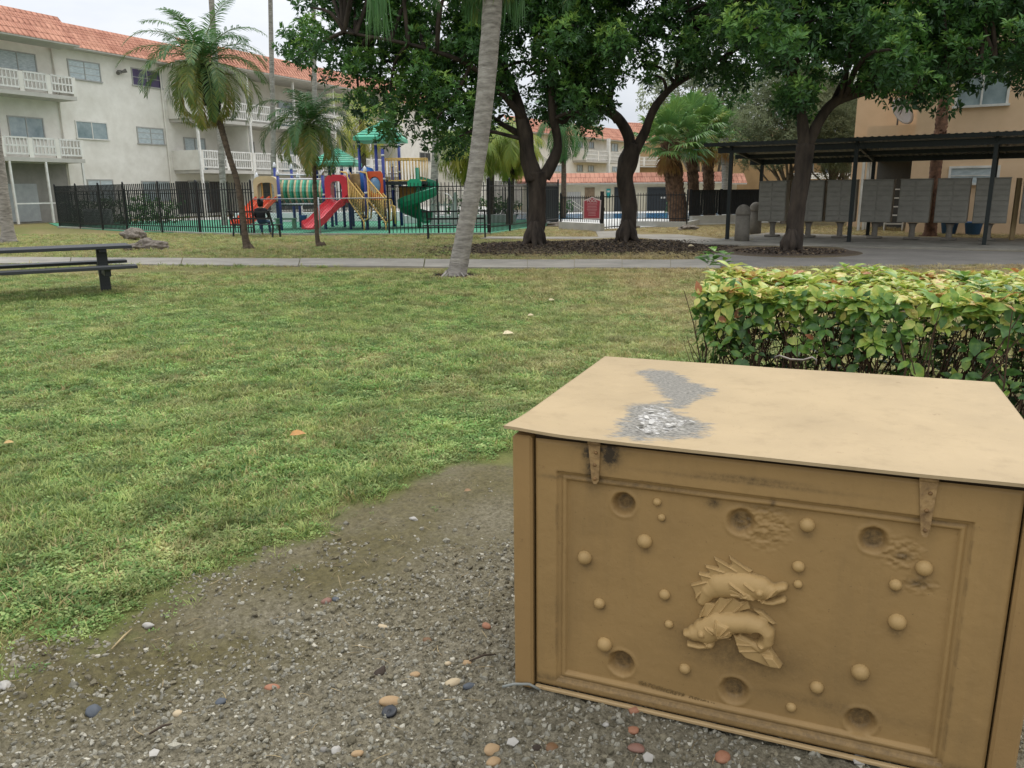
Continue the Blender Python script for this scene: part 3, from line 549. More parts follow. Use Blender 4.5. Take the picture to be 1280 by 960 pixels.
lower=[(105,625,30,.022),(165,625,62,.028),(240,612,100,.033),(330,562,106,.036),(430,545,86,.038),(530,545,84,.038),(610,570,80,.036),(665,620,62,.034),(668,680,52,.032),(620,720,44,.028),(560,690,30,.02),(480,640,20,.014),(480,640,None,None),(125,700,22,.02),(195,712,26,.022),(270,700,34,.024)]
relief('fish_relief',lower,[([(190,500),(240,400),(300,410),(345,355),(380,375),(430,360),(480,395),(540,385),(560,450),(480,470),(260,500),(195,515)],.012),([(430,620),(600,700),(700,735),(780,855),(700,860),(600,820),(520,790),(470,740)],.018),([(560,450),(640,470),(740,570),(700,560),(640,520)],.01)],
 [(200,510,240,405,7,.006),(250,500,340,365,7,.006),(340,470,430,370,7,.006),(430,480,530,390,7,.006),(430,620,620,700,8,.006),(460,690,600,700,6,.005),(480,740,640,735,6,.005)],
 [(215,605,26,.009),(240,690,18,.008),(608,628,44,-.022)],
 [(95,665,235,692,12,-.022),(320,660,430,660,10,-.008),(330,600,320,510,7,.008),(345,605,400,545,7,.008),(350,615,415,590,7,.007),(300,600,245,560,6,.007),(330,620,420,630,7,.006),(560,655,640,700,10,.008)],
 [([(640,760),(720,770),(785,855),(690,840)],.012),([(325,610),(250,552),(300,560),(318,503),(352,522),(412,545),(398,590),(432,622),(420,682),(372,672),(335,645)],.007)],'lower of the two relief fish, facing left with curled tail')
# faint cast lettering, raised but toned darker for the shade of engraving
cu=bpy.data.curves.new('lettering','FONT'); cu.body='GATCONCRETE  DESIGNS'; cu.size=.0235; cu.extrude=.0012; cu.shear=.25; cu.space_character=1.08
tx=bpy.data.objects.new('lettering',cu); COL.objects.link(tx); tu,tz=fuv(797,853,.02); tu2,tz2=fuv(893,882,.02)
me=bpy.data.meshes.new_from_object(tx); COL.objects.unlink(tx); tx=bpy.data.objects.new('cast_lettering',me); COL.objects.link(tx); me.materials.clear(); me.materials.append(mat('lettering_shade','80683f',.8,.2,30)); tx.parent=door
tw=max(v.co.x for v in me.vertices); sc=math.hypot(tu2-tu,tz2-tz)/tw; tx.scale=(sc,sc,1); tx.rotation_euler=(math.pi/2,-math.atan2(tz2-tz,tu2-tu)*0,0); tx.location=(tu,.0212,tz-.005); tx.rotation_euler=Matrix.Rotation(0,3,'Z').to_euler() if False else (math.pi/2,-(math.atan2(tz2-tz,tu2-tu)),0)
# posts, sides, base lip
BP=box_mat('tan_post_paint','98794c')
b=MB(); b.box((.031,.02,BH/2),(.062,.05,BH),bev=.007); b.build('corner_post',BP,root,False)
b=MB(); b.box((BW-.031,.02,BH/2),(.062,.05,BH),bev=.007); b.build('corner_post',BP,root,False)
b=MB(); b.box((.02,BD/2+.03,BH/2),(.03,BD-.06,BH-.01),bev=.004); b.box((BW-.02,BD/2+.03,BH/2),(.03,BD-.06,BH-.01),bev=.004); b.box((BW/2,BD-.0,BH/2),(BW-.01,.03,BH-.014),bev=.004); b.build('side_panel',BP,root)
b=MB(); b.box((BW/2,.12,BH/2),(BW-.06,.02,BH-.01)); b.box((BW/2,.03,BH-.012),(BW-.13,.012,.02)); b.build('inner_frame',mat('gap_shade','4a3b27',.9),root)  # strip under the lid tinted dark brown, the gap's shade in its colour
b=MB(); b.box((BW/2,.004,.012),(u1_-u0_,.016,.012),bev=.003); b.build('base_lip',box_mat('lit_lip_paint','ad9268'),root)  # lighter strip puts the top-lit lower lip into its colour
# hinges
galv=mat('painted_hinge','a98a5c',.55,.25,30,.2,120,c2='6b5234')
def hinge(pt,pb,wt,wb):
    a=fuv(*pt,0); c=fuv(*pb,0); k=pxm(*pt); h=empty('hinge',(0,0,0)); h.parent=root
    w0=wt*k/2; w1=wb*k/2; b=MB(); y0=.0015
    dx=0; b.prism([(a[0]-w0,y0,a[1]),(c[0]-w1,y0+.001,c[1]+w1*.4),(c[0]-w1*.4,y0,c[1]-w1*.6),(c[0]+w1*.4,y0,c[1]-w1*.6),(c[0]+w1,y0+.001,c[1]+w1*.4),(a[0]+w0,y0,a[1])],(0,-.004,0))
    b.build('strap',galv,h)
    b=MB(); b.tube([(a[0]-w0,-.004,a[1]+.004),(a[0]+w0,-.004,a[1]+.004)],.006,10); b.build('knuckle',galv,h,True)
    for t in (.22,.55,.92):
        q=(a[0]+(c[0]-a[0])*t+(.25*w0 if t<.3 else 0),a[1]+(c[1]-a[1])*t); b=MB(); b.tube([(q[0],.0,q[1]),(q[0],-.006,q[1])],[.0062,.0045],10); b.build('screw',mat('rusty_screw','8c6a40',.6,.3,60),h,True)
hinge((743,555),(744,602),15,9); hinge((1161,601),(1156,668),24,11)
# lid -----------------------------------------------------------
def luv(px,py):
    p=g(px,py,BH+.022); q=p-A; return (q.dot(U),q.dot(Nn))
lx0,lx1,ly0,ly1=-.018,BW+.03,-.024,BD+.03
n1_,n2_=320,240; XX,YY=np.meshgrid(np.linspace(lx0,lx1,n1_),np.linspace(ly0,ly1,n2_))
P1=[luv(*q) for q in ((795,463),(806,474),(818,486),(828,497),(838,512),(858,512),(872,500),(893,494),(902,487),(880,482),(862,472),(840,464),(812,460))]
P2=[luv(*q) for q in ((765,545),(770,530),(782,520),(775,510),(792,504),(815,502),(832,500),(848,512),(862,520),(885,528),(892,540),(868,546),(830,549),(800,550))]
P3=[luv(*q) for q in ((788,538),(795,524),(800,509),(815,506),(838,511),(845,520),(868,528),(845,537),(815,543))]
s1=np.minimum(poly_sd(XX,YY,P1),poly_sd(XX,YY,P2))-.008+(fbm(XX*.5+YY,YY*1.3-XX*.6,34,4,3)-.5)*.09; s3=poly_sd(XX,YY,P3)+(fbm(XX,YY,30,3,8)-.5)*.05
grey=(1-sst(s1,-.05,.04))*.84; fl=(1-sst(s3,-.015,.02))*.82
zt=BH+.022+.010*np.exp(-((XX-lx0)/.12)**2-((YY-ly0)/.10)**2)-.004*np.sin((XX-lx0)/1.4*math.pi)*np.exp(-((YY-ly0)/.2)**2)+(fbm(XX,YY,2.5,2,4)-.5)*.004
zt+= -grey*.0015+fl*((fbm(XX,YY*1.5,20,3,5)>.55)*.004+(fbm(XX,YY,45,2,5)-.5)*.004)
def lid_mat():
    M=box_mat('tan_lid_paint','ae9874'); nt=M.node_tree; N=nt.nodes; L=nt.links; b=N['Principled BSDF']; b.inputs['Roughness'].default_value=.5; old=b.inputs['Base Color'].links[0].from_socket
    tc=N.new('ShaderNodeTexCoord')
    def nz(s,d,r,st=(1,1,1)):
        mp=N.new('ShaderNodeMapping'); mp.inputs['Scale'].default_value=st; L.new(tc.outputs['Object'],mp.inputs[0]); n=N.new('ShaderNodeTexNoise'); n.inputs['Scale'].default_value=s; n.inputs['Detail'].default_value=d; n.inputs['Roughness'].default_value=r; L.new(mp.outputs[0],n.inputs['Vector']); return n.outputs[0]
    def mixa(an,thr,base,c0,c1,sc,soft):
        a=N.new('ShaderNodeAttribute'); a.attribute_name=an; s=N.new('ShaderNodeMath'); s.operation='ADD'; L.new(a.outputs['Fac'],s.inputs[0]); L.new(nz(sc,6,.75,(1,2.2,1)),s.inputs[1]); q=N.new('ShaderNodeMapRange'); q.inputs[1].default_value=thr; q.inputs[2].default_value=thr+soft; L.new(s.outputs[0],q.inputs[0])
        r=N.new('ShaderNodeValToRGB'); r.color_ramp.elements[0].position=.36; r.color_ramp.elements[0].color=lin(c0); r.color_ramp.elements[1].position=.6; r.color_ramp.elements[1].color=lin(c1); L.new(nz(75,5,.7,(1,2.5,1)),r.inputs[0])
        m=N.new('ShaderNodeMix'); m.data_type='RGBA'; L.new(q.outputs[0],m.inputs[0]); L.new(base,m.inputs[6]); L.new(r.outputs[0],m.inputs[7]); return m.outputs[2]
    c=mixa('grey',.86,old,'45423c','928d82',60,.4); c=mixa('flake',1.31,c,'3a352f','c9c5bd',22,.04); L.new(c,b.inputs['Base Color']); return M
th=.009
Vt=np.stack([XX,YY,zt],-1).reshape(-1,3); Vb=Vt-[0,0,th]; i=(np.arange(n2_-1)[:,None]*n1_+np.arange(n1_-1)[None,:]).ravel(); Ft=np.stack([i,i+1,i+n1_+1,i+n1_],1); nb=len(Vt)
ed=list(range(n1_))+[r*n1_+n1_-1 for r in range(1,n2_)]+[(n2_-1)*n1_+c for c in range(n1_-2,-1,-1)]+[r*n1_ for r in range(n2_-2,0,-1)]
ed=np.array(ed); e2=np.roll(ed,-1); Fs=np.stack([ed+nb,e2+nb,e2,ed],1); Fa=np.concatenate([Ft,Ft[:,::-1]+nb,Fs])
lid=arr_mesh('lid',np.concatenate([Vt,Vb]),Fa,lid_mat(),root,False,dict(grey=np.tile(grey.ravel(),2),flake=np.tile(fl.ravel(),2),darkening=np.zeros(2*nb)))
lid.data.polygons.foreach_set('use_smooth',np.concatenate([np.ones(len(Ft)*2,bool),np.zeros(len(Fs),bool)]))
# curled flakes of paint standing up in the worn patch
b=MB(); rf=random.Random(5)
for k in range(22):
    px,py=rf.uniform(785,868),rf.uniform(505,543); q=luv(px,py)
    if not in_poly(q[0],q[1],P3): continue
    s=rf.uniform(.004,.014); a=rf.uniform(0,6.28); pl=[Vector((math.cos(a+t)*s*rf.uniform(.5,1.2),math.sin(a+t)*s*rf.uniform(.5,1.2),0)) for t in (0,1.3,2.5,3.8,5)]
    tl=Matrix.Rotation(rf.uniform(-.5,.5),3,'X')@Matrix.Rotation(rf.uniform(-.5,.5),3,'Y'); b.prism([Vector((q[0],q[1],BH+.0275))+tl@v for v in pl],(0,0,.0008))
b.build('paint_flakes',mat('paint_flake','c2beb5',.7,.12,30),lid)
# wire handle at the back edge
h1=luv(969,452);h2=luv(1019,460); z=BH+.02; b=MB(); b.tube([(h1[0],h1[1],z),(h1[0],h1[1],z+.022),(h1[0]+.015,h1[1],z+.028),((h1[0]+h2[0])/2-.02,h1[1],z+.015),((h1[0]+h2[0])/2+.03,h1[1],z+.016),(h2[0]-.015,h1[1],z+.029),(h2[0],h1[1],z+.02),(h2[0],h1[1],z)],.0042,8); b.build('handle',mat('steel_wire','8a8378',.35,.2,30,metal=.6),lid,True)
# ================================================================ HEDGE
hr=empty('hedge',(1.27,5.13,0),math.atan2(U.y,U.x),'clipped hedge with yellow green leaves behind the tan box','hedge')
HL=5.2; HD=1.3
def hz(u,v): return .90+.06*(fbm(u,v,1.8,3,5)-.5)*2
tw=MB(); rr=random.Random(9)
for k in range(620):
    u=rr.uniform(-.0,HL); v=rr.uniform(.08,HD-.08)if rr.random()<.6 else rr.choice((.1,HD-.1,.15)); t=rr.uniform(.55,.92); p=Vector((u,v,0)); pts=[p]; a=rr.uniform(0,6.28); le=rr.uniform(.02,.10)
    for j in range(1,5): pts.append(p+Vector((math.cos(a)*le*j+rr.uniform(-.02,.02),math.sin(a)*le*j*.8+rr.uniform(-.02,.02),t*j/4)))
    w=rr.uniform(.003,.0085); tw.tube(pts,[w,w*.9,w*.75,w*.6,w*.35],5,cap=False)
    if rr.random()<.8:
        q=pts[2]; a2=rr.uniform(0,6.28); tw.tube([q,q+Vector((math.cos(a2)*.1,math.sin(a2)*.1,.12)),q+Vector((math.cos(a2)*.16,math.sin(a2)*.16,.28))],[w*.6,w*.5,w*.2],4,cap=False)
for (u,v) in ((-.0,.2),(1.2,-.02),(2.0,-.04),(2.4,0)):
    tw.tube([(u,v,0),(u-.04,v-.02,.25),(u-.02,v-.03,.5),(u-.08,v,.72)],[.01,.009,.007,.003],6,cap=False)
tw.build('branches',mat('hedge_branch','5f4a39',.9,.25,12,.3,60),hr,True)
def leaf_ramp_mat(name,stops,rough=.45,trans=.3,bump=.0,spec=.4,obj_noise=14):
    M=bpy.data.materials.new(name); M.use_nodes=True; nt=M.node_tree; N=nt.nodes; L=nt.links; b=N['Principled BSDF']; b.inputs['Roughness'].default_value=rough; b.inputs['Specular IOR Level'].default_value=spec
    a=N.new('ShaderNodeAttribute'); a.attribute_name='lv'; n=N.new('ShaderNodeTexNoise'); n.inputs['Scale'].default_value=obj_noise; tc=N.new('ShaderNodeTexCoord'); L.new(tc.outputs['Object'],n.inputs['Vector']); q=N.new('ShaderNodeMapRange'); q.inputs[3].default_value=-.12; q.inputs[4].default_value=.12; q.inputs[1].default_value=.3; q.inputs[2].default_value=.7; L.new(n.outputs[0],q.inputs[0])
    s=N.new('ShaderNodeMath'); s.operation='ADD'; L.new(a.outputs['Fac'],s.inputs[0]); L.new(q.outputs[0],s.inputs[1]); r=N.new('ShaderNodeValToRGB'); e=r.color_ramp.elements; e[0].position=stops[0][0]; e[0].color=lin(stops[0][1]); e[1].position=stops[-1][0]; e[1].color=lin(stops[-1][1])
    for p,c in stops[1:-1]: z=e.new(p); z.color=lin(c)
    L.new(s.outputs[0],r.inputs[0]); L.new(r.outputs[0],b.inputs['Base Color']); tr=N.new('ShaderNodeBsdfTranslucent'); L.new(r.outputs[0],tr.inputs[0]); ms=N.new('ShaderNodeMixShader'); ms.inputs[0].default_value=trans; L.new(b.outputs[0],ms.inputs[1]); L.new(tr.outputs[0],ms.inputs[2]); L.new(ms.outputs[0],N['Material Output'].inputs[0]); return M
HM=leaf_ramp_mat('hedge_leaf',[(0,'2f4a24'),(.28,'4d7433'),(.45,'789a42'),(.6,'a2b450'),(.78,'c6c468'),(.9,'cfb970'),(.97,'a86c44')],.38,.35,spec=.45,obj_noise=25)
# rosettes: top surface dense, side faces sparser to the bottom
cs=[]
def ros(u,v,z,out,tone,sz,nl):
    cs.append((u,v,z,out,tone,sz,nl))
for k in range(2600):
    u=rr.uniform(-.06,HL); v=rr.uniform(-.04,HD+.04); z=float(hz(u,v))-rr.random()**2*.10+rr.uniform(-.01,.03); ros(u,v,z,(0,0,1),rr.gauss(.68,.13),rr.uniform(.5,1.25),rr.randint(4,6))
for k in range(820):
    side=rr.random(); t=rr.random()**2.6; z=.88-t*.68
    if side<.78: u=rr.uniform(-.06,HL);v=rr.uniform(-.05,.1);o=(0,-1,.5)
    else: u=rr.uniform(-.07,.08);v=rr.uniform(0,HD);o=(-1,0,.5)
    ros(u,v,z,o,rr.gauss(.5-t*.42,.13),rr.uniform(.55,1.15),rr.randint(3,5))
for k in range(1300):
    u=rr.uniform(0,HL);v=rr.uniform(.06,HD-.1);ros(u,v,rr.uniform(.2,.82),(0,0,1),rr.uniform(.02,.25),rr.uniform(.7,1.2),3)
for k in range(60): u=rr.uniform(0,HL);v=rr.uniform(0,HD);ros(u,v,float(hz(u,v))+rr.uniform(.03,.07),(0,0,1),rr.gauss(.6,.2),1.15,4)
C=[];D=[];NN=[];LL=[];TT=[]
for (u,v,z,o,tone,sz,nl) in cs:
    o=Vector(o).normalized(); a0=rr.uniform(0,6.28)
    t1=o.orthogonal().normalized(); t2=o.cross(t1)
    for j in range(nl):
        a=a0+j*2.4+rr.uniform(-.4,.4); d=(t1*math.cos(a)+t2*math.sin(a))+o*rr.uniform(.1,.9)+Vector((0,0,rr.uniform(-.35,.15))); d.normalize()
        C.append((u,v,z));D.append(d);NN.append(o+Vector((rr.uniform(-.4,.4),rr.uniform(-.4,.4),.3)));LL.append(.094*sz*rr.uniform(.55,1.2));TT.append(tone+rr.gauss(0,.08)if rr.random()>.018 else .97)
C=np.array(C);D=np.array([tuple(q) for q in D]);NN=np.array([tuple(q) for q in NN]);LL=np.array(LL)
V_,F_=leaf_arrays(C+D*.012,D,NN,LL,LL*RS.uniform(.22,.32,len(LL)),fold=.3,full=True,droop=.22)
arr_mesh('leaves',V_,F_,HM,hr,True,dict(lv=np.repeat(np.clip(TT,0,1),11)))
# taller loose shoots at the left end and on the right
sr=MB(); C=[];D=[];NN=[];LL=[];TT=[]
for (px,py,Y_,top) in ((893,330,6.3,.13),(885,332,6.4,.10),(1225,362,4.9,.05),(905,330,6.2,.1),(1205,352,5.2,.04)):
    p=at(px,py,Y_); 
    for k in range(8):
        a=k*2.4; d=Vector((math.cos(a),math.sin(a),rr.uniform(.0,.7))); C.append(tuple(p+Vector((0,0,k*top/8))));D.append(tuple(d));NN.append((0,0,1));LL.append(rr.uniform(.08,.13));TT.append(rr.uniform(.2,.42))
V_,F_=leaf_arrays(np.array(C),np.array(D),np.array(NN),np.array(LL),np.array(LL)*.28,fold=.3,full=True,droop=.2)
o=arr_mesh('shoot_leaves',V_,F_,HM,None,True,dict(lv=np.repeat(TT,11))); o.parent=hr; o.matrix_parent_inverse=(Matrix.Translation(hr.location)@Matrix.Rotation(hr.rotation_euler.z,4,'Z')).inverted()
# ================================================================ BIG TREES
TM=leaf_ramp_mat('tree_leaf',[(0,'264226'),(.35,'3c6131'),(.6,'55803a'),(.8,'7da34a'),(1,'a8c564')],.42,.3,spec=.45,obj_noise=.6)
bark=mat('dark_bark','4c4238',.95,.25,4,1.,16,c2='1f1a16',stretch=(1,1,.3))
def rosettes(P_,AX,nl,ln,wd,tone,spread=.8,full=False):
    n=len(P_); AX=norm(AX); t1=norm(np.cross(AX,unit_rand(n))); t2=np.cross(AX,t1); C=[];D=[];Nn_=[];T=[]
    a0=RS.uniform(0,6.28,n)
    for j in range(nl):
        a=(a0+j*6.283/nl+RS.normal(0,.25,n))[:,None]; el=RS.uniform(.1,.9,n)[:,None]
        d=(t1*np.cos(a)+t2*np.sin(a))*spread+AX*el; C.append(P_);D.append(d);Nn_.append(AX+unit_rand(n)*.35);T.append(tone+RS.normal(0,.06,n))
    C=np.concatenate(C);D=norm(np.concatenate(D));Nn_=np.concatenate(Nn_);T=np.concatenate(T); L_=ln*RS.uniform(.65,1.2,len(C)); C=C+D*(ln*.15)
    V_,F_=leaf_arrays(C,D,Nn_,L_,L_*wd,fold=.3,full=full,droop=.12); return V_,F_,np.repeat(np.clip(T,0,1),11 if full else 4)
def crown(name,parent,cl,dens,nl,ln,wd,mt,tone0=.35,squash=.8,loc=None,lv=(.35,.35)):
    P_=[];AX=[];T=[]
    for (p,r,tb) in cl:
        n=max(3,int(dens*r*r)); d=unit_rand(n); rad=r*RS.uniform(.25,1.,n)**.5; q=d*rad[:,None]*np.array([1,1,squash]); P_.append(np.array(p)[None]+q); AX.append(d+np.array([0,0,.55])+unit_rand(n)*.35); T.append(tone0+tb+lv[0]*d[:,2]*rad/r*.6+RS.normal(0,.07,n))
    P_=np.concatenate(P_);AX=np.concatenate(AX);T=np.concatenate(T)
    V_,F_,t=rosettes(P_,AX,nl,ln,wd,T); o=arr_mesh(name,V_-(np.array(loc) if loc is not None else 0),F_,mt,parent,False,dict(lv=t)); return o
def smooth_path(pts,n=5):
    pts=[Vector(p) for p in pts]; o=[]
    for i in range(len(pts)-1):
        p0=pts[max(i-1,0)];p1=pts[i];p2=pts[i+1];p3=pts[min(i+2,len(pts)-1)]
        for k in range(n):
            t=k/n; o.append(.5*((2*p1)+(p2-p0)*t+(2*p0-5*p1+4*p2-p3)*t*t+(3*p1-p0-3*p2+p3)*t**3))
    o.append(pts[-1]); return o
def limb(b,spec,Yf,n=10,jit=.22):
    """spec: (px,py,width_px,dY)"""
    pts=[];rs=[]
    for (px,py,w,dy) in spec: p=at(px,py,Yf+dy); pts.append(p); rs.append(w*.31*Yf/1000)
    sp=smooth_path(pts,5); rr_=[rs[min(int(i/5),len(rs)-1)]*(1-(i%5)/5)+rs[min(int(i/5)+1,len(rs)-1)]*((i%5)/5) for i in range(len(sp))]
    b.tube(sp,rr_,n,jit=jit); return sp
def samp(poly,n,Y0,dY,r0,r1,inset=0,seed=0):
    r=random.Random(seed); xs=[p[0] for p in poly]; ys=[p[1] for p in poly]; out=[]
    while len(out)<n:
        x=r.uniform(min(xs),max(xs)); y=r.uniform(min(ys),max(ys)); Yv=Y0+max(-2,min(2,r.gauss(0,.75)))*dY; rad=r.uniform(r0,r1); pr=rad*.6*1000/Yv*.8
        if in_poly([x],[y],poly)[0] and in_poly([x],[min(y+pr,max(ys)-1)],poly)[0]: out.append((at(x,y,Yv),rad,r.gauss(0,.07)))
    return out
def big_tree(base,Yf,trunk,limbs,polys,label,seed,thick=.95):
    loc=g(*base); root=empty('shade_tree',loc,0,label,'tree','broad shade trees between the lawn and the pool'); b=MB(); lp=[]
    limb(b,trunk,Yf,16,.3)
    # root flare
    rr_=random.Random(seed); w0=trunk[0][2]*.32*Yf/1000
    for k in range(8):
        a=k*.785+rr_.uniform(-.3,.3); d=Vector((math.cos(a),math.sin(a),0)); p=Vector(loc); l=w0*rr_.uniform(1.25,2.1)
        b.tube(smooth_path([p+d*w0*.25+Vector((0,0,w0*2.2)),p+d*w0*.62+Vector((0,0,w0*.8)),p+d*l*.6+Vector((0,0,.08)),p+d*l+Vector((rr_.uniform(-.1,.1),0,-.05))],5),[w0*(.06+.09*i) for i in range(5)]+[w0*(.40-.05*i) for i in range(5)]+[w0*(.17-.02*i) for i in range(5)]+[w0*.06],7,jit=.3)
    for l in limbs: lp+=limb(b,l,Yf,9,.25)[4:]
    cl=[]
    for q,(poly,n,dY,r0,r1) in enumerate(polys): cl+=samp(poly,n,Yf,dY,r0,r1,0,seed+q)
    # one branch reaching into every fourth clump
    for k,(p,r,t) in enumerate(cl):
        if k%3: continue
        s=min(lp,key=lambda q:(q-p).length+.4*abs(q.z-p.z)*(q.z>p.z)); d=(p-s).length
        if d>6: continue
        m_=(s+p)/2+Vector((rr_.uniform(-.3,.3),rr_.uniform(-.3,.3),.12*d)); b.tube(smooth_path([s,m_,p],3),[.06,.055,.05,.045,.04,.03,.015],5,cap=False)
    b.v=[tuple(Vector(v)-Vector(loc)) for v in b.v]; b.build('trunk',bark,root,True)
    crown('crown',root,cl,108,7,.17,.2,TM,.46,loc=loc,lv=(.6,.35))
    return root
T1P=[([(362,62),(372,85),(402,80),(408,112),(452,120),(440,146),(472,142),(484,192),(520,176),(546,206),(562,216),(582,192),(602,182),(642,192),(650,152),(700,152),(742,172),(765,120),(780,0),(780,-90),(400,-90),(380,0)],380,1.5,.35,.62),([(400,-90),(780,-90),(760,-260),(640,-330),(500,-300),(420,-200)],70,1.8,.6,.9)]
T2P=[([(700,150),(738,168),(746,132),(764,100),(786,78),(806,96),(828,116),(850,92),(880,124),(922,132),(950,122),(966,60),(970,-90),(700,-90)],240,1.4,.35,.6),([(700,-90),(970,-90),(940,-250),(800,-300),(700,-220)],45,1.6,.6,.9)]
T3P=[([(905,-60),(905,40),(962,70),(968,138),(988,166),(1010,134),(1050,96),(1066,72),(1082,98),(1112,134),(1150,132),(1182,142),(1196,98),(1216,116),(1240,92),(1262,98),(1276,118),(1300,108),(1420,90),(1420,-90),(905,-90)],430,1.5,.32,.58),([(905,-90),(1420,-90),(1380,-300),(1150,-380),(950,-260)],80,1.8,.6,.9)]
big_tree((668,309),23,[(669,316,44,0),(669,300,36,0),(671,270,33,0),(672,240,35,0),(672,215,42,0)],
 [[(668,225,36,0),(660,195,30,0),(655,160,27,0),(640,110,22,.3),(610,40,15,.6),(590,-60,9,.8)],[(680,222,26,0),(694,195,22,0),(697,175,17,0),(690,140,15,-.2),(688,80,13,-.4),(690,0,9,-.6),(700,-120,6,-.8)],[(655,170,14,0),(640,162,12,.3),(620,150,9,.6),(585,120,7,1),(540,90,5,1.2),(450,60,4,1.4)],[(655,150,14,0),(600,90,10,-1),(530,60,7,-1.6),(430,40,4,-2)]],
 T1P,'broad dark trunked tree, leftmost of the three, forking low behind the leaning palm',3)
big_tree((783,304),24.3,[(784,310,40,0),(785,298,33,0),(786,270,30,0),(784,240,32,0),(781,218,34,0),(786,200,34,0),(792,180,30,0)],
 [[(786,198,26,0),(786,172,24,0),(772,148,19,0),(748,136,15,-.2),(722,141,11,-.4),(703,153,8,-.5),(694,146,6,-.6)],[(772,152,16,0),(762,130,14,0),(765,105,11,.2),(760,60,8,.4),(750,0,6,.6)],[(794,190,22,0),(806,164,18,0),(820,132,15,0),(845,105,12,.2),(885,82,10,.4),(930,50,7,.6),(950,-20,4,.8)],[(845,105,9,.2),(850,60,7,-.4),(860,0,5,-.8),(850,-100,3,-1)]],
 T2P,'gnarled dark tree with two spreading limbs, standing in the middle beside the pool gate',13)
big_tree((988,317),19.7,[(987,322,42,0),(990,308,34,0),(994,280,30,0),(998,250,31,0),(1003,215,32,0),(1007,180,32,0)],
 [[(1006,185,26,0),(1003,160,22,0),(1001,140,17,0),(985,90,11,.4),(970,20,8,.6),(960,-100,5,.8)],[(1009,182,22,0),(1022,155,20,0),(1040,130,18,0),(1066,118,17,0),(1095,110,15,.2),(1120,90,12,.4),(1160,50,9,.5),(1220,0,7,.6),(1280,-80,4,.7)],[(1040,130,12,0),(1060,80,9,.7),(1070,0,7,1),(1080,-120,4,1.2)],[(1095,112,9,0),(1150,95,7,-.5),(1210,80,5,-1),(1290,60,3,-1.2)]],
 T3P,'dark forked tree in front of the mailbox shelter, rightmost of the three',23)
# ================================================================ PALMS
FM=leaf_ramp_mat('frond_leaf',[(0,'6b5a30'),(.12,'a39147'),(.25,'7f8d45'),(.45,'4f7040'),(.7,'46713a'),(1,'6f9650')],.45,.3,spec=.4,obj_noise=1)
FY=leaf_ramp_mat('yellow_frond_leaf',[(0,'a39147'),(.3,'b9b04e'),(.6,'8fa04a'),(1,'6f9050')],.45,.4,spec=.35,obj_noise=1)
pbark=mat('palm_bark_grey','aaa399',.9,.2,4,1.,18,c2='69635b',stretch=(1,1,4)); pdark=mat('palm_bark_brown','6a5c4c',.95,.3,8,.9,25,c2='3a3129',stretch=(1,1,2)); boot=mat('palm_boot','2b2723',.95,.3,10,.9,30)
stem_m=mat('frond_stem','7c8a4c',.6,.2,6)
def frond_arrays(base,az,el,ln,droop,leaf,nl=34,wd=.045,tone=.6,vee=.5,hang=.35):
    """one pinnate frond along a drooping arc"""
    h=Vector((math.cos(az),math.sin(az),0)); p=Vector(base); e=el; pts=[p.copy()]; n=12; ds=ln/n
    for i in range(n):
        e-=droop/n*(1+i*.1); p=p+(h*math.cos(e)+Vector((0,0,math.sin(e))))*ds; pts.append(p.copy())
    C=[];D=[];Nn_=[];LL_=[]
    for k in range(nl):
        t=.12+.88*k/(nl-1); i=min(int(t*n),n-1); q=pts[i].lerp(pts[i+1],t*n-i); tg=(pts[i+1]-pts[i]).normalized(); sd=h.cross(Vector((0,0,1))); upv=sd.cross(tg)
        l=leaf*(math.sin(math.pi*min(1,.12+.82*t))**.6)
        for s in (-1,1):
            d=tg*(.45+.35*t)+sd*s*.85+upv*vee*random.uniform(.2,1)+Vector((0,0,-hang*random.uniform(.6,1.5))); C.append(q);D.append(d);Nn_.append(upv);LL_.append(l*random.uniform(.85,1.1))
    C=np.array([tuple(c) for c in C]);D=np.array([tuple(c) for c in D]);Nn_=np.array([tuple(c) for c in Nn_]);LL_=np.array(LL_)
    # each leaflet: two segments, second one bending down
    D=norm(D); R=norm(np.cross(D,Nn_)); W_=np.full((len(C),1),wd/2); L1=LL_[:,None]
    mid=C+D*L1*.55; D2=norm(D+np.array([0,0,-.55*(.5+hang)])); tip=mid+D2*L1*.45
    V_=np.stack([C-R*W_*.5,C+R*W_*.5,mid+R*W_,mid-R*W_,tip],1).reshape(-1,3); b=np.arange(len(C))[:,None]*5
    F_=np.concatenate([b+[0,1,2],b+[0,2,3],b+[3,2,4]]); tn=np.clip(tone+RS.normal(0,.06,len(C)),0,1); return V_,F_,np.repeat(tn,5),pts
def pinnate_crown(root,base,fr,leafm,ln,leaf,nl=34,wd=.045,name='crown',loc=None,vee=.5,stem=.02,hang=.35):
    Vs=[];Fs=[];Ts=[];n=0; sb=MB()
    for (az,el,l,droop,tone) in fr:
        V_,F_,t,pts=frond_arrays(base,az,el,ln*l,droop,leaf,nl,wd,tone,vee,hang); Vs.append(V_);Fs.append(F_+n);Ts.append(t);n+=len(V_)
        sb.tube(pts,[stem*(1-.8*i/len(pts)) for i in range(len(pts))],5,cap=False)
    o=arr_mesh(name,np.concatenate(Vs)-np.array(loc),np.concatenate(Fs),leafm,root,False,dict(lv=np.concatenate(Ts)))
    sb.v=[tuple(Vector(v)-Vector(loc)) for v in sb.v]; s=sb.build('frond_stems',stem_m,root,True); return o
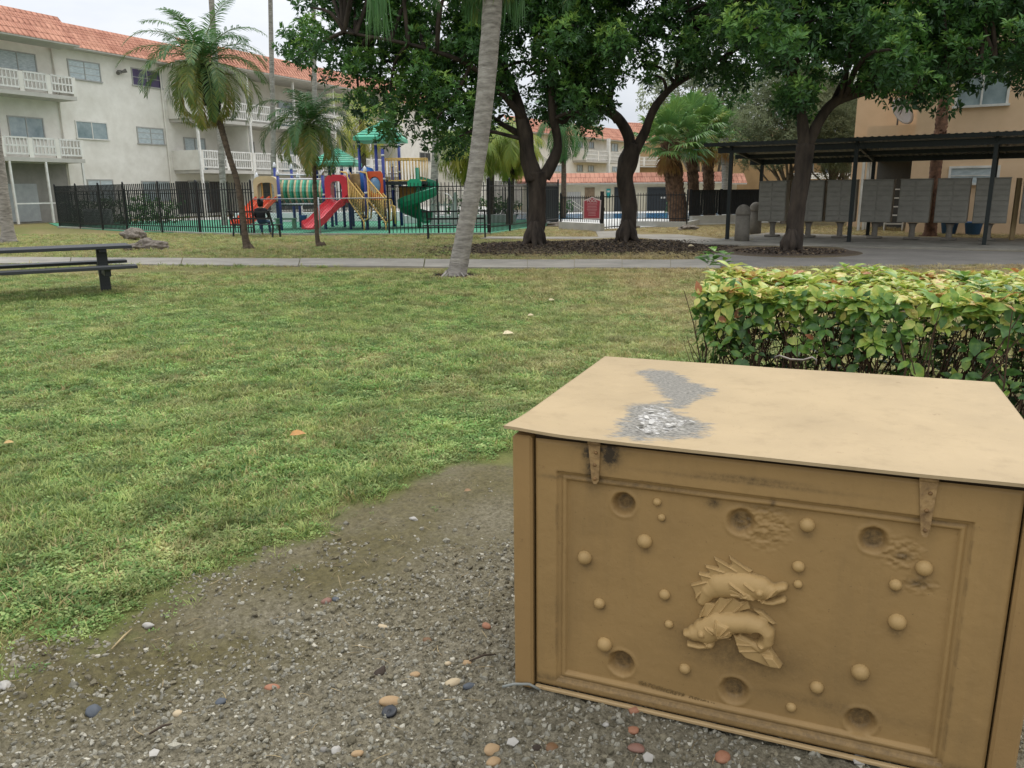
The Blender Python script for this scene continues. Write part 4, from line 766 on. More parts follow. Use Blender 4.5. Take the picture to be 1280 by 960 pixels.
def frset(n,e0,e1,seed,dr=(1.2,2.0),tone=(.75,.2),l=(.85,1.1)):
    r=random.Random(seed); o=[]
    for k in range(n):
        t=k/(n-1); e=e1+(e0-e1)*t; o.append((k*2.4+r.uniform(-.2,.2),e,r.uniform(*l)*(.8+.2*math.cos(e-.5)),r.uniform(*dr)*(.55+.45*(1-t)),tone[1]+(tone[0]-tone[1])*t+r.uniform(-.08,.08)))
    return o
def palm_trunk(root,spec,Yf,mt,loc,rings=0,n=12,jit=.1,extra=None):
    pts=[];rs=[]
    for (px,py,w) in spec: p=at(px,py,Yf); pts.append(p);rs.append(w*.41*Yf/1000)
    k=16 if rings else 6; sp=smooth_path(pts,k); rr_=[]
    for i in range(len(sp)):
        j=min(i//k,len(rs)-2); t=(i-j*k)/k; r=rs[j]*(1-t)+rs[min(j+1,len(rs)-1)]*t
        if rings: r*=1+(rings if i%2 else -rings)
        rr_.append(r)
    b=MB(); b.tube(sp,rr_,n,jit=jit)
    if extra: extra(b,sp,rr_)
    b.v=[tuple(Vector(v)-Vector(loc)) for v in b.v]; return b.build('trunk',mt,root,True),sp
def skirt(b,sp,rr_):
    p=sp[0]; r=rr_[0]; rn=random.Random(int(p.x*100))
    for k in range(60):
        a=rn.uniform(0,6.28); l=r*rn.uniform(1.1,1.9); d=Vector((math.cos(a),math.sin(a),0)); b.tube([p+d*r*.7+Vector((0,0,rn.uniform(.02,.2))),p+d*l+Vector((0,0,-.03))],[.02,.012],4)
# the leaning grey palm close to the path
loc=g(569,347); R_=empty('leaning_palm',loc,0,'tall palm with smooth grey trunk leaning right beside the path','palm tree')
palm_trunk(R_,[(569,350,38),(572,338,29),(581,290,26),(592,230,25),(601,170,25),(608,100,26),(613,40,27),(617,-20,27),(621,-90,26),(622,-140,22)],15.05,pbark,loc,.006,18,.12,skirt)
top=at(622,-140,15.05)
fr=frset(22,1.3,-.5,5,(1.5,2.3),(.6,.45))
pinnate_crown(R_,top,fr,FM,2.6,.55,60,.03,loc=loc,stem=.02,hang=1.0)
# two long drooping fronds reaching into the picture beside the trunk
b_=[]
Vs=[];Fs=[];Ts=[];n=0
for (px,py,Yv,l,sp_) in ((470,-10,14.6,.95,60),(595,-8,15.4,.75,40),(642,-8,15.2,.75,40)):
    for k in range(sp_):
        p=at(px+random.uniform(-14,14)*(1 if px<500 else .9),py-random.uniform(0,14),Yv+random.uniform(-.2,.2)); d=np.array([[random.uniform(-.12,.12),random.uniform(-.12,.12),-1]]); q=np.array([tuple(p)]); V_,F_=leaf_arrays(q,d,np.array([[random.uniform(-1,1),-1,0]]),np.array([l*random.uniform(.5,1.05)]),np.array([.012])); Vs.append(V_);Fs.append(F_+n);Ts.append(np.full(4,random.uniform(.45,.8)));n+=4
arr_mesh('hanging_leaflets',np.concatenate(Vs)-np.array(loc),np.concatenate(Fs),FM,R_,False,dict(lv=np.concatenate(Ts)))
# grey trunk at the far left edge
loc=g(10,303); R_=empty('palm_trunk_tree',loc,0,'grey palm trunk cut by the left edge of the photo behind the picnic table','palm tree')
palm_trunk(R_,[(11,305,26),(9,285,18),(2,230,16),(-8,150,14),(-18,60,13),(-32,-180,12)],27.7,pbark,loc,.006,14,.1,skirt)
pinnate_crown(R_,at(-32,-180,27.7),frset(18,1.3,-.4,8,(1.4,2.1),(.6,.5)),FM,2.8,.5,40,.04,loc=loc)
# date palm with black boots, leaning
loc=g(308,311); R_=empty('date_palm',loc,0,'date palm with a bent trunk, black neck and drooping yellowed fronds','palm tree')
tr_,sp=palm_trunk(R_,[(311,313,16),(307,300,11),(305,280,9),(297,230,8.5),(285,190,8.5),(275,155,9),(268,140,11)],23.3,pdark,loc,.05,12,.12,skirt)
b=MB(); 
def boots(b,pts,n,px2m):
    rn=random.Random(4); sp=smooth_path([p for p,_ in pts],6)
    rs=[w for _,w in pts]; rad=[rs[min(i//6,len(rs)-1)] for i in range(len(sp))]
    b.tube(sp,rad,12,jit=.25)
    for k in range(n):
        i=rn.randrange(len(sp)-1); a=k*2.4; d=Vector((math.cos(a),math.sin(a),0)); p=sp[i]+d*rad[i]*.75; b.tube([p,p+d*rad[i]*.5+Vector((0,0,.16))],[.05,.022],4)
boots(b,[(at(269,141,23.3),.13),(at(267,130,23.3),.24),(at(262,115,23.3),.22),(at(259,98,23.3),.2),(at(255,80,23.3),.13)],60,1)
b.v=[tuple(Vector(v)-Vector(loc)) for v in b.v]; b.build('leaf_boots',boot,R_)
fr=frset(42,1.45,-.38,6,(1.25,2.1),(.78,.14)); pinnate_crown(R_,at(253,80,23.3),fr,FM,2.25,.40,52,.027,loc=loc,stem=.018,hang=.3)
# smaller date palm
loc=g(398,308); R_=empty('date_palm',loc,0,'small date palm with a thin straight trunk in front of the red slide','palm tree')
palm_trunk(R_,[(401,310,14),(397,300,7),(395,270,6),(393,220,6),(391,190,7),(389,172,9)],24,pdark,loc,.05,10,.12,skirt)
b=MB(); boots(b,[(at(389,176,24),.09),(at(388,166,24),.15),(at(387,157,24),.1)],22,1); b.v=[tuple(Vector(v)-Vector(loc)) for v in b.v]; b.build('leaf_boots',boot,R_)
fr=frset(30,1.4,-.3,9,(1.3,2.2),(.72,.25)); pinnate_crown(R_,at(386,156,24),fr,FM,1.9,.38,50,.027,loc=loc,stem=.014,hang=.35)
# tall thin palms behind
for (bx,by,spec,Yf,lb) in ((279,280,[(281,285,10),(277,200,9),(272,120,9),(266,30,8),(262,-60,8),(260,-180,7)],40,'tall thin palm trunk rising behind the bent date palm'),
 (341,280,[(343,285,9),(342,200,8),(340,100,7),(338,0,6.5),(336,-150,6)],44,'tall thin palm trunk rising between the two date palms'),(395,280,[(396,285,9),(395,200,8),(393,100,7),(392,20,6),(391,-150,5)],43,'tall thin palm trunk rising behind the small date palm'),
 (543,280,[(541,285,12),(542,240,11),(544,200,11),(545,140,10),(546,60,9),(547,-80,8)],44,'grey palm trunk rising behind the green spiral slide')):
    loc=at(spec[0][0],spec[0][1],Yf); loc.z=0; R_=empty('slender_palm',loc,0,lb,'palm tree','tall thin palms behind the playground')
    palm_trunk(R_,spec,Yf,pbark,loc,.004,10,.06); pinnate_crown(R_,at(spec[-1][0],spec[-1][1],Yf),frset(14,1.2,-.4,int(bx),(1.2,1.9),(.6,.5)),FM,2.4,.5,26,.05,loc=loc)
def bush_palm(px,py,Y,n,ln,leaf,fm,lb,bx,grp=None,seed=1,e=(1.3,-.2),w=14,nl=36,tone=(.6,.3),hang=.8,cat='palm tree'):
    loc=at(bx,280,Y); loc.z=0; R_=empty('feather_palm',loc,0,lb,cat,grp); t=at(px,py,Y); gp=(loc-Vector((0,0,0)))
    pts=[Vector(loc)+Vector((0,0,-.05)),(Vector(loc)+t)/2+Vector((.05,0,0)),t]; b=MB(); sp=smooth_path(pts,8); b.tube(sp,[w*.5*Y/1000*(1-.3*i/len(sp)) for i in range(len(sp))],9,jit=.15); b.v=[tuple(Vector(v)-Vector(loc)) for v in b.v]; b.build('trunk',pdark,R_,True)
    pinnate_crown(R_,t,frset(n,e[0],e[1],seed,(1.5,2.3),tone),fm,ln,leaf,nl,.035,loc=loc,hang=hang); return R_
bush_palm(590,185,36,26,2.0,.75,FY,'yellow green feather palm left of the leaning grey trunk','588',588,None) if False else None
for (px,py,Y,bx,n,ln,lb,sd_) in ((583,182,37,585,24,2.0,'yellow green weeping palm just left of the leaning grey trunk',2),(640,180,38,636,26,2.1,'yellow green weeping palm between the leaning trunk and the dark tree',3),(614,172,40,612,22,2.1,'weeping palm half hidden behind the leaning grey trunk',4)):
    bush_palm(px,py,Y,n,ln,.85,FY,lb,bx,None,sd_,(1.2,-.5),9,44,(.65,.35),1.0)
bush_palm(452,150,46,24,3.0,.7,FY,'yellowing palm behind the playground roofs',455,None,5,(1.3,-.4),9,34,(.6,.2),.5)
bush_palm(703,152,44,22,2.8,.6,FM,'green feather palm drooping between the two dark trunks',704,None,6,(1.2,-.6),7,40,(.75,.55),.9)
# fan palms by the pool
fanm=leaf_ramp_mat('fan_leaf',[(0,'8a5d3c'),(.15,'b08a54'),(.3,'a9a05a'),(.5,'7d9a4c'),(.75,'578045'),(1,'86a564')],.4,.3,spec=.5,obj_noise=1)
def fan_crown(root,c,n,ln,size,loc,seed,dead=10):
    r=random.Random(seed); Vs=[];Fs=[];Ts=[];n0=0; sb=MB()
    for k in range(n+dead):
        isd=k>=n; az=k*2.4+r.uniform(-.3,.3); el=(1.35-1.75*(k/n)**.9) if not isd else r.uniform(-1.3,-1.0); l=ln*r.uniform(.8,1.1)*(.55 if isd else 1)
        h=Vector((math.cos(az),math.sin(az),0)); d=h*math.cos(el)+Vector((0,0,math.sin(el))); p=Vector(c)+d*l+Vector((0,0,-.1*l)); sb.tube([Vector(c),Vector(c)+d*l*.5+Vector((0,0,.04)),p],[.028,.02,.015],5,cap=False)
        sd=h.cross(Vector((0,0,1))); nrm=sd.cross(d); tone=.1+r.uniform(-.08,.1) if isd else r.uniform(.45,.9)-(.15 if el<-.1 else 0); s=size*r.uniform(.8,1.1)*(.8 if isd else 1); m_=26
        for j in range(m_):
            a=-2.0+4.0*j/(m_-1)+r.uniform(-.03,.03); dd=d*math.cos(a)+sd*math.sin(a)*(.35 if isd else 1); dd=(dd+nrm*(.12*math.cos(a*2))).normalized(); ll=s*(1-.22*abs(a)/2)*r.uniform(.9,1.05); w=ll*.055; rr2=nrm.cross(dd).normalized()
            dn=Vector((0,0,-(.12+.25*r.random())*ll)); mid=p+dd*ll*.6; tip=p+dd*ll+dn
            Vs+=[tuple(p),tuple(mid+rr2*w+nrm*w*.4),tuple(mid-nrm*w*.2),tuple(mid-rr2*w+nrm*w*.4),tuple(tip)]; Fs+=[(n0,n0+2,n0+1),(n0,n0+3,n0+2),(n0+1,n0+2,n0+4),(n0+2,n0+3,n0+4)]; Ts+=[min(1,max(0,tone+r.uniform(-.04,.04)))]*5; n0+=5
    arr_mesh('crown',np.array(Vs)-np.array(loc),np.array(Fs),fanm,root,False,dict(lv=np.array(Ts))); sb.v=[tuple(Vector(v)-Vector(loc)) for v in sb.v]; sb.build('leaf_stalks',stem_m,root,True)
for (px,w,tp,cy,Y,n,ln,sz,lb,sm,sd_) in ((849,30,172,178,36.5,30,1.15,1.0,'thickest fan palm with a shaggy bark trunk and brown dead skirt',False,1),(869,18,165,160,38.5,26,1.2,1.0,'fan palm with a shaggy trunk right against the thickest one',False,2),(887,18,190,168,40,24,1.2,1.0,'dark shaggy fan palm behind the black board fence',False,3),(909,15,190,172,43,22,1.2,1.0,'rightmost fan palm with a partly smooth grey trunk',True,4)):
    loc=at(px,280,Y); loc.z=0; R_=empty('fan_palm',loc,0,lb,'palm tree','fan palms by the pool'); t=at(px-3 if sd_>2 else px-12*(sd_==1)-6*(sd_==2),cy,Y); b=MB(); rn=random.Random(sd_); rad=w*.36*Y/1000
    sp=smooth_path([Vector(loc)-Vector((0,0,.1)),(Vector(loc)*.5+t*.5),t],10); b.tube(sp,[rad*(1.1-.25*i/len(sp)) for i in range(len(sp))],12,jit=.15)
    if True:
        for k in range(0 if sm else 330):
            z=rn.random()**.8; i=min(int(z*20),19); q=sp[i].lerp(sp[i+1],z*20-i); a=k*2.39996; d=Vector((math.cos(a),math.sin(a),0)); p=q+d*rad*.85; s=rad*.42
            b.prism([p+d.cross(Vector((0,0,1)))*s*.45,p-d.cross(Vector((0,0,1)))*s*.45,p+d*s*.5+Vector((0,0,s*.9))],d*.02+Vector((0,0,-.05)))
    b.v=[tuple(Vector(v)-Vector(loc)) for v in b.v]; b.build('trunk',mat('shaggy_bark','7a5f4a',.95,.3,6,.8,20,c2='3f3027') if not sm else pbark,R_,False)
    fan_crown(R_,t,n,ln,sz,loc,sd_,12 if sd_==1 else 5)
# brown palm trunk in front of the beige building
loc=g(1165,298); loc=Vector((loc.x,loc.y,0)); Yp=25.9; R_=empty('palm_trunk_tree',at(1163,298,Yp),0,'reddish brown rough palm trunk in front of the beige building','palm tree'); loc=R_.location.copy()
def rough(b,sp,rr_):
    rn=random.Random(2)
    for k in range(200):
        i=rn.randrange(len(sp)//2,len(sp)-1); a=k*2.4; d=Vector((math.cos(a),math.sin(a),0)); p=sp[i]+d*rr_[i]*.9; s=.07; c_=d.cross(Vector((0,0,1))); b.prism([p+c_*s*.5,p-c_*s*.5,p+d*s*.5+Vector((0,0,s))],Vector((0,0,-.04))+d*.01)
palm_trunk(R_,[(1160,300,30),(1163,290,18),(1166,250,15),(1171,200,17),(1177,150,16),(1182,100,15),(1187,30,14),(1190,-60,14)],Yp,mat('red_palm_bark','8a6650',.95,.3,7,.8,22,c2='4b382d'),loc,.03,12,.15,rough)
fan_crown(R_,at(1190,-60,Yp),26,1.2,1.0,loc,7,8)
# loose airy trees behind the shelter
AM=leaf_ramp_mat('fine_leaf',[(0,'5d6650'),(.5,'87906f'),(1,'a9b088')],.7,.3,spec=.2,obj_noise=.8); GMt=leaf_ramp_mat('bright_leaf',[(0,'35571f'),(.5,'5f8d35'),(1,'8fb552')],.5,.35,obj_noise=.8)
greyb=mat('grey_branch','8d8274',.95,.25,6,.4,30)
def airy(bx,Y,poly,n,mt,lb,seed,dens=40,ln=.16,wd=.12,r=(.5,.9),nb=14,wt=16,nl=6):
    loc=at(bx,275,Y); loc.z=0; R_=empty('background_tree',loc,0,lb,'tree'); cl=samp(poly,n,Y,1.6,r[0],r[1],0,seed); b=MB(); rn=random.Random(seed); w=wt*.2*Y/1000
    for k in range(nb):
        p=cl[rn.randrange(len(cl))][0]; m_=Vector(loc).lerp(p,.5)+Vector((rn.uniform(-.6,.6),rn.uniform(-.4,.4),rn.uniform(-.2,.6))); b.tube(smooth_path([Vector(loc)+Vector((rn.uniform(-.3,.3),rn.uniform(-.3,.3),-.05)),Vector(loc).lerp(p,.2)+Vector((rn.uniform(-.4,.4),0,.3)),m_,p],4),[w*(1-.07*i) for i in range(13)],6,cap=False,jit=.2)
    b.v=[tuple(Vector(v)-Vector(loc)) for v in b.v]; b.build('trunk',greyb,R_,True); crown('crown',R_,cl,dens,nl,ln,wd,mt,.45,loc=loc); return R_
airy(985,36,[(930,205),(922,150),(935,110),(960,85),(1010,75),(1040,95),(1060,140),(1068,200),(1040,215),(1000,190),(960,215)],170,AM,'airy grey green tree behind the left half of the mailbox shelter',1,150,.15,.13,(.4,.8))
airy(1040,38,[(1000,160),(1010,110),(1040,85),(1085,95),(1090,150),(1085,200),(1060,222),(1030,215)],110,AM,'airy grey tree with tangled bare branches left of the beige building',2,120,.15,.13,(.4,.8),26,11)
airy(1085,44,[(1055,180),(1060,130),(1085,105),(1130,110),(1130,180),(1090,200)],60,GMt,'bright green tree close behind the left corner of the beige building',3,60,.2,.3)
airy(880,60,[(800,130),(820,90),(860,80),(900,90),(930,110),(935,180),(920,210),(860,200)],60,AM,'hazy green tree behind the fan palms',6,22,.25,.2,(1,1.6))
# shrubs: seen through the fence pickets
SMt=leaf_ramp_mat('shrub_leaf',[(0,'24401f'),(.5,'3d652c'),(1,'64903f')],.5,.3,obj_noise=1)
def shrub(px,Y,w,h,lb,seed,mt=SMt,dens=75,ln=.12):
    loc=at(px,270,Y); loc.z=0; R_=empty('shrub',loc,0,lb,'shrub'); rn=random.Random(seed); cl=[]
    for k in range(int(10*w*h)+5):
        r=rn.uniform(.2,.36); cl.append((Vector(loc)+Vector((rn.uniform(-w/2,w/2),rn.uniform(-.4,.4),rn.uniform(.1,max(.2,h-r)))),r,rn.gauss(0,.08)))
    b=MB()
    for k in range(9):
        p=cl[rn.randrange(len(cl))][0]-Vector(loc); b.tube([(p.x*.7,p.y*.5,0),(p.x*.9,p.y*.8,p.z*.6),tuple(p)],[.03,.02,.01],5,cap=False)
    b.build('stems',bark,R_,True); crown('foliage',R_,cl,dens,6,ln,.25,mt,.45,loc=loc)
for q in ((112,43,2.2,1.5,'leafy shrub behind the left end of the black fence'),(160,43.5,2.8,1.7,'dense shrub behind the black fence under the middle windows'),(200,44,2.4,1.5,'shrub behind the black fence nearest the balcony column'),(608,42,1.8,1.5,'shrub behind the playground fence left of the leaning trunk'),(632,42,1.5,1.3,'shrub behind the playground fence right of the leaning trunk'),(577,43,1.4,1.6,'dark shrub behind the white playhouse'),(697,50,1.6,1.1,'low shrub by the white door of the pool building'),(842,50,.9,1.3,'small bright plant beside the dark pool door')): shrub(*q,seed=int(q[0]))
# mulch and leaf litter under the trees
protos=[]
for k in range(4):
    b=MB(); b.prism([(math.cos(a)*(.5+.3*math.sin(a*k)),math.sin(a)*.35,0) for a in (0,1.1,2.2,3.3,4.6,5.4)],(0,0,.06)); me=bpy.data.meshes.new('m'); me.from_pydata(b.v,[],b.f); me.materials.append(mat(('litter_dark','litter_brown','litter_tan','litter_dark')[k],('3a3028','5b4a3a','7d6b52','3a3028')[k],.95,.3,20,rnd=.4)); protos.append(bpy.data.objects.new('m',me))
x=RS.uniform(-3.5,9.5,26000); y=RS.uniform(18.3,25,26000); k=((RS.uniform(size=len(x))<mulp(x,y)*1.1)&~in_poly(x,y,paved))|(((x-6.8)**2+(y-19.8)**2<1.7)&(RS.uniform(size=len(x))<.9))&~in_poly(x,y,[tuple(g(*q)[:2]) for q in ((600,300),(790,301),(905,308),(905,297),(850,293))]); x=x[k];y=y[k]
x3=RS.uniform(-1.06-.9,-1.06+.9,1500); y3=15+RS.uniform(-.6,.6,1500); k=((x3+1.06)**2/.8+(y3-15)**2/.3)<1; x=np.concatenate([x,x3[k]]);y=np.concatenate([y,y3[k]]); n=len(x)
zz_=sum(th*np.exp(-((x-tx)**2+(y-ty)**2)/(tr*tr*.5)) for (tx,ty,tr,th) in ((.68,23,2.6,.10),(3.5,24.3,1.9,.07),(6.8,19.7,1.9,.10)))
scatter('leaf_litter',np.stack([x,y,zz_+.01],1),np.stack([RS.normal(0,.3,n),RS.normal(0,.3,n),RS.uniform(0,6.28,n)],1),RS.uniform(.03,.09,n),RS.randint(0,4,n),protos,MC['litter_dark'],'dark mulch and dead leaves under the big trees','leaf litter')
# ================================================================ BUILDINGS
class Fac:
    """a facade: local x runs along the wall, y goes into the building, z up; off>0 means in front of the wall"""
    def __init__(s,base,vp,Y=None,flip=False):
        s.P=Vector(base); d=ray(*vp); s.D=Vector((d.x,d.y,0)).normalized()
        if flip: s.D=-s.D
        s.N=Vector((-s.D.y,s.D.x,0))      # into the building
        if s.N.dot(s.P)<0: s.N=-s.N
        s.rz=math.atan2(s.D.y,s.D.x)
    def uz(s,px,py,off=0.0):
        d=ray(px,py); o=Vector((0,0,H)); t=((s.P-s.N*off-o).dot(s.N))/d.dot(s.N); p=o+d*t; return ((p-s.P).dot(s.D),p.z)
stucco=mat('white_stucco','e3dfd5',.9,.06,1.2,.15,30,c2='d0cbbf'); stucco2=mat('cream_stucco','cfc7b2',.9,.06,1.2,.15,30,c2='bdb49d'); beige=mat('beige_stucco','dcbe9b',.9,.06,1.,.12,30,c2='cfb08c'); whitep=mat('white_trim','dcdad3',.6,.08,3,c2='c4c1b8'); shade=mat('patio_shade','8f8c85',.9,.1,2)
soff=mat('soffit','b9b5ab',.85,.08,2); glass=mat('window_glass','6f8084',.12,.25,.9,spec=.7,c2='a9b4b4'); glassd=mat('dark_glass','2b3134',.1,.3,1.2,spec=.7); blind=mat('white_blind','c6cfcf',.35,.15,4,spec=.5,c2='8f9da0',stretch=(1,1,6)); purple=mat('purple_blind','4b3f62',.4,.15,3,spec=.5); alu=mat('window_frame_metal','a9a8a2',.5,.1,5)
def tile_mat(name):
    M=bpy.data.materials.new(name); M.use_nodes=True; nt=M.node_tree; N=nt.nodes; L=nt.links; b=N['Principled BSDF']; b.inputs['Roughness'].default_value=.85; b.inputs['Specular IOR Level'].default_value=.2
    tc=N.new('ShaderNodeTexCoord'); sp=N.new('ShaderNodeSeparateXYZ'); L.new(tc.outputs['Object'],sp.inputs[0]); cb=N.new('ShaderNodeCombineXYZ'); L.new(sp.outputs[0],cb.inputs[0]); L.new(sp.outputs[2],cb.inputs[1])
    br=N.new('ShaderNodeTexBrick'); br.inputs['Scale'].default_value=1; br.inputs['Brick Width'].default_value=.33; br.inputs['Row Height'].default_value=.34; br.inputs['Mortar Size'].default_value=.02; br.inputs['Color1'].default_value=lin('b9836e'); br.inputs['Color2'].default_value=lin('a3705c'); br.inputs['Mortar'].default_value=lin('74483a'); br.inputs['Mortar Smooth'].default_value=.4
    L.new(cb.outputs[0],br.inputs['Vector']); n=N.new('ShaderNodeTexNoise'); n.inputs['Scale'].default_value=.7; n.inputs['Detail'].default_value=7; L.new(tc.outputs['Object'],n.inputs['Vector']); r=N.new('ShaderNodeMapRange'); r.inputs[1].default_value=.35; r.inputs[2].default_value=.7; r.inputs[3].default_value=0; r.inputs[4].default_value=.5; L.new(n.outputs[0],r.inputs[0])
    m=N.new('ShaderNodeMix'); m.data_type='RGBA'; L.new(r.outputs[0],m.inputs[0]); L.new(br.outputs[0],m.inputs[6]); m.inputs[7].default_value=lin('d9a58a'); L.new(m.outputs[2],b.inputs['Base Color']); bp=N.new('ShaderNodeBump'); bp.inputs['Strength'].default_value=.7; bp.inputs['Distance'].default_value=.05; L.new(br.outputs['Fac'],bp.inputs['Height']); bp.invert=True; L.new(bp.outputs[0],b.inputs['Normal']); return M
tile=tile_mat('terracotta_tile')
def mansard(F_,root,u0,u1,off,ze,zt,run,name='roof',rows=4):
    """stepped courses of tile leaning back from the eave, with rounded ribs"""
    b=MB(); dz=(zt-ze)/rows; dy=run/rows
    for k in range(rows):
        y0=-off+dy*k; z0=ze+dz*k; y1=y0+dy; z1=z0+dz; b.prism([(u0,y0-.05,z0-.03),(u0,y1-.01,z1),(u0,y1+.06,z1),(u0,y0+.06,z0-.03)],(u1-u0,0,0))
        n=int((u1-u0)/.33)
        for i in range(n):
            x=u0+.165+i*.33; b.prism([(x-.05,y0-.05,z0-.02),(x,y0-.11,z0-.02),(x+.05,y0-.05,z0-.02)],(0,dy+.03,dz))
    r=b.build(name,tile,root)
    b=MB(); b.box(((u0+u1)/2,-off+run/2+.1,ze-.07),(u1-u0-.02,run*1.+off*.0+.25,.1)); b.build('soffit',soff,root); return r
def window(F_,root,px0,py0,px1,py1,off=0,kind='blind',bars=1,hb=0,fr=alu,depth=.06,name='window'):
    u0,z1=F_.uz(px0,py0,off); u1,z0=F_.uz(px1,py1,off)
    if u1<u0: u0,u1=u1,u0
    w=u1-u0; h=abs(z1-z0); z0=min(z0,z1); z1=z0+h; t=min(.07,w*.08); b=MB(); y=-off-.02
    for (c,d) in (((u0+w/2,y,z1-t/2),(w,depth,t)),((u0+w/2,y-.02,z0+t/2),(w+.1,depth+.06,t)),((u0+t/2,y,z0+h/2),(t,depth,h-2*t-.006)),((u1-t/2,y,z0+h/2),(t,depth,h-2*t-.006))): b.box(c,d)
    for k in range(bars): b.box((u0+w*(k+1)/(bars+1),y+.004,z0+h/2),(t*.8,depth*.8,h-2*t-.01))
    for k in range(hb): b.box((u0+w/2,y+.01,z0+h*(k+1)/(hb+1)),(w-2*t-.01,depth*.6,t*.5))
    f=b.build(name,fr,root); b=MB(); b.box((u0+w/2,-off-.012,z0+h/2),(w-t,.012,h-t)); b.build('pane',{'blind':blind,'glass':glass,'dark':glassd,'purple':purple}[kind],f); return f
def rail_panel(b,u0,u1,y,z0,z1,n=None):
    """white cast balustrade panel: two rows of slots"""
    h=z1-z0; w=u1-u0; t=.09; n=n or max(3,int(w/.2))
    for zc in (z0+t/2,z0+h*.5,z1-t/2): b.box(((u0+u1)/2,y,zc),(w,.07,t))
    for k in range(n+1): b.box((u0+w*k/n+(.03 if k==0 else -.03 if k==n else 0),y+.003,z0+h/2),(.065,.06,h-.02))
def balcony(F_,root,pxa,pxb,off,zs,zt,ends=(0,0),panels=3,gap=.28,th=.22,side=True):
    ua=pxa;ub=pxb; bl=empty('balcony',(0,0,0)); bl.parent=root
    b=MB(); b.box(((ua+ub)/2,-off/2,zs-th/2),(ub-ua,off,th)); b.build('slab',soff,bl)
    b=MB(); w=(ub-ua)/panels; 
    for k in range(panels): rail_panel(b,ua+k*w+gap*.5,ua+(k+1)*w-gap*.5,-off+.06,zs+.14,zt)
    b.build('railing',whitep,bl); b=MB()
    for k in range(panels+1): b=MB(); b.box((ua+k*w+(gap*.25 if k==0 else -gap*.25 if k==panels else 0),-off+.085,(zs+zt)/2-.02),(gap*.9 if 0<k<panels else gap*.5,.1,zt-zs-.02)); b.build('pier',stucco,bl)
    if side:
        for q in (ua-.03,ub+.03): b=MB(); b.box((q,-off/2+.02,(zs+zt)/2),(.09,off-.06,zt-zs-.01)); b.build('side_parapet',stucco,bl)
    return bl
# ---- long three storey block on the left
OFF=1.5; pb=g(68,279); d_=ray(1102,240); Dh=Vector((d_.x,d_.y,0)).normalized(); Nh=Vector((-Dh.y,Dh.x,0)); Nh=Nh if Nh.dot(pb)>0 else -Nh
LF=Fac(pb+Nh*OFF,(1102,240)); LB=empty('apartment_building',LF.P,LF.rz,'long three storey white apartment block with tiled roof and balconies on the left','building')
# check handedness: local y must point into the building
sgn=1 if (Matrix.Rotation(LF.rz,3,'Z')@Vector((0,1,0))).dot(LF.N)>0 else -1
uE=LF.uz(543,230)[0]; uS=-16.; ztop=LF.uz(150,68)[1]+.3
b=MB(); b.box(((uS+uE)/2,5,ztop/2),(uE-uS,10,ztop)); b.build('wall',stucco,LB)
ze1=LF.uz(86,57,.5)[1]; ze2=LF.uz(186,75,.5)[1]; ze=(ze1+ze2)/2; zt1=LF.uz(150,42,-.5)[1]
uR=LF.uz(96,54,1.9)[0]
mansard(LF,LB,uR-.2,uE+1.,.7,ze,zt1,1.3); zeL=LF.uz(60,49,2.1)[1]; mansard(LF,LB,uS,uR,2.1,zeL,LF.uz(40,14,.7)[1],1.5)
b=MB(); b.box(((uS+uE)/2,5,zt1-.15),(uE-uS,8.2,.2)); b.build('flat_roof',soff,LB)
s3=LF.uz(96,121,OFF)[1]; t3=LF.uz(96,97,OFF)[1]; s2=LF.uz(107,199,OFF)[1]; t2=LF.uz(104,175,OFF)[1]
ub3=LF.uz(97,125,OFF)[0]; ub2=LF.uz(106,200,OFF)[0]; ub=(ub3+ub2)/2; ua2=LF.uz(6,200,OFF)[0]
balcony(LF,LB,ua2,ub,OFF,s3,t3,panels=3); balcony(LF,LB,ua2,ub,OFF,s2,t2,panels=3)
balcony(LF,LB,ua2-8.2,ua2-.5,OFF,s3,t3,panels=4); balcony(LF,LB,ua2-8.2,ua2-.5,OFF,s2,t2,panels=4)
for q in ((-6,60,47,92,'blind'),(8,144,57,175,'glass')): window(LF,LB,*q[:4],kind=q[4],name='sliding_door')
window(LF,LB,83,73,127,104,kind='blind',bars=1,hb=2); window(LF,LB,163,84,203,112,kind='purple',bars=1,hb=1); window(LF,LB,93,150,136,176,kind='glass',bars=1,fr=whitep); window(LF,LB,170,158,206,182,kind='blind',bars=1,hb=2); window(LF,LB,108,224,144,252,kind='blind',hb=1); window(LF,LB,176,226,214,252,kind='glass',hb=1)
u,z=LF.uz(148,90); b=MB(); b.box((u,-.1,z),(.16,.2,.2)); b.tube([(u-.1,-.2,z),(u-.32,-.32,z-.12)],[.07,.13],10); b.tube([(u+.1,-.2,z),(u+.32,-.32,z+.1)],[.07,.13],10); b.build('floodlight',mat('lamp_metal','6f6c66',.5,.1,8),LB)
# screened patio under the lower left balcony
b=MB(); 
for px in (18,63,108):
    u=LF.uz(px,240,OFF)[0]; b.box((u,-OFF+.05,s2/2-.1),(.1,.1,s2-.25))
b.box(((LF.uz(18,240,OFF)[0]+LF.uz(108,240,OFF)[0])/2,-OFF+.05,1.12),(LF.uz(108,240,OFF)[0]-LF.uz(18,240,OFF)[0],.06,.07)); b.build('screen_frame',whitep,LB)
b=MB(); u0,u1=LF.uz(14,240,OFF)[0],LF.uz(108,240,OFF)[0]; b.box(((u0+u1)/2,-.02,s2/2-.12),(u1-u0,.03,s2-.3)); b.build('patio_back',shade,LB)  # grey sheet over the wall, its colour carries the shade under the balcony
b=MB(); b.box((u0+1.6,-.06,1.15),(1.9,.04,2.1)); b.build('patio_door',mat('grey_door','a3a7a6',.5,.1,3),LB)
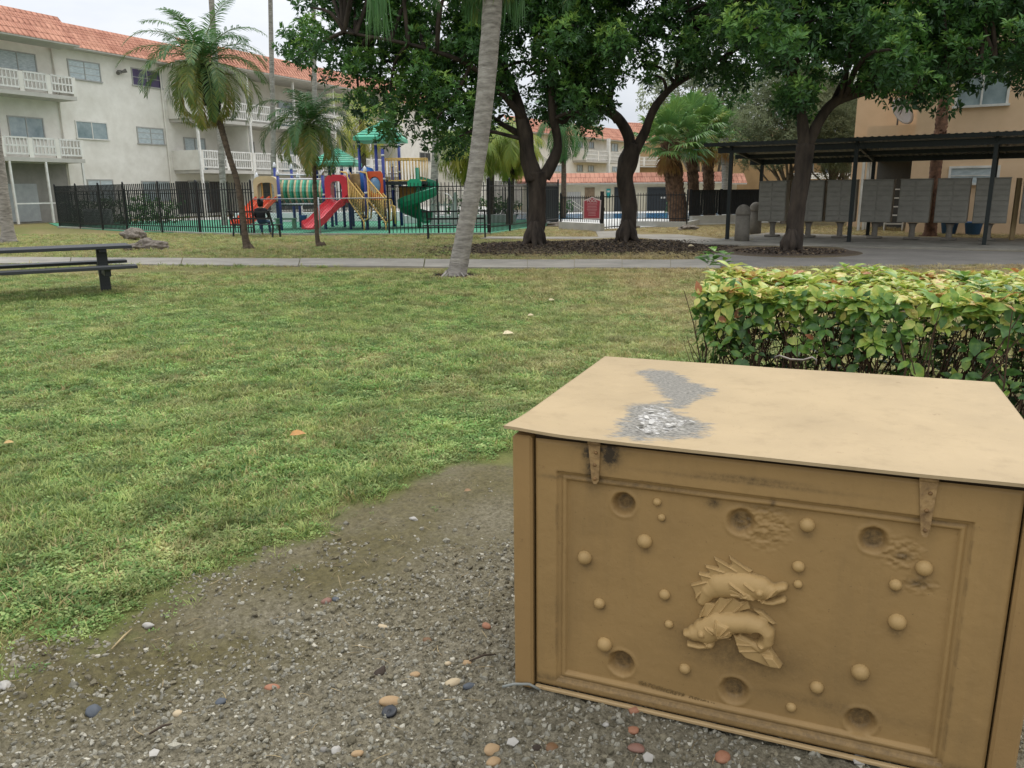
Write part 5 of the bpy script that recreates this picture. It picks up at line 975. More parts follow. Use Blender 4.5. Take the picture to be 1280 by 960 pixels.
# drain pipe
b=MB(); u=LF.uz(69,100)[0]; b.tube([(u,-.08,.3),(u,-.08,ztop-.6)],.05,8); u=LF.uz(205,150)[0]; b.tube([(u,-.08,.3),(u,-.08,ztop-.6)],.05,8); b.build('drain_pipe',stucco,LB)
# right wing: deep balconies carried on white posts
O2=2.6; ua=LF.uz(247,150,O2)[0]; s3b=LF.uz(250,147,O2)[1]; t3b=LF.uz(250,122,O2)[1]; s2b=LF.uz(252,212,O2)[1]; t2b=LF.uz(252,187,O2)[1]
bw=LF.uz(313,150,O2)[0]-ua; nb_=5
for k in range(nb_):
    balcony(LF,LB,ua+k*bw+.08,ua+(k+1)*bw-.08,O2,s3b,t3b,panels=2,side=(k==0)); balcony(LF,LB,ua+k*bw+.08,ua+(k+1)*bw-.08,O2,s2b,t2b,panels=2,side=(k==0))
    for zc in (s3b,s2b,.2):
        u=ua+(k+.42)*bw; f=empty('sliding_door',(0,0,0)); f.parent=LB; b=MB(); zc2=zc+.08
        for dx in (-.95,0,.95): b.box((u+dx,-.03,zc2+1.05),(.08,.07,2.1))
        b.box((u,-.03,zc2+2.13),(2.0,.07,.08)); b.build('door_frame',alu,f); b=MB(); b.box((u,-.015,zc2+1.05),(1.9,.02,2.1)); b.build('pane',blind if (k+int(zc))%2 else glass,f)
b=MB()
for k in range(nb_+1): b=MB(); b.box((ua+k*bw,-O2+.08,(ze-.1)/2),(.15,.15,ze-.1)); b.build('balcony_post',whitep,LB)
for k in (1,3,5): b=MB(); b.box((ua+k*bw+(.0 if k else .1),-O2/2+.15,(ze)/2-.1),(.14,O2-.35,ze-.2)); b.build('party_wall',stucco,LB)
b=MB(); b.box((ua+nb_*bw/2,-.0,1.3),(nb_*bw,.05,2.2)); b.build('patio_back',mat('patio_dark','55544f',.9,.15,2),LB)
mansard(LF,LB,ua-.6,ua+nb_*bw+.4,O2+.55,ze+.02,ze+(zt1-ze)*.95,1.2)
b=MB(); b.box((ua+nb_*bw/2,-O2/2,ze-.12),(nb_*bw+.6,O2+.9,.1)); b.build('ceiling',soff,LB)
for q in ((441,181,455,200),(484,192,500,206),(524,190,538,202)): window(LF,LB,*q,kind='dark',hb=0)
# air conditioners and meter by the fence
# ---- white block far behind the pool
P_=at(703,262,95); P_.z=0; CF=Fac(P_,(1332,236)); CB=empty('apartment_building',P_,CF.rz,'distant white three storey block with tiled roof seen between the dark trunks','building')
e_=CF.uz(740,173.5)[1]; tp=CF.uz(740,160)[1]; uA=CF.uz(640,200)[0]; uB=CF.uz(800,200)[0]
b=MB(); b.box(((uA+uB)/2,6,e_/2+.2),(uB-uA,12,e_+.3)); b.build('wall',stucco,CB); mansard(CF,CB,uA-1,uB+1,1.2,e_,tp+.3,1.6)
for q in ((721,176,728,185),(736,177,742,186,),(764,179,772,190),(692,206,703,215),(721,206,728,215),(735,207,742,215),(765,208,771,215),(655,190,668,200)): window(CF,CB,*q[:4],kind='glass',depth=.1)
u0=CF.uz(733,200,1.8)[0];u1=CF.uz(777,200,1.8)[0]; balcony(CF,CB,u0,u1,1.8,CF.uz(750,201,1.8)[1],CF.uz(750,188.5,1.8)[1],panels=3)
b=MB(); u=CF.uz(761,190,1.8)[0]; b.box((u,-1.75,e_/2),(.35,.35,e_)); b.build('balcony_post',whitep,CB)
# ---- second distant block to its right
P_=at(812,262,120); P_.z=0; DF=Fac(P_,(2400,232)); DB=empty('apartment_building',P_,DF.rz,'far tan block with pale balcony rails behind the fan palms','building')
b=MB(); ua_=DF.uz(778,200)[0];ub_=DF.uz(1010,200)[0]; z_=DF.uz(812,172)[1]; b.box(((ua_+ub_)/2,6,z_/2),(ub_-ua_,12,z_)); b.build('wall',mat('tan_stucco','b79a70',.9,.08,1),DB); mansard(DF,DB,ua_-1,ub_+1,1.2,z_,z_+2.,1.6)
for yy in (207,232): balcony(DF,DB,ua_,ub_,1.5,DF.uz(812,yy,1.5)[1],DF.uz(812,yy-11,1.5)[1],panels=14)
# ---- third distant block with ochre balconies behind the shelter
P_=at(1040,262,62); P_.z=0; EF=Fac(P_,(2600,230)); EB=empty('apartment_building',P_,EF.rz,'ochre apartment block with pale balcony rails seen under the shelter roof','building')
b=MB(); ua_=EF.uz(985,200)[0];ub_=EF.uz(1110,200)[0]; z_=EF.uz(1040,165)[1]; b.box(((ua_+ub_)/2,6,z_/2),(ub_-ua_,12,z_)); b.build('wall',mat('ochre_stucco','b3946a',.9,.1,1),EB)
for yy in (226,190): balcony(EF,EB,ua_,ub_,1.5,EF.uz(1040,yy,1.5)[1],EF.uz(1040,yy-10,1.5)[1],panels=6)
for q in ((1003,200,1016,216),(1030,204,1042,217),(1062,204,1074,217)): window(EF,EB,*q,kind='dark')
# ---- low pool house
P_=at(760,264,58); P_.z=0; PF=Fac(P_,(60000,236)); PB_=empty('pool_house',P_,PF.rz,'single storey cream pool house with an orange tiled mansard roof','building')
def pz(px,py,o=0): return PF.uz(px,py,o)
ua_=pz(655,240)[0]; ub_=pz(904,240)[0]; zr=pz(760,228)[1]; zr2=pz(760,216)[1]
b=MB(); b.box(((ua_+ub_)/2,3,zr/2+.02),(ub_-ua_,6,zr+.04)); b.build('wall',stucco2,PB_); mansard(PF,PB_,ua_-.5,ub_+.3,.8,zr,zr2,.9,rows=2)
u5=pz(931,240)[0]; b=MB(); b.box(((ub_+u5)/2,5,zr/2-.05),(u5-ub_-.02,6,zr-.1)); b.build('wing_wall',stucco2,PB_)
b=MB(); 
mansard(PF,PB_,ub_+.1,u5+.3,-.6,zr-.1,zr2-.1,.9,rows=2)
def panel(px0,py0,px1,py1,mt,name,th=.06,o=0):
    a=pz(px0,py0,o); c=pz(px1,py1,o); b=MB(); b.box(((a[0]+c[0])/2,-o-.02,(a[1]+c[1])/2),(c[0]-a[0],th,a[1]-c[1]),bev=.01); return b.build(name,mt,PB_)
whd=mat('white_gate_paint','cfcdc8',.6,.05,4); brd=mat('brown_door','8f7a60',.7,.15,3); dkd=mat('dark_shutter','2c3237',.5,.12,2); teal=mat('teal_sign','2f9a96',.5,.06,5)
fo=panel(709,240,725,264,whd,'door'); a=pz(709,240);c=pz(725,264)
b=MB(); 
for k in range(9): b.box((a[0]+(c[0]-a[0])*k/8,-.08,(a[1]+c[1])/2),(.035,.03,a[1]-c[1]))
b.build('grille',alu,fo)
panel(731,234.5,743,264,brd,'door'); fo=panel(768,234,779,264,dkd,'door'); fo=panel(809,234,835,264,mat('shutter_frame','4a4f52',.5,.1,2),'shuttered_window'); a=pz(810.5,235.5); c=pz(833.5,262.5); b=MB(); b.box(((a[0]+c[0])/2,-.06,(a[1]+c[1])/2),(c[0]-a[0],.03,a[1]-c[1])); b.build('pane',dkd,fo)
b=MB(); 
for px in (827,830.5): q=pz(px,247); b.box((q[0],-.08,q[1]),(.14,.01,.12))
b.build('notice',whd,fo)
panel(916,237,924,243,dkd,'small_window',o=-2.) if False else None
a=pz(758,236);c=pz(763,247); b=MB(); b.box(((a[0]+c[0])/2,-.06,(a[1]+c[1])/2),(c[0]-a[0],.03,a[1]-c[1]),bev=.01); o=b.build('wall_sign',teal,PB_); b=MB(); b.box(((a[0]+c[0])/2,-.078,(a[1]+c[1])/2+.12),(c[0]-a[0]-.1,.004,.12)); b.build('sign_stripe',whitep,o)
q=pz(705,239); b=MB(); b.tube([(q[0],-.02,q[1]),(q[0],-.1,q[1])],[.16,.13],14); b.build('round_lamp',mat('lamp_metal','6f6c66',.5,.1,8),PB_); q=pz(906,228); b=MB(); b.box((q[0],-.1,q[1]-.05),(.3,.25,.3),bev=.04); b.build('wall_lamp',dkd,PB_)
# ---- beige building on the right
P_=g(1131,291); RF=Fac(P_,(-900,241),flip=True); RB=empty('apartment_building',P_,RF.rz,'beige stucco apartment building behind the mailbox shelter on the right','building')
uL=0.0; uRr=16.; b=MB(); b.box(((uL+uRr)/2,4,4.6),(uRr-uL,8,9.2)); b.build('wall',beige,RB)
# recessed balcony wing further back, with parapet and dark entry below
zled=RF.uz(1110,157,-.8)[1]; uW=RF.uz(1083,180,-.8)[0]; zopen=RF.uz(1110,199,-.8)[1]
b=MB(); b.box(((uW-.02)/2,.86,(zled+zopen)/2),(-uW-.02,.12,zled-zopen)); b.build('parapet',beige,RB)
b=MB(); b.box((uW/2-.5,5.4,4.6),(-uW+.9,4,9.2)); b.build('rear_wall',beige,RB)
b=MB(); b.box((uW/2,2.1,zopen+.06),(-uW-.05,2.4,.12)); b.build('balcony_slab',beige,RB)
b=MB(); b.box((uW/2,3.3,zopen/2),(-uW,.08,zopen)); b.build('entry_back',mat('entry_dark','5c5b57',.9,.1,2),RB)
b=MB(); 
for k,px in enumerate((1077,1083,1087)): u=RF.uz(px,240,-.8-.3*k)[0]; b.box((u,.8+.3*k,zopen/2+.0),(.09,.09,zopen))
for zz in (.55,.95,1.3): b.box((uW+.35,1.5,zz),(.05,.05,.05))
b.build('entry_frame',whitep,RB)
b=MB(); 
for k in range(5): b.box((-.55,1.2,.25+.3*k),(.6,.3,.04))
b.box((-.85,1.2,.8),(.05,.3,1.6)); b.box((-.25,1.2,.8),(.05,.3,1.6)); b.build('rack',whitep,RB)
w_=window(RF,RB,1197,95,1260,132,kind='glass',bars=1,fr=whitep,depth=.08); window(RF,RB,1187,208,1248,231,kind='blind',bars=0,hb=1,fr=whitep,depth=.08); window(RF,RB,1330,90,1390,128,kind='glass',bars=1,fr=whitep)
# satellite dish stands on the balcony
q=RF.uz(1122,144,-1.2); loc=RF.P+RF.D*q[0]+RF.N*1.3; R_=empty('satellite_dish',(loc.x,loc.y,zled),0,'pale satellite dish tilted up on the balcony of the beige building','dish')
b=MB(); prof=[(.02,.0),(.2,.02),(.38,.07),(.5,.13),(.5,.15),(.38,.09),(.2,.04),(.01,.02)]; vs=[];n=24
b.lathe((0,0,0),prof,n); M_=Matrix.Rotation(math.radians(-62),3,'Y')@Matrix.Rotation(math.radians(35),3,'X'); M_=Matrix.Rotation(math.radians(62),3,'X')@Matrix.Rotation(math.radians(24),3,'Y'); b.v=[tuple(M_@Vector(v)+Vector((0,-.1,.42))) for v in b.v]; b.build('reflector',mat('dish_grey','b9bdc2',.5,.06,3),R_,True)
b=MB(); b.tube([(0,.0,0),(0,0,.4)],.03,8); b.tube([(0,-.1,.35),(-.12,-.6,.62)],.018,6); b.box((-.12,-.62,.64),(.1,.12,.1),bev=.02); b.build('arm',mat('lamp_metal','6f6c66',.5,.1,8),R_)
# ================================================================ POOL AREA
blk=mat('black_iron','191b1d',.45,.15,12,.1,40); dgr=mat('dark_green_iron','1d2624',.5,.15,12,.1,40)
sheet('pool_deck',[at(640,264,57)[:2]+(0,) if False else (-2.,57.9),(17.,57.9),(13.,37.5),(8.,35.6),(3.7,32.2),(1.9,37.8)],.035,mat('pool_deck_paint','cfcdc6',.8,.06,1,obj=False),th=.04,label='pale painted deck around the pool',cat='deck')
b=MB(); b.box((7.0,48,.045),(13.5,9,.02)); tag(b.build('pool_water',mat('pool_water','3f86b5',.08,.1,1,.2,6,spec=.6)),'blue swimming pool water seen through the pickets','water',None,'structure')
def curb_run(pts,h,w,mt,name,label,cat):
    b=MB()
    for a,c in zip(pts[:-1],pts[1:]): b.bar((a[0],a[1],h/2),(c[0],c[1],h/2),w,h)
    return tag(b.build(name,mt),label,cat)
def picket_fence(name,pts,zb,zt,label,sp=.115,pw=.02,posts=2.4,rails=(.12,.92),pm_=blk,post_w=.06,over=.0,point=True,cat='fence',group=None,postover=.08):
    R_=empty(name,(pts[0][0],pts[0][1],0),0,label,cat,group); o=Vector((pts[0][0],pts[0][1],0)); up_=Vector((0,0,1))
    for a,c in zip(pts[:-1],pts[1:]):
        a=Vector((a[0],a[1],0))-o; c=Vector((c[0],c[1],0))-o; L_=(c-a).length; d=(c-a)/L_; n=max(1,round(L_/posts)); h=zt-zb
        for k in range(n+1):
            if k==0 and (a.length>.01): continue
            p=a+d*L_*k/n; b=MB(); b.box((p.x,p.y,(zt+postover)/2),(post_w,post_w,zt+postover),rz=math.atan2(d.y,d.x)); b.lathe((p.x,p.y,zt+postover),[(post_w*.7,0),(post_w*.5,.03),(.005,.06)],8); b.build('post',pm_,R_)
        for k in range(n):
            p=a+d*L_*k/n; q=a+d*L_*(k+1)/n; b=MB(); m_=int((q-p).length/sp)
            for r in rails: b.bar(p+up_*(zb+h*r),q+up_*(zb+h*r),.03,.035)
            for i in range(1,m_): 
                x=p+(q-p)*i/m_; b.box((x.x,x.y,zb+h*.5),(pw,pw,h),rz=math.atan2(d.y,d.x))
            b.build('picket_panel',pm_,R_)
    return R_
# low white wall with the pool fence on it, and the gate
wl=mat('white_low_wall','c3c0b6',.85,.1,2,.2,40)
kp=at(701,262,33.2); curb_run([(3.5,30.95),(kp.x,kp.y)],.29,.2,wl,'low_wall','low white kerb wall left of the pool gate','wall')
gp=g(752,289); gp2=g(786,286.5)
picket_fence('pool_fence',[(gp.x,gp.y),(kp.x,kp.y)],.32,1.32,'black picket fence with the red sign, left of the pool gate',posts=2.6)
R_=empty('pool_gate',(gp.x,gp.y,0),math.atan2(gp2.y-gp.y,gp2.x-gp.x),'narrow black picket gate between the fence and the middle tree','gate'); w_=(gp2-gp).length
b=MB(); b.box((0,0,.74),(.1,.1,1.48)); b.build('post',blk,R_); b=MB(); b.box((.1,0,.82),(.07,.09,.12),bev=.01); b.build('latch',blk,R_); b=MB(); 
for z in (.14,1.28): b.box((w_/2+.05,0,z),(w_-.1,.03,.035))
for i in range(10): b.box((.12+(w_-.2)*i/9,.0,.72),(.02,.022,1.28))
b.build('picket_panel',blk,R_)
rp=[g(790,283),g(858,284)]; rp=[(rp[0].x,rp[0].y),(rp[1].x,rp[1].y)]
curb_run([(rp[0][0],rp[0][1]),(rp[1][0],rp[1][1]),(9.2,38.2),(12.8,46.)],.22,.22,wl,'low_wall','low white kerb wall right of the middle tree','wall')
picket_fence('pool_fence',[(gp2.x+.1,gp2.y+.1),rp[0],rp[1]],.2,1.4,'black picket fence between the middle tree and the fan palms',posts=2.2)
# black board fence behind the bollards
R_=empty('board_fence',(rp[1][0],rp[1][1],0),0,'solid black board fence running behind the bollards','fence'); o=Vector((rp[1][0],rp[1][1],0))
pts=[Vector((rp[1][0],rp[1][1]+.05,0)),Vector((8.9,37.2,0)),Vector((16.,39.,0))]
pts=[at(862,270,36),at(900,270,36.8),at(985,266,39),at(1080,262,43)]
for a,c in zip(pts[:-1],pts[1:]):
    a=Vector((a.x,a.y,0))-o; c=Vector((c.x,c.y,0))-o; d=c-a; n=int(d.length/.14); b=MB(); rn=random.Random(3)
    for i in range(n): p=a+d*(i+.5)/n; b.box((p.x,p.y,.95+rn.uniform(-.012,.012)),(.125,.02,1.02),rz=math.atan2(d.y,d.x)); 
    b.build('board_panel',mat('black_board','24282a',.7,.2,5),R_); b=MB(); b.box((a.x,a.y-.04,.75),(.1,.1,1.55)); b.build('post',blk,R_)
    b=MB(); b.bar(a+Vector((0,-.03,1.47)),c+Vector((0,-.03,1.47)),.06,.04); b.bar(a+Vector((0,-.03,.42)),c+Vector((0,-.03,.42)),.06,.04); b.build('rail',blk,R_)
curb_run([(q.x,q.y-.25) for q in pts],.38,.2,wl,'low_wall','sloping white kerb under the black board fence','wall')
# red notice board on the pool fence
ps=at(740,260,31.0); R_=empty('notice_board',ps,math.atan2(-1,.1)*0-.12,'red notice board with white border hung on the pool fence','sign'); ww=.68;hh=.86; s_=31.0/1000
def sgn_poly(w,h,y): return [(-w/2,y,-h/2),(w/2*.93,y,-h/2),(w/2,y,h*.34),(w*.16,y,h*.44),(0,y,h*.5),(-w*.16,y,h*.44),(-w/2,y,h*.34)]
b=MB(); b.prism(sgn_poly(22*s_,27*s_,0),(0,.03,0)); b.build('board',mat('sign_border','e3cfcc',.5,.05,6),R_); b=MB(); b.prism(sgn_poly(19*s_,24*s_,-.006),(0,.004,0)); b.build('panel',mat('sign_red','bd4f5a',.5,.08,6),R_)
b=MB(); rn=random.Random(4)
for k in range(9): b.box((0,-.012,.17-.055*k),(.40-rn.uniform(0,.14),.004,.018))
b.build('text_lines',mat('sign_text','e0a9ad',.6,.05,6),R_)
def text(body,size,loc,rot,mt,parent,name='lettering',ext=.002,ax='CENTER'):
    cu=bpy.data.curves.new(name,'FONT'); cu.body=body; cu.size=size; cu.extrude=ext; cu.align_x=ax; cu.align_y='CENTER'; t=bpy.data.objects.new(name,cu); COL.objects.link(t); me=bpy.data.meshes.new_from_object(t); COL.objects.unlink(t); bpy.data.objects.remove(t); o=bpy.data.objects.new(name,me); COL.objects.link(o); me.materials.clear(); me.materials.append(mt); o.parent=parent; o.location=loc; o.rotation_euler=rot; return o
text('POOL',.15,(0,-.012,.26),(math.pi/2,0,0),mat('sign_white','f0e8e6',.5,.03,6),R_)
a=at(722,255,32.7); b=MB(); 
for dz in (0,.07): b.tube([Vector((-.75,.0,.28-dz*2)),Vector((-.3,0,-.02-dz*2))],.014,6)
b.build('side_rods',whitep,R_)
# ================================================================ PLAYGROUND FENCE
rub=mat('green_rubber','4f9272',.9,.1,1.2,.3,60,c2='3f7d60',obj=False)
fa=g(75,284.5);fb=g(160,289.5);fc=g(250,292.3);fd=g(300,293.5); fe=g(487,294);ff=g(612,293); fg=(2.2,37.6)
sheet('playground_surface',[(fa.x,fa.y),(fb.x,fb.y),(fc.x,fc.y),(fd.x,fd.y),(fe.x,fe.y),(ff.x,ff.y),fg,(0,48),(-14,50),(-26,46)],.03,rub,label='green rubber playground surface',cat='playground surface')
sheet('pavement',[(-24,45),(-14,50.02),(0,48.02),(2.2,41),(2,57.8),(-4,90),(-14,90),(-16,64)],.026,mat('pale_pavement','b9b6ad',.9,.08,1,obj=False),label='pale paving behind the playground',cat='pavement')
curb_run([(fa.x,fa.y-.12),(fc.x,fc.y-.12),(fd.x,fd.y-.12),(fe.x,fe.y-.12),(ff.x,ff.y-.12)],.07,.14,mat('pale_edging','a9a598',.9,.15,2,.2,30),'edging','pale concrete edging along the playground fence','edging')
picket_fence('playground_fence',[(fa.x,fa.y),(fb.x,fb.y),(fc.x,fc.y)],.08,1.98,'tall black picket fence at the left side of the playground',sp=.13,pw=.034,posts=2.3,rails=(.1,.86),postover=.05,post_w=.06)
fh=g(318,293.6); picket_fence('playground_fence',[(fc.x+.05,fc.y-.02),(fh.x,fh.y)],.08,1.95,'black picket fence behind the bent date palm',sp=.13,pw=.032,posts=2.3,rails=(.1,.86),postover=.05)
picket_fence('playground_fence',[(fe.x,fe.y),(ff.x-.05,ff.y)],.08,1.86,'black picket fence in front of the spiral slide',sp=.13,pw=.026,posts=2.1,rails=(.1,.92))
picket_fence('playground_fence',[(ff.x,ff.y),fg],.08,1.9,'black picket fence running back along the right side of the playground',sp=.13,pw=.024,posts=2.2,rails=(.1,.9))
picket_fence('playground_fence',[(fg[0],fg[1]+.1),(1.,47.5),(-13,49.5),(-25,46.2)],.05,1.75,'far black picket fence behind the playground equipment',sp=.16,pw=.026,posts=3.2,rails=(.1,.9))
# chain link stretch: low wire mesh between slim posts
R_=empty('chain_link_fence',(fh.x,fh.y,0),0,'low chain link fence in front of the playground slides','fence'); galvp=mat('galvanised','a4a8a8',.4,.12,10,metal=.5); o=Vector((fh.x,fh.y,0)); a=Vector((0,0,0)); c=Vector((fe.x,fe.y,0))-o; hC=1.28
b=MB(); d=c-a; L_=d.length; d.normalize(); st=.11; n=int(L_/st)
for k in range(-12,n+1):
    for s in (1,-1):
        x0=k*st; x1=x0+hC; z0,z1=(.05,.05+hC) if s>0 else (.05+hC,.05)
        aa=max(x0,0);bb=min(x1,L_)
        if bb-aa<.02: continue
        za=z0+(z1-z0)*(aa-x0)/(x1-x0); zb_=z0+(z1-z0)*(bb-x0)/(x1-x0); b.bar(d*aa+Vector((0,0,za)),d*bb+Vector((0,0,zb_)),.007)
b.build('wire_mesh',mat('dark_wire','3c4243',.5,.1,10),R_)
for t in (0,.5,1): p=d*L_*t; b=MB(); b.tube([p,p+Vector((0,0,hC+.1))],.03,8); b.build('post',galvp,R_,True)
b=MB(); b.tube([d*.0+Vector((0,0,hC+.05)),d*L_+Vector((0,0,hC+.05))],.018,8); b.build('rail',galvp,R_,True)
# ================================================================ BOLLARDS
bc=mat('bollard_concrete','837d72',.92,.15,8,.5,50)
for (px,py,lb) in ((927,303,'front bollard of two beside the shelter post, nearer the lawn'),(943,293.5,'rear bollard of two beside the shelter post')):
    p=g(px,py); p=Vector((p.x,p.y,.0)); R_=empty('bollard',p,0,'rounded grey concrete '+lb,'bollard','concrete bollards'); r=.21; b=MB(); b.lathe((0,0,0),[(r*1.02,0),(r,.3),(r*.98,.78)],24); b.build('shaft',bc,R_,True)
    b=MB(); b.lathe((0,0,.79),[(r*.9,-.01),(r*.9,0),(r*1.04,.01),(r*1.04,.05)]+[(r*1.02*math.cos(t),.06+.24*math.sin(t)) for t in [i*math.pi/2/8 for i in range(8)]]+[(.005,.3)],24); b.build('dome',bc,R_,True)
# ================================================================ MAILBOX SHELTER
SP=Vector((6.57,24.6,0)); SD=Vector((.855,-.518,0)).normalized(); SN=Vector((.518,.855,0)).normalized(); rz=math.atan2(SD.y,SD.x)
R_=empty('mailbox_shelter',SP,rz,'long open shelter with black posts and corrugated metal roof over the mailboxes','shelter')
zf=2.70;zb=2.36; LEN=13.2; us=[0,3.45,6.75,10.3]
for k,u in enumerate(us):
    for (v,z) in ((0,zf-.12),(3.6,zb-.0)):
        b=MB(); b.box((u,v,z/2+.02),(.1,.1,z-.02)); b.box((u,v,.035),(.26,.26,.03)); b.build('post',dgr,R_)
b=MB(); b.box((LEN/2-.4,0,zf-.06),(LEN,.08,.16)); b.box((LEN/2-.4,3.6,zb+.02),(LEN,.08,.16)); b.box((LEN/2-.4,1.8,(zf+zb)/2-.02),(LEN,.06,.12))
for u in us: b.bar((u,-.1,zf+.0),(u,3.7,zb-.02),.07,.12)
b.build('beam',dgr,R_)
# corrugated roof sheet
nx=int((LEN+.6)/.045); V_=[];F_=[]
for i in range(nx):
    u=-.3+i*.045; h=.022*math.sin(i*math.pi/2+.6)
    V_+=[(u,-.45,zf+.14+h),(u,4.0,zb+.07+h),(u,-.45,zf+.135+h),(u,4.0,zb+.065+h)]
for i in range(nx-1): a=i*4; F_+=[(a,a+4,a+5,a+1),(a+2,a+3,a+7,a+6)]
me=bpy.data.meshes.new('roof'); me.from_pydata(V_,[],F_); rm=mat('shelter_metal','8b8d88',.5,.2,1.5,.1,20,metal=.2,c2='6a6c68'); me.materials.append(rm); o=bpy.data.objects.new('roof',me); COL.objects.link(o); o.parent=R_
b=MB(); b.box((LEN/2-.4,-.44,zf+.09),(LEN+.6,.03,.1)); b.box((-.32,1.78,(zf+zb)/2+.1),(.03,4.4,.06),M=Matrix.Rotation(-math.atan2(zf-zb,4.4),3,'X')); b.build('fascia',dgr,R_)
# mailboxes -----------------------------------------------------
mbm=mat('mailbox_bronze','8d8a7f',.5,.12,4,.05,30,c2='7a776d',spec=.5); mbd=mat('mailbox_gap','2a2a26',.8); mbl=mat('mailbox_lock','8f8c80',.35,.1,20,metal=.7)
proto=empty('cluster_mailbox',(0,0,0))
def mailbox(parent):
    w,d,h,z0=.82,.45,1.20,.49
    b=MB(); b.box((0,0,z0+h/2),(w,d,h),bev=.012); b.prism([(-w/2-.01,-d/2-.02,z0+h+.002),(-w/2-.01,d/2,z0+h+.002),(-w/2-.01,d/2,z0+h+.03),(-w/2-.01,-d/2-.02,z0+h+.02)],(w+.02,0,0)); b.build('cabinet',mbm,parent)
    for s in (-1,1):
        b=MB(); cx=s*w/4; rows_=8; hh=(h-.06)/rows_
        for r in range(rows_):
            zz=z0+.03+hh*(r+.5); b.box((cx,-d/2-.008,zz),(w/2-.04,.024,hh-.03),bev=.003)
        col_=b.build('door_column',mbm,parent); b=MB()
        for r in range(rows_): zz=z0+.03+hh*(r+.5); b.tube([(cx-w*.19,-d/2-.014,zz),(cx-w*.19,-d/2-.022,zz)],.011,8); b.box((cx+.04,-d/2-.017,zz+.015),(.07,.004,.018))
        b.build('lock',mbl,col_)
    b=MB(); b.lathe((0,0,.03),[(.12,.0),(.12,.02),(.085,.03),(.075,.3),(.11,.42),(.16,.44)],12); b.build('pedestal',bc,parent); b=MB(); b.box((0,0,.04),(.42,.34,.05),bev=.01); b.build('base_plate',bc,parent)
mailbox(proto)
Lf=Fac(SP+SN*1.75,(0,0)); Lf.D=SD.copy(); Lf.N=SN.copy(); Lf.P=SP+SN*1.75
mpx=[(968,'leftmost mailbox unit, just right of the bollards'),(1013,'mailbox unit partly hidden by the forked tree'),(1053,'mailbox unit just right of the forked tree'),(1097,'mailbox unit in front of the dark entry'),(1144,'mailbox unit left of the reddish palm trunk'),(1191,'mailbox unit right of the reddish palm trunk'),(1240,'mailbox unit behind the right shelter posts'),(1300,'mailbox unit cut by the right edge of the photo')]
for k,(px,lb) in enumerate(mpx):
    u=Lf.uz(px,250)[0]; o=proto if k==0 else copy_tree(proto); p=Lf.P+SD*u; o.location=(p.x,p.y,.045); o.rotation_euler=(0,random.uniform(-.012,.012),rz+random.uniform(-.03,.03)); tag(o,'grey brown metal '+lb,'mailbox','cluster mailboxes under the shelter')
# wooden post and blue bins behind the mailboxes
p=Lf.P+SD*Lf.uz(1271,250)[0]+SN*.1; b=MB(); b.box((0,0,.86),(.12,.09,1.66),bev=.01); o=b.build('wooden_post',mat('timber','a08a63',.85,.2,4,.3,30,stretch=(1,1,.2))); o.location=(p.x,p.y,.05); tag(o,'weathered wooden post between the last two mailboxes','post')
for (px,Y_,lb) in ((1216,26,'blue bin behind the right shelter post'),(1186,26.6,'blue bin right of the reddish palm trunk')):
    p=at(px,290,Y_); b=MB(); b.lathe((0,0,0),[(.2,0),(.26,.35),(.28,.36),(.28,.4),(.24,.4),(.2,.05)],14); o=b.build('bin',mat('blue_plastic','3f6a99',.5,.1,5),smooth=True); o.location=(p.x,p.y,0.03); tag(o,lb,'bin')
# ================================================================ PICNIC TABLE
tb=mat('dark_plank','2f3233',.55,.2,8,.15,40,spec=.5,stretch=(.3,3,3))
e0=g(155,303.5,.76); e1=g(0,309.5,.76); dT=Vector((e1.x-e0.x,e1.y-e0.y,0)).normalized(); leg=g(133,365); rzt=math.atan2(dT.y,dT.x)
R_=empty('picnic_table',(leg.x,leg.y,0),rzt,'dark picnic table with attached benches cut by the left edge','table'); nT=Vector((-dT.y,dT.x,0)); sy=1 if nT.y<0 else -1
b=MB(); Lt=2.6; 
for k in range(5): b.box((Lt/2-.42,(-.3+k*.15),.735),(Lt,.143,.05),bev=.006)
b.build('table_top',tb,R_)
for s in (-1,1):
    b=MB(); 
    for k in (-.075,.075): b.box((Lt/2-.42,s*.64+k,.445),(Lt,.143,.05),bev=.006)
    b.build('bench_plank',tb,R_)
for x in (0,1.75):
    f=MB(); f.box((x,0,.35),(.15,.15,.71),bev=.01); f.build('leg',tb,R_); f=MB(); f.box((x,0,.36),(.09,1.3,.11),bev=.008); f.box((x,0,.69),(.09,.66,.045)); f.build('crossbeam',tb,R_)
# ================================================================ ROCKS
rk=mat('coral_rock','8b8175',.95,.3,6,.9,18,c2='5d554b')
for (px,py,w,h,lb,sd_) in ((166,300,34,17,'rough grey rock, upper one behind the picnic table',61),(192,312,44,14,'low dark rock right of the smaller pieces behind the picnic table',62),(165,313,26,10,'flat pale rock below the upper rough rock',63),(180,306,24,9,'small brown rock between the other rocks on the lawn',64),(697,283,24,7,'flat brown rock beside the pool kerb',65),(795,286,14,5,'small flat rock right of the middle tree',66),(862,288,30,8,'low brown stump like rock in front of the fan palms',67)):
    c=g(px,py); s=c.length/1000; me=rock_mesh(sd_,4,.55,1,1.5); me.materials.append(rk); me.polygons.foreach_set('use_smooth',[True]*len(me.polygons)); o=bpy.data.objects.new('rock',me); COL.objects.link(o); o.location=(c.x,c.y+.15,.02+h*s*.15); o.scale=(w*s*.34,w*s*.3,h*s*.5); tag(o,lb,'rock','rocks lying on the lawn')
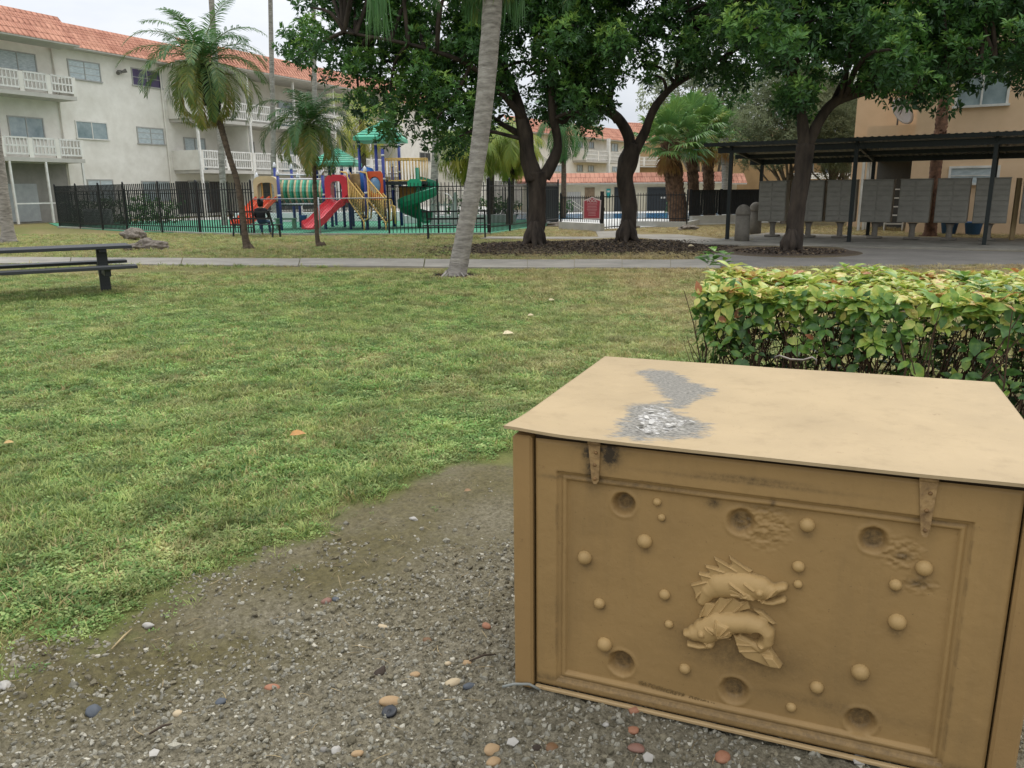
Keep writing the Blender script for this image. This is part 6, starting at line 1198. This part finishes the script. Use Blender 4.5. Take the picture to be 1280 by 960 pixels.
# ================================================================ BENCHES
def bench(p0,p1,label,back=True):
    p0=Vector(p0);p1=Vector(p1); L_=(p1-p0).length; R_=empty('park_bench',p0,math.atan2(p1.y-p0.y,p1.x-p0.x),label,'bench','black benches facing the playground')
    b=MB()
    for k in range(3): b.box((L_/2,.12+.13*k,.44),(L_+.3,.1,.03),bev=.005)
    b.build('seat',blk,R_); b=MB(); b.box((L_/2,.0,.66),(L_,.03,.06)); b.box((L_/2,-.05,.9),(L_+.3,.03,.05)); b.build('backrest',blk,R_)
    for x in (.02,L_-.02): b=MB(); b.bar((x,.05,0),(x,.12,.44),.05); b.bar((x,.12,.44),(x,.44,.43),.05); b.bar((x,.1,.44),(x,-.06,.95),.05); b.bar((x,.44,.43),(x,.46,0),.05); b.build('leg',blk,R_)
b1=g(290,296); b2=g(340,297); bench((b1.x,b1.y,0),(b2.x,b2.y,0),'black bench with a seated person, in front of the playground fence')
b1=g(534,299); bench((b1.x,b1.y,0),(b1.x+1.95,b1.y+.05,0),'empty black bench just left of the leaning grey trunk')
# ================================================================ PLAY STRUCTURE
YP=35.0
def pl(px,py,Y=YP): return at(px,py,Y)
PS=at(430,280,YP); PS.z=0; PR=empty('play_structure',PS,0,'colourful playground climbing structure with green roofs, slides and blue posts','play structure')
def rel(p): return Vector(p)-Vector(PS)
blue=mat('blue_post','2a3a86',.45,.08,5); wcap=mat('white_cap','dcdcdc',.4,.05,5); redp=mat('red_plastic','cf2f3d',.35,.1,2,spec=.5); org=mat('orange_plastic','e0603a',.4,.1,2); grn=mat('green_plastic','17805c',.35,.12,2,spec=.5); mint=mat('mint_roof','58b795',.5,.1,2); beg=mat('beige_plastic','cdbb8f',.5,.1,2); yel=mat('yellow_rail','e0b768',.5,.08,4); blp=mat('blue_plastic_panel','2461a8',.4,.1,2); dk=mat('deck_metal','33363a',.6,.1,6)
def post(px,pt,Y,pb_=None,cap=True,w=.13):
    p=pl(px,pt,Y); q=rel((p.x,p.y,p.z)); b=MB(); b.tube([(q.x,q.y,0),(q.x,q.y,q.z)],w/2,10); o=b.build('post',blue,PR,True)
    b=MB(); b.lathe((q.x,q.y,q.z-.02),[(w*.58,0),(w*.58,.06),(w*.5,.14),(.01,.24)],10) if cap else b.lathe((q.x,q.y,q.z-.3),[(w*.58,0),(w*.58,.08)],10); b.lathe((q.x,q.y,q.z*.62),[(w*.56,0),(w*.56,.08)],10); b.build('collar',wcap,o,True)
for q in ((321,222,35.5),(343,209,36),(347,219,34),(372,222,37),(403,218,34.6),(364,211,37.2),(435,218,34.2),(427,211,36.4),(456,214,33.9),(490,208,36.5),(438,209,37)): post(*q)
for q in ((395,204,37.5),(411,204,37.),(416,204,38.5),(437,204,37.8),(448,172,35),(469,172,34.8),(498,174,37.5),(478,186,34.4)): post(*q,cap=False)
def pyramid(px0,px1,yb,pxa,ya,Y,dep,name='roof'):
    a=rel(pl(px0,yb,Y)); c=rel(pl(px1,yb,Y)); t=rel(pl(pxa,ya,Y)); t.y=a.y+dep/2; z=a.z; b=MB(); n=9
    for k in range(n):
        f0=k/n; f1=(k+1)/n; 
        def ring(f,dz): return [Vector((a.x+(t.x-a.x)*f,a.y+(t.y-a.y)*f,z+(t.z-z)*f**.85+dz)),Vector((c.x+(t.x-c.x)*f,a.y+(t.y-a.y)*f,z+(t.z-z)*f**.85+dz)),Vector((c.x+(t.x-c.x)*f,a.y+dep+(t.y-a.y-dep)*f,z+(t.z-z)*f**.85+dz)),Vector((a.x+(t.x-a.x)*f,a.y+dep+(t.y-a.y-dep)*f,z+(t.z-z)*f**.85+dz))]
        r0=ring(f0,0);r1=ring(f1,-.03); b.add(r0+r1,[(i,(i+1)%4,4+(i+1)%4,4+i) for i in range(4)])
    r0=ring(0,0); r0=[Vector((a.x,a.y,z)),Vector((c.x,a.y,z)),Vector((c.x,a.y+dep,z)),Vector((a.x,a.y+dep,z))]; lo=[v-Vector((0,0,.14)) for v in r0]; b.add(r0+lo,[(i,4+i,4+(i+1)%4,(i+1)%4) for i in range(4)]+[(7,6,5,4)]); return b.build(name,mint,PR)
pyramid(385,441,203,415,182,36.2,2.2); pyramid(441,500,171,476,145,34.5,2.6)
# decks
def deck(px0,px1,py,Y,dep):
    a=rel(pl(px0,py,Y)); c=rel(pl(px1,py,Y)); b=MB(); b.box(((a.x+c.x)/2,a.y+dep/2,a.z),(c.x-a.x,dep,.12)); b.build('deck',dk,PR)
deck(322,347,252,34.2,1.6); deck(404,440,252,34.3,2.2); deck(440,480,250,34.3,2.2); deck(478,532,229,34.6,2.4); deck(350,404,256,34.6,1.5)
# striped barrel bridge of curved slats
for i in range(21):
    px=350+i*2.62; b=MB(); Yb=34.7; top=rel(pl(px,225,Yb)); bot=rel(pl(px,254,Yb)); hh=(top.z-bot.z); pts=[Vector((top.x+.0,top.y+.15+(-.32)*math.sin(t*math.pi)+.0,top.z-hh*t)) for t in [k/6 for k in range(7)]]
    for a,c in zip(pts[:-1],pts[1:]): b.bar(a,c,.075,.03)
    b.build('slat',(grn,beg,mint)[i%3] if i%3 else grn,PR)
b=MB()
for py in (224,255): a=rel(pl(348,py,34.6));c=rel(pl(405,py,34.6)); b.tube([a,c],.035,8)
a=rel(pl(343,218,36.4));c=rel(pl(405,219,36.4)); b.tube([a,c],.03,8); b.build('rail',wcap,PR,True)
# arch panels
def arch(px0,px1,yt,yb,Y,mt,th=.18,inner=.6,it=.35,name='arch_panel',bott=.0):
    a=rel(pl(px0,yb,Y));c=rel(pl(px1,yt,Y)); w=c.x-a.x; h=c.z-a.z; cx=(a.x+c.x)/2; b=MB(); out=[];inn=[];n=16
    for k in range(n+1):
        t=math.pi*k/n; ex=math.copysign(abs(math.cos(t))**.6,math.cos(t)); ey=abs(math.sin(t))**.6
        out.append((cx-ex*w/2,a.y,a.z+h*.6+ey*h*.4)); inn.append((cx-ex*w/2*inner,a.y,a.z+h*.45+ey*h*it))
    out=[(a.x,a.y,a.z)]+out+[(c.x,a.y,a.z)]; inn=[(cx-w/2*inner,a.y,a.z+bott)]+inn+[(cx+w/2*inner,a.y,a.z+bott)]
    m_=len(out); vs=[];
    for y in (0,th): vs+=[(p[0],p[1]+y,p[2]) for p in out]+[(p[0],p[1]+y,p[2]) for p in inn]
    fs=[]
    for i in range(m_-1): fs+=[(i,i+1,m_+i+1,m_+i),(2*m_+i+1,2*m_+i,3*m_+i,3*m_+i+1),(i+1,i,2*m_+i,2*m_+i+1),(m_+i,m_+i+1,3*m_+i+1,3*m_+i)]
    b.add(vs,fs); return b.build(name,mt,PR)
arch(318,346,220,252,34.1,beg,.5,.68,.3); arch(407,433,218,254,33.9,redp,.75,.5,.32)
b=MB(); 
for px in (323,329,340): a=rel(pl(px,252,34.3)); b.tube([a,a+Vector((0,0,.85))],.03,6)
b.build('rail',yel,PR)
# beige curved climbing wall piece
def slide(name,path,w,mt,lip=.16,wall=.04,n=8,parent=None):
    """trough slide: path of centre points; raised rounded sides"""
    sp=smooth_path([rel(p) for p in path],n); b=MB(); vs=[];fs=[]; prof=[(-.5,1.),(-.46,1.05),(-.4,.5),(-.3,.08),(0,0),(.3,.08),(.4,.5),(.46,1.05),(.5,1.),(.5,-.15),(0,-.25),(-.5,-.15)]; m_=len(prof)
    for i,p in enumerate(sp):
        d=(sp[min(i+1,len(sp)-1)]-sp[max(i-1,0)]); s=Vector((d.y,-d.x,0)).normalized() if Vector((d.x,d.y,0)).length>1e-4 else Vector((1,0,0)); u_=Vector((0,0,1))
        for (x,z) in prof: vs.append(p+s*x*w+u_*z*lip)
    for i in range(len(sp)-1):
        for k in range(m_): fs.append((i*m_+k,i*m_+(k+1)%m_,(i+1)*m_+(k+1)%m_,(i+1)*m_+k))
    fs+=[tuple(range(m_)),tuple(range((len(sp)-1)*m_,len(sp)*m_))[::-1]]; b.add(vs,fs); return b.build(name,mt,parent or PR,False)
slide('slide',[pl(424,251,34.0),pl(420,256,33.5),pl(411,263,33.0),pl(403,272,32.5),pl(394,281,32.0),pl(386,285,31.6)],.66,redp,.26)
for k in range(3): slide('slide',[pl(341-k*8,250,34.0),pl(333-k*8,257,33.4),pl(322-k*7,268,32.6),pl(313-k*6,277,32.0),pl(303-k*6,281,31.6)],.34,org,.16)
# oval window panel in orange
a=rel(pl(459,250,34.0));c=rel(pl(478,214,34.0)); w=c.x-a.x;h=c.z-a.z;cx=(a.x+c.x)/2;cz=(a.z+c.z)/2; b=MB(); n=28; vs=[];fs=[]
for y in (0,.07):
    for k in range(n):
        t=2*math.pi*k/n; cs,sn=math.cos(t),math.sin(t); m_=max(abs(cs),abs(sn)); vs.append((cx+w/2*cs/m_,a.y+y,cz+h/2*sn/m_))
    for k in range(n): t=2*math.pi*k/n; vs.append((cx+w*.36*math.cos(t),a.y+y,cz+.02+h*.30*math.sin(t)))
for k in range(n): j=(k+1)%n; fs+=[(k,j,n+j,n+k),(2*n+j,2*n+k,3*n+k,3*n+j),(j,k,2*n+k,2*n+j),(n+k,n+j,3*n+j,3*n+k)]
b.add(vs,fs); pnl=b.build('window_panel',org,PR); b=MB(); b.tube([(cx,a.y+.09,cz+.02),(cx,a.y+.02,cz+.02)],[w*.4,w*.3],20); b.v=[(v[0],v[1],cz+.02+(v[2]-cz-.02)*h*.3/(w*.36)) for v in b.v]; b.build('bubble_window',mat('pale_blue_window','7fa6cf',.15,.1,2,spec=.7),pnl,True)
b=MB(); a=rel(pl(452,250,34.6));c=rel(pl(470,209,34.6)); b.tube([(a.x+.3,a.y,a.z),(a.x+.3,a.y,c.z-.2),(a.x+.35,a.y,c.z)],[.33,.33,.18],14); b.build('tube_slide_hood',blp,PR,True)
b=MB(); a=rel(pl(437,252,34.5));c=rel(pl(451,217,34.5)); b.box(((a.x+c.x)/2,a.y,(a.z+c.z)/2),(c.x-a.x,.1,c.z-a.z),bev=.02); b.build('climbing_panel',mat('sand_panel','b59a6a',.8,.3,4,.3,20,c2='7a6444'),PR)
# stairs with yellow rails
def stairs(p0,p1,w,n):
    p0=rel(p0);p1=rel(p1); d=p1-p0; b=MB()
    for k in range(n): q=p0+d*(k+.5)/n; b.box((q.x,q.y,q.z-.06),(abs(d.x)/n+.08,w,.05))
    b.build('stair_tread',dk,PR); 
    for s in (-1,1):
        b=MB(); o_=Vector((0,s*w/2,0)); up1=Vector((0,0,.92)); b.tube([p0+o_+up1+Vector((-.3,0,.25)),p0+o_+up1+Vector((-.05,0,.2)),p0+o_+up1*.95,p1+o_+up1,p1+o_+up1+Vector((.16,0,-.03)),p1+o_+Vector((.2,0,.5)),p1+o_+Vector((.16,0,.1)),p1+o_+Vector((0,0,.0)),p0+o_+Vector((0,0,.0)),p0+o_+up1],.035,7)
        for k in range(1,8): q=p0+d*k/8+o_; b.tube([q,q+up1],.02,6)
        q=p1+o_; b.tube([q,Vector((q.x,q.y,0))],.03,6); b.build('handrail',yel,PR,True)
stairs(pl(439,251,34.2),pl(457,276,33.6),.8,7); stairs(pl(463,251,34.2),pl(484,278,33.4),.8,7)
b=MB(); a=rel(pl(487,280,33.4)); b.tube([a,a+Vector((0,0,.7)),a+Vector((.12,0,.75)),a+Vector((.24,0,.7)),a+Vector((.24,0,0))],.03,7); b.build('handrail',yel,PR,True)
# upper deck balusters
for (x0,x1,Y_) in ((479,512,34.6),(498,534,36.6),(505,532,34.9)):
    b=MB(); a=rel(pl(x0,226,Y_));c=rel(pl(x1,198,Y_)); 
    for z in (a.z,a.z+(c.z-a.z)*.93,c.z): b.tube([(a.x,a.y,z),(c.x,a.y,z)],.03,6)
    n=int((c.x-a.x)/.12)
    for k in range(n+1): x=a.x+(c.x-a.x)*k/n; b.tube([(x,a.y,a.z),(x,a.y,c.z)],.018,5)
    b.build('balustrade',yel,PR,True)
b=MB(); a=rel(pl(500,262,35.2));c=rel(pl(520,232,35.2)); b.box(((a.x+c.x)/2,a.y,(a.z+c.z)/2),(c.x-a.x,.1,c.z-a.z),bev=.02); b.build('activity_panel',mat('wood_orange','b9803f',.7,.15,5),PR)
# spiral slide around a green pole
ctr=rel(pl(523,250,34.9)); zt=rel(pl(523,231,34.9)).z; b=MB(); b.tube([(ctr.x,ctr.y,0),(ctr.x,ctr.y,zt+.7)],.09,12); b.build('spiral_pole',grn,PR,True)
vs=[];fs=[];n=44; prof=[(.12,.0),(.14,.2),(.3,.04),(.6,.0),(.78,.08),(.86,.34),(.9,.50),(.94,.48),(.92,.2),(.84,-.02),(.6,-.1),(.2,-.06)]; m_=len(prof)
for i in range(n):
    t=i/(n-1); ang=math.radians(95)-t*math.radians(400); z=zt*(1-t)+.3*t-.02
    for (r,dz) in prof: vs.append((ctr.x+r*.95*math.cos(ang),ctr.y+r*.95*math.sin(ang),z+dz*.8))
for i in range(n-1):
    for k in range(m_): fs.append((i*m_+k,i*m_+(k+1)%m_,(i+1)*m_+(k+1)%m_,(i+1)*m_+k))
fs+=[tuple(range(m_)),tuple(range((n-1)*m_,n*m_))[::-1]]; b=MB(); b.add(vs,fs); b.build('spiral_slide',grn,PR,False)
a=rel(pl(511,233,34.7));c=rel(pl(528,217,34.7)); b=MB(); c.z-=.22; pts=[(a.x,a.z),(a.x,c.z-.1),(a.x+.12,c.z),(c.x-.1,c.z),(c.x,c.z-.12),(c.x,a.z)]; b.prism([(x,a.y-.45,z) for x,z in pts],(0,.06,0)); b.build('slide_hood',mat('green_light_plastic','2fa67c',.35,.1,2),PR)
# hanging swing cup under the bridge
q=rel(pl(379,272,34.6)); b=MB(); b.lathe((q.x,q.y,q.z-.12),[(.12,0),(.17,.2),(.18,.22)],12); b.build('bucket',blp,PR,True); b=MB(); b.tube([(q.x,q.y,q.z),(q.x,q.y,q.z+.55)],.015,5); b.build('bucket_rod',wcap,PR)
# small green table toy
q=pl(357,273,35.5); b=MB(); b.box((0,0,.42),(.9,.5,.06),bev=.02); b.box((-.35,0,.2),(.07,.4,.4)); b.box((.35,0,.2),(.07,.4,.4)); o=b.build('play_table',mat('pale_green_plastic','8fc59d',.5,.1,3)); o.location=(q.x,q.y,.03); tag(o,'low pale green play table under the striped bridge','table')
# white plastic playhouse arch
q=at(553,278,37.5); R_=empty('playhouse',(q.x,q.y,0.03),0,'white plastic arched playhouse behind the fence, right of the spiral slide','playhouse'); wpl=mat('white_plastic','dadbd8',.5,.05,3); b=MB()
vs=[];fs=[];n=14
for y in (0,.9):
    for k in range(n+1): t=math.pi*k/n; vs.append((-.5*math.cos(t),y,.95+.5*math.sin(t)))
for k in range(n): fs.append((k,k+1,n+2+k,n+1+k))
b.add(vs,fs); b.box((-.45,.45,.5),(.1,.9,.92)); b.box((.45,.45,.5),(.1,.9,.92)); b.box((0,.02,.92),(.9,.04,.06)); b.build('arch',wpl,R_)
b=MB(); b.box((.62,.0,.75),(.12,.12,1.45),bev=.02); b.box((-.15,.0,.6),(.1,.06,.9)); b.box((.15,.0,.6),(.1,.06,.9)); b.build('frame',wpl,R_)
b=MB(); q=at(575,276,40); b.box((0,0,.2),(5.5,.4,.4),bev=.02); o=b.build('low_wall',wpl); o.location=(q.x,q.y,0.02); tag(o,'low white wall behind the spiral slide and playhouse','wall')
b=MB(); q=at(400,272,44); b.box((0,0,.25),(9,.5,.5),bev=.02); o=b.build('low_wall',wpl); o.location=(q.x,q.y,0.02); tag(o,'low white wall seen under the striped bridge','wall')
# air conditioners behind the fence on the left
acm=mat('condenser_grey','9b9c97',.6,.12,4); 
for (px,lb) in ((118,'left of two grey condenser units behind the black fence'),(131,'right of two grey condenser units behind the black fence')):
    q=at(px,285,42.5); R_=empty('condenser_unit',(q.x,q.y,0),.3,lb,'air conditioner'); b=MB(); b.box((0,0,.42),(.75,.75,.8),bev=.03); b.build('housing',acm,R_); b=MB(); 
    for k in range(9): b.box((0,-.38,.12+.08*k),(.66,.012,.02))
    b.build('grille',mat('gap_shade2','3a3c3b',.8),R_); b=MB(); b.lathe((0,0,.82),[(.3,0),(.3,.03),(.05,.04)],16); b.build('fan_guard',MC['gap_shade2'],R_)
# ================================================================ PERSON on the bench, seen from behind
def person():
    loc=g(323,296.5); yb=g(315,296).y; S0=Vector((loc.x-.02,yb+.26,0)); R_=empty('person',(S0.x,S0.y,.455),0,'person with dark hair in black shirt and jeans, seated on the bench with back turned','person')
    skin=mat('skin','8a5f48',.6,.06,10); 
    V_=[];E_=[];r_=[]
    def add(p,r,par):
        V_.append(p); r_.append(r)
        if par is not None: E_.append((par,len(V_)-1))
        return len(V_)-1
    pel=add((0,0,.1),(.17,.13),None); sp1=add((0,-.02,.27),(.15,.11),pel); ch=add((0,.0,.45),(.18,.12),sp1); nk=add((0,.03,.58),(.065,.065),ch); hd0=add((0,.05,.68),(.07,.08),nk); hd1=add((0,.06,.78),(.085,.1),hd0); hd2=add((0,.05,.86),(.05,.06),hd1)
    for s in (-1,1):
        sh=add((s*.19,.01,.50),(.06,.06),ch); el=add((s*.25,.1,.26),(.045,.045),sh); wr=add((s*.14,.34,.2),(.03,.03),el); hn=add((s*.09,.42,.19),(.035,.02),wr)
        for k in range(4): f1=add((s*.09+(k-1.5)*.02,.48,.185),(.009,.009),hn); add((s*.09+(k-1.5)*.021,.52,.165),(.007,.007),f1)
        t=add((s*.05,.45,.2),(.01,.01),hn)
        hp=add((s*.1,.08,.07),(.09,.085),pel); kn=add((s*.14,.46,.06),(.062,.062),hp); an=add((s*.15,.47,-.33),(.04,.04),kn); ft=add((s*.16,.60,-.40),(.035,.03),an)
    me=bpy.data.meshes.new('body'); me.from_pydata(V_,E_,[]); o=bpy.data.objects.new('body',me); COL.objects.link(o); m_=o.modifiers.new('s','SKIN'); o.modifiers.new('u','SUBSURF').levels=2
    for i,v in enumerate(me.skin_vertices[0].data): v.radius=r_[i]; v.use_root=(i==0)
    bpy.context.view_layer.update(); dg=bpy.context.evaluated_depsgraph_get(); m2=bpy.data.meshes.new_from_object(o.evaluated_get(dg)); COL.objects.unlink(o); bpy.data.objects.remove(o); o=bpy.data.objects.new('body',m2); COL.objects.link(o); o.parent=R_
    m2.materials.clear(); shirt=mat('black_shirt','1d1e21',.9,.1,10); jean=mat('blue_jeans','38506f',.85,.15,15,.2,60); shoe=mat('sandal','a39a8c',.7,.1,10)
    for q in (skin,shirt,jean,shoe): m2.materials.append(q)
    idx=[]
    for p in m2.polygons:
        c=p.center; i=0
        if c.z<-.33: i=3
        elif c.z<.17 and not (c.y>.22 and c.z>.13): i=2
        elif c.z<.57 and not (abs(c.x)>.05 and c.y>.2): i=1
        idx.append(i)
    m2.polygons.foreach_set('material_index',idx); m2.polygons.foreach_set('use_smooth',[True]*len(idx))
    b=MB(); b.lathe((0,.045,.66),[(.06,-.06),(.1,0),(.118,.1),(.112,.18),(.07,.235),(.01,.25)],16); b.v=[(v[0],.045+(v[1]-.045)*(1.1 if v[1]<.045 else .55),v[2]) for v in b.v]; b.tube([(0,-.08,.84),(0,-.12,.9)],[.05,.045],10); b.build('hair',mat('black_hair','141213',.6,.1,30),R_,True)
person()
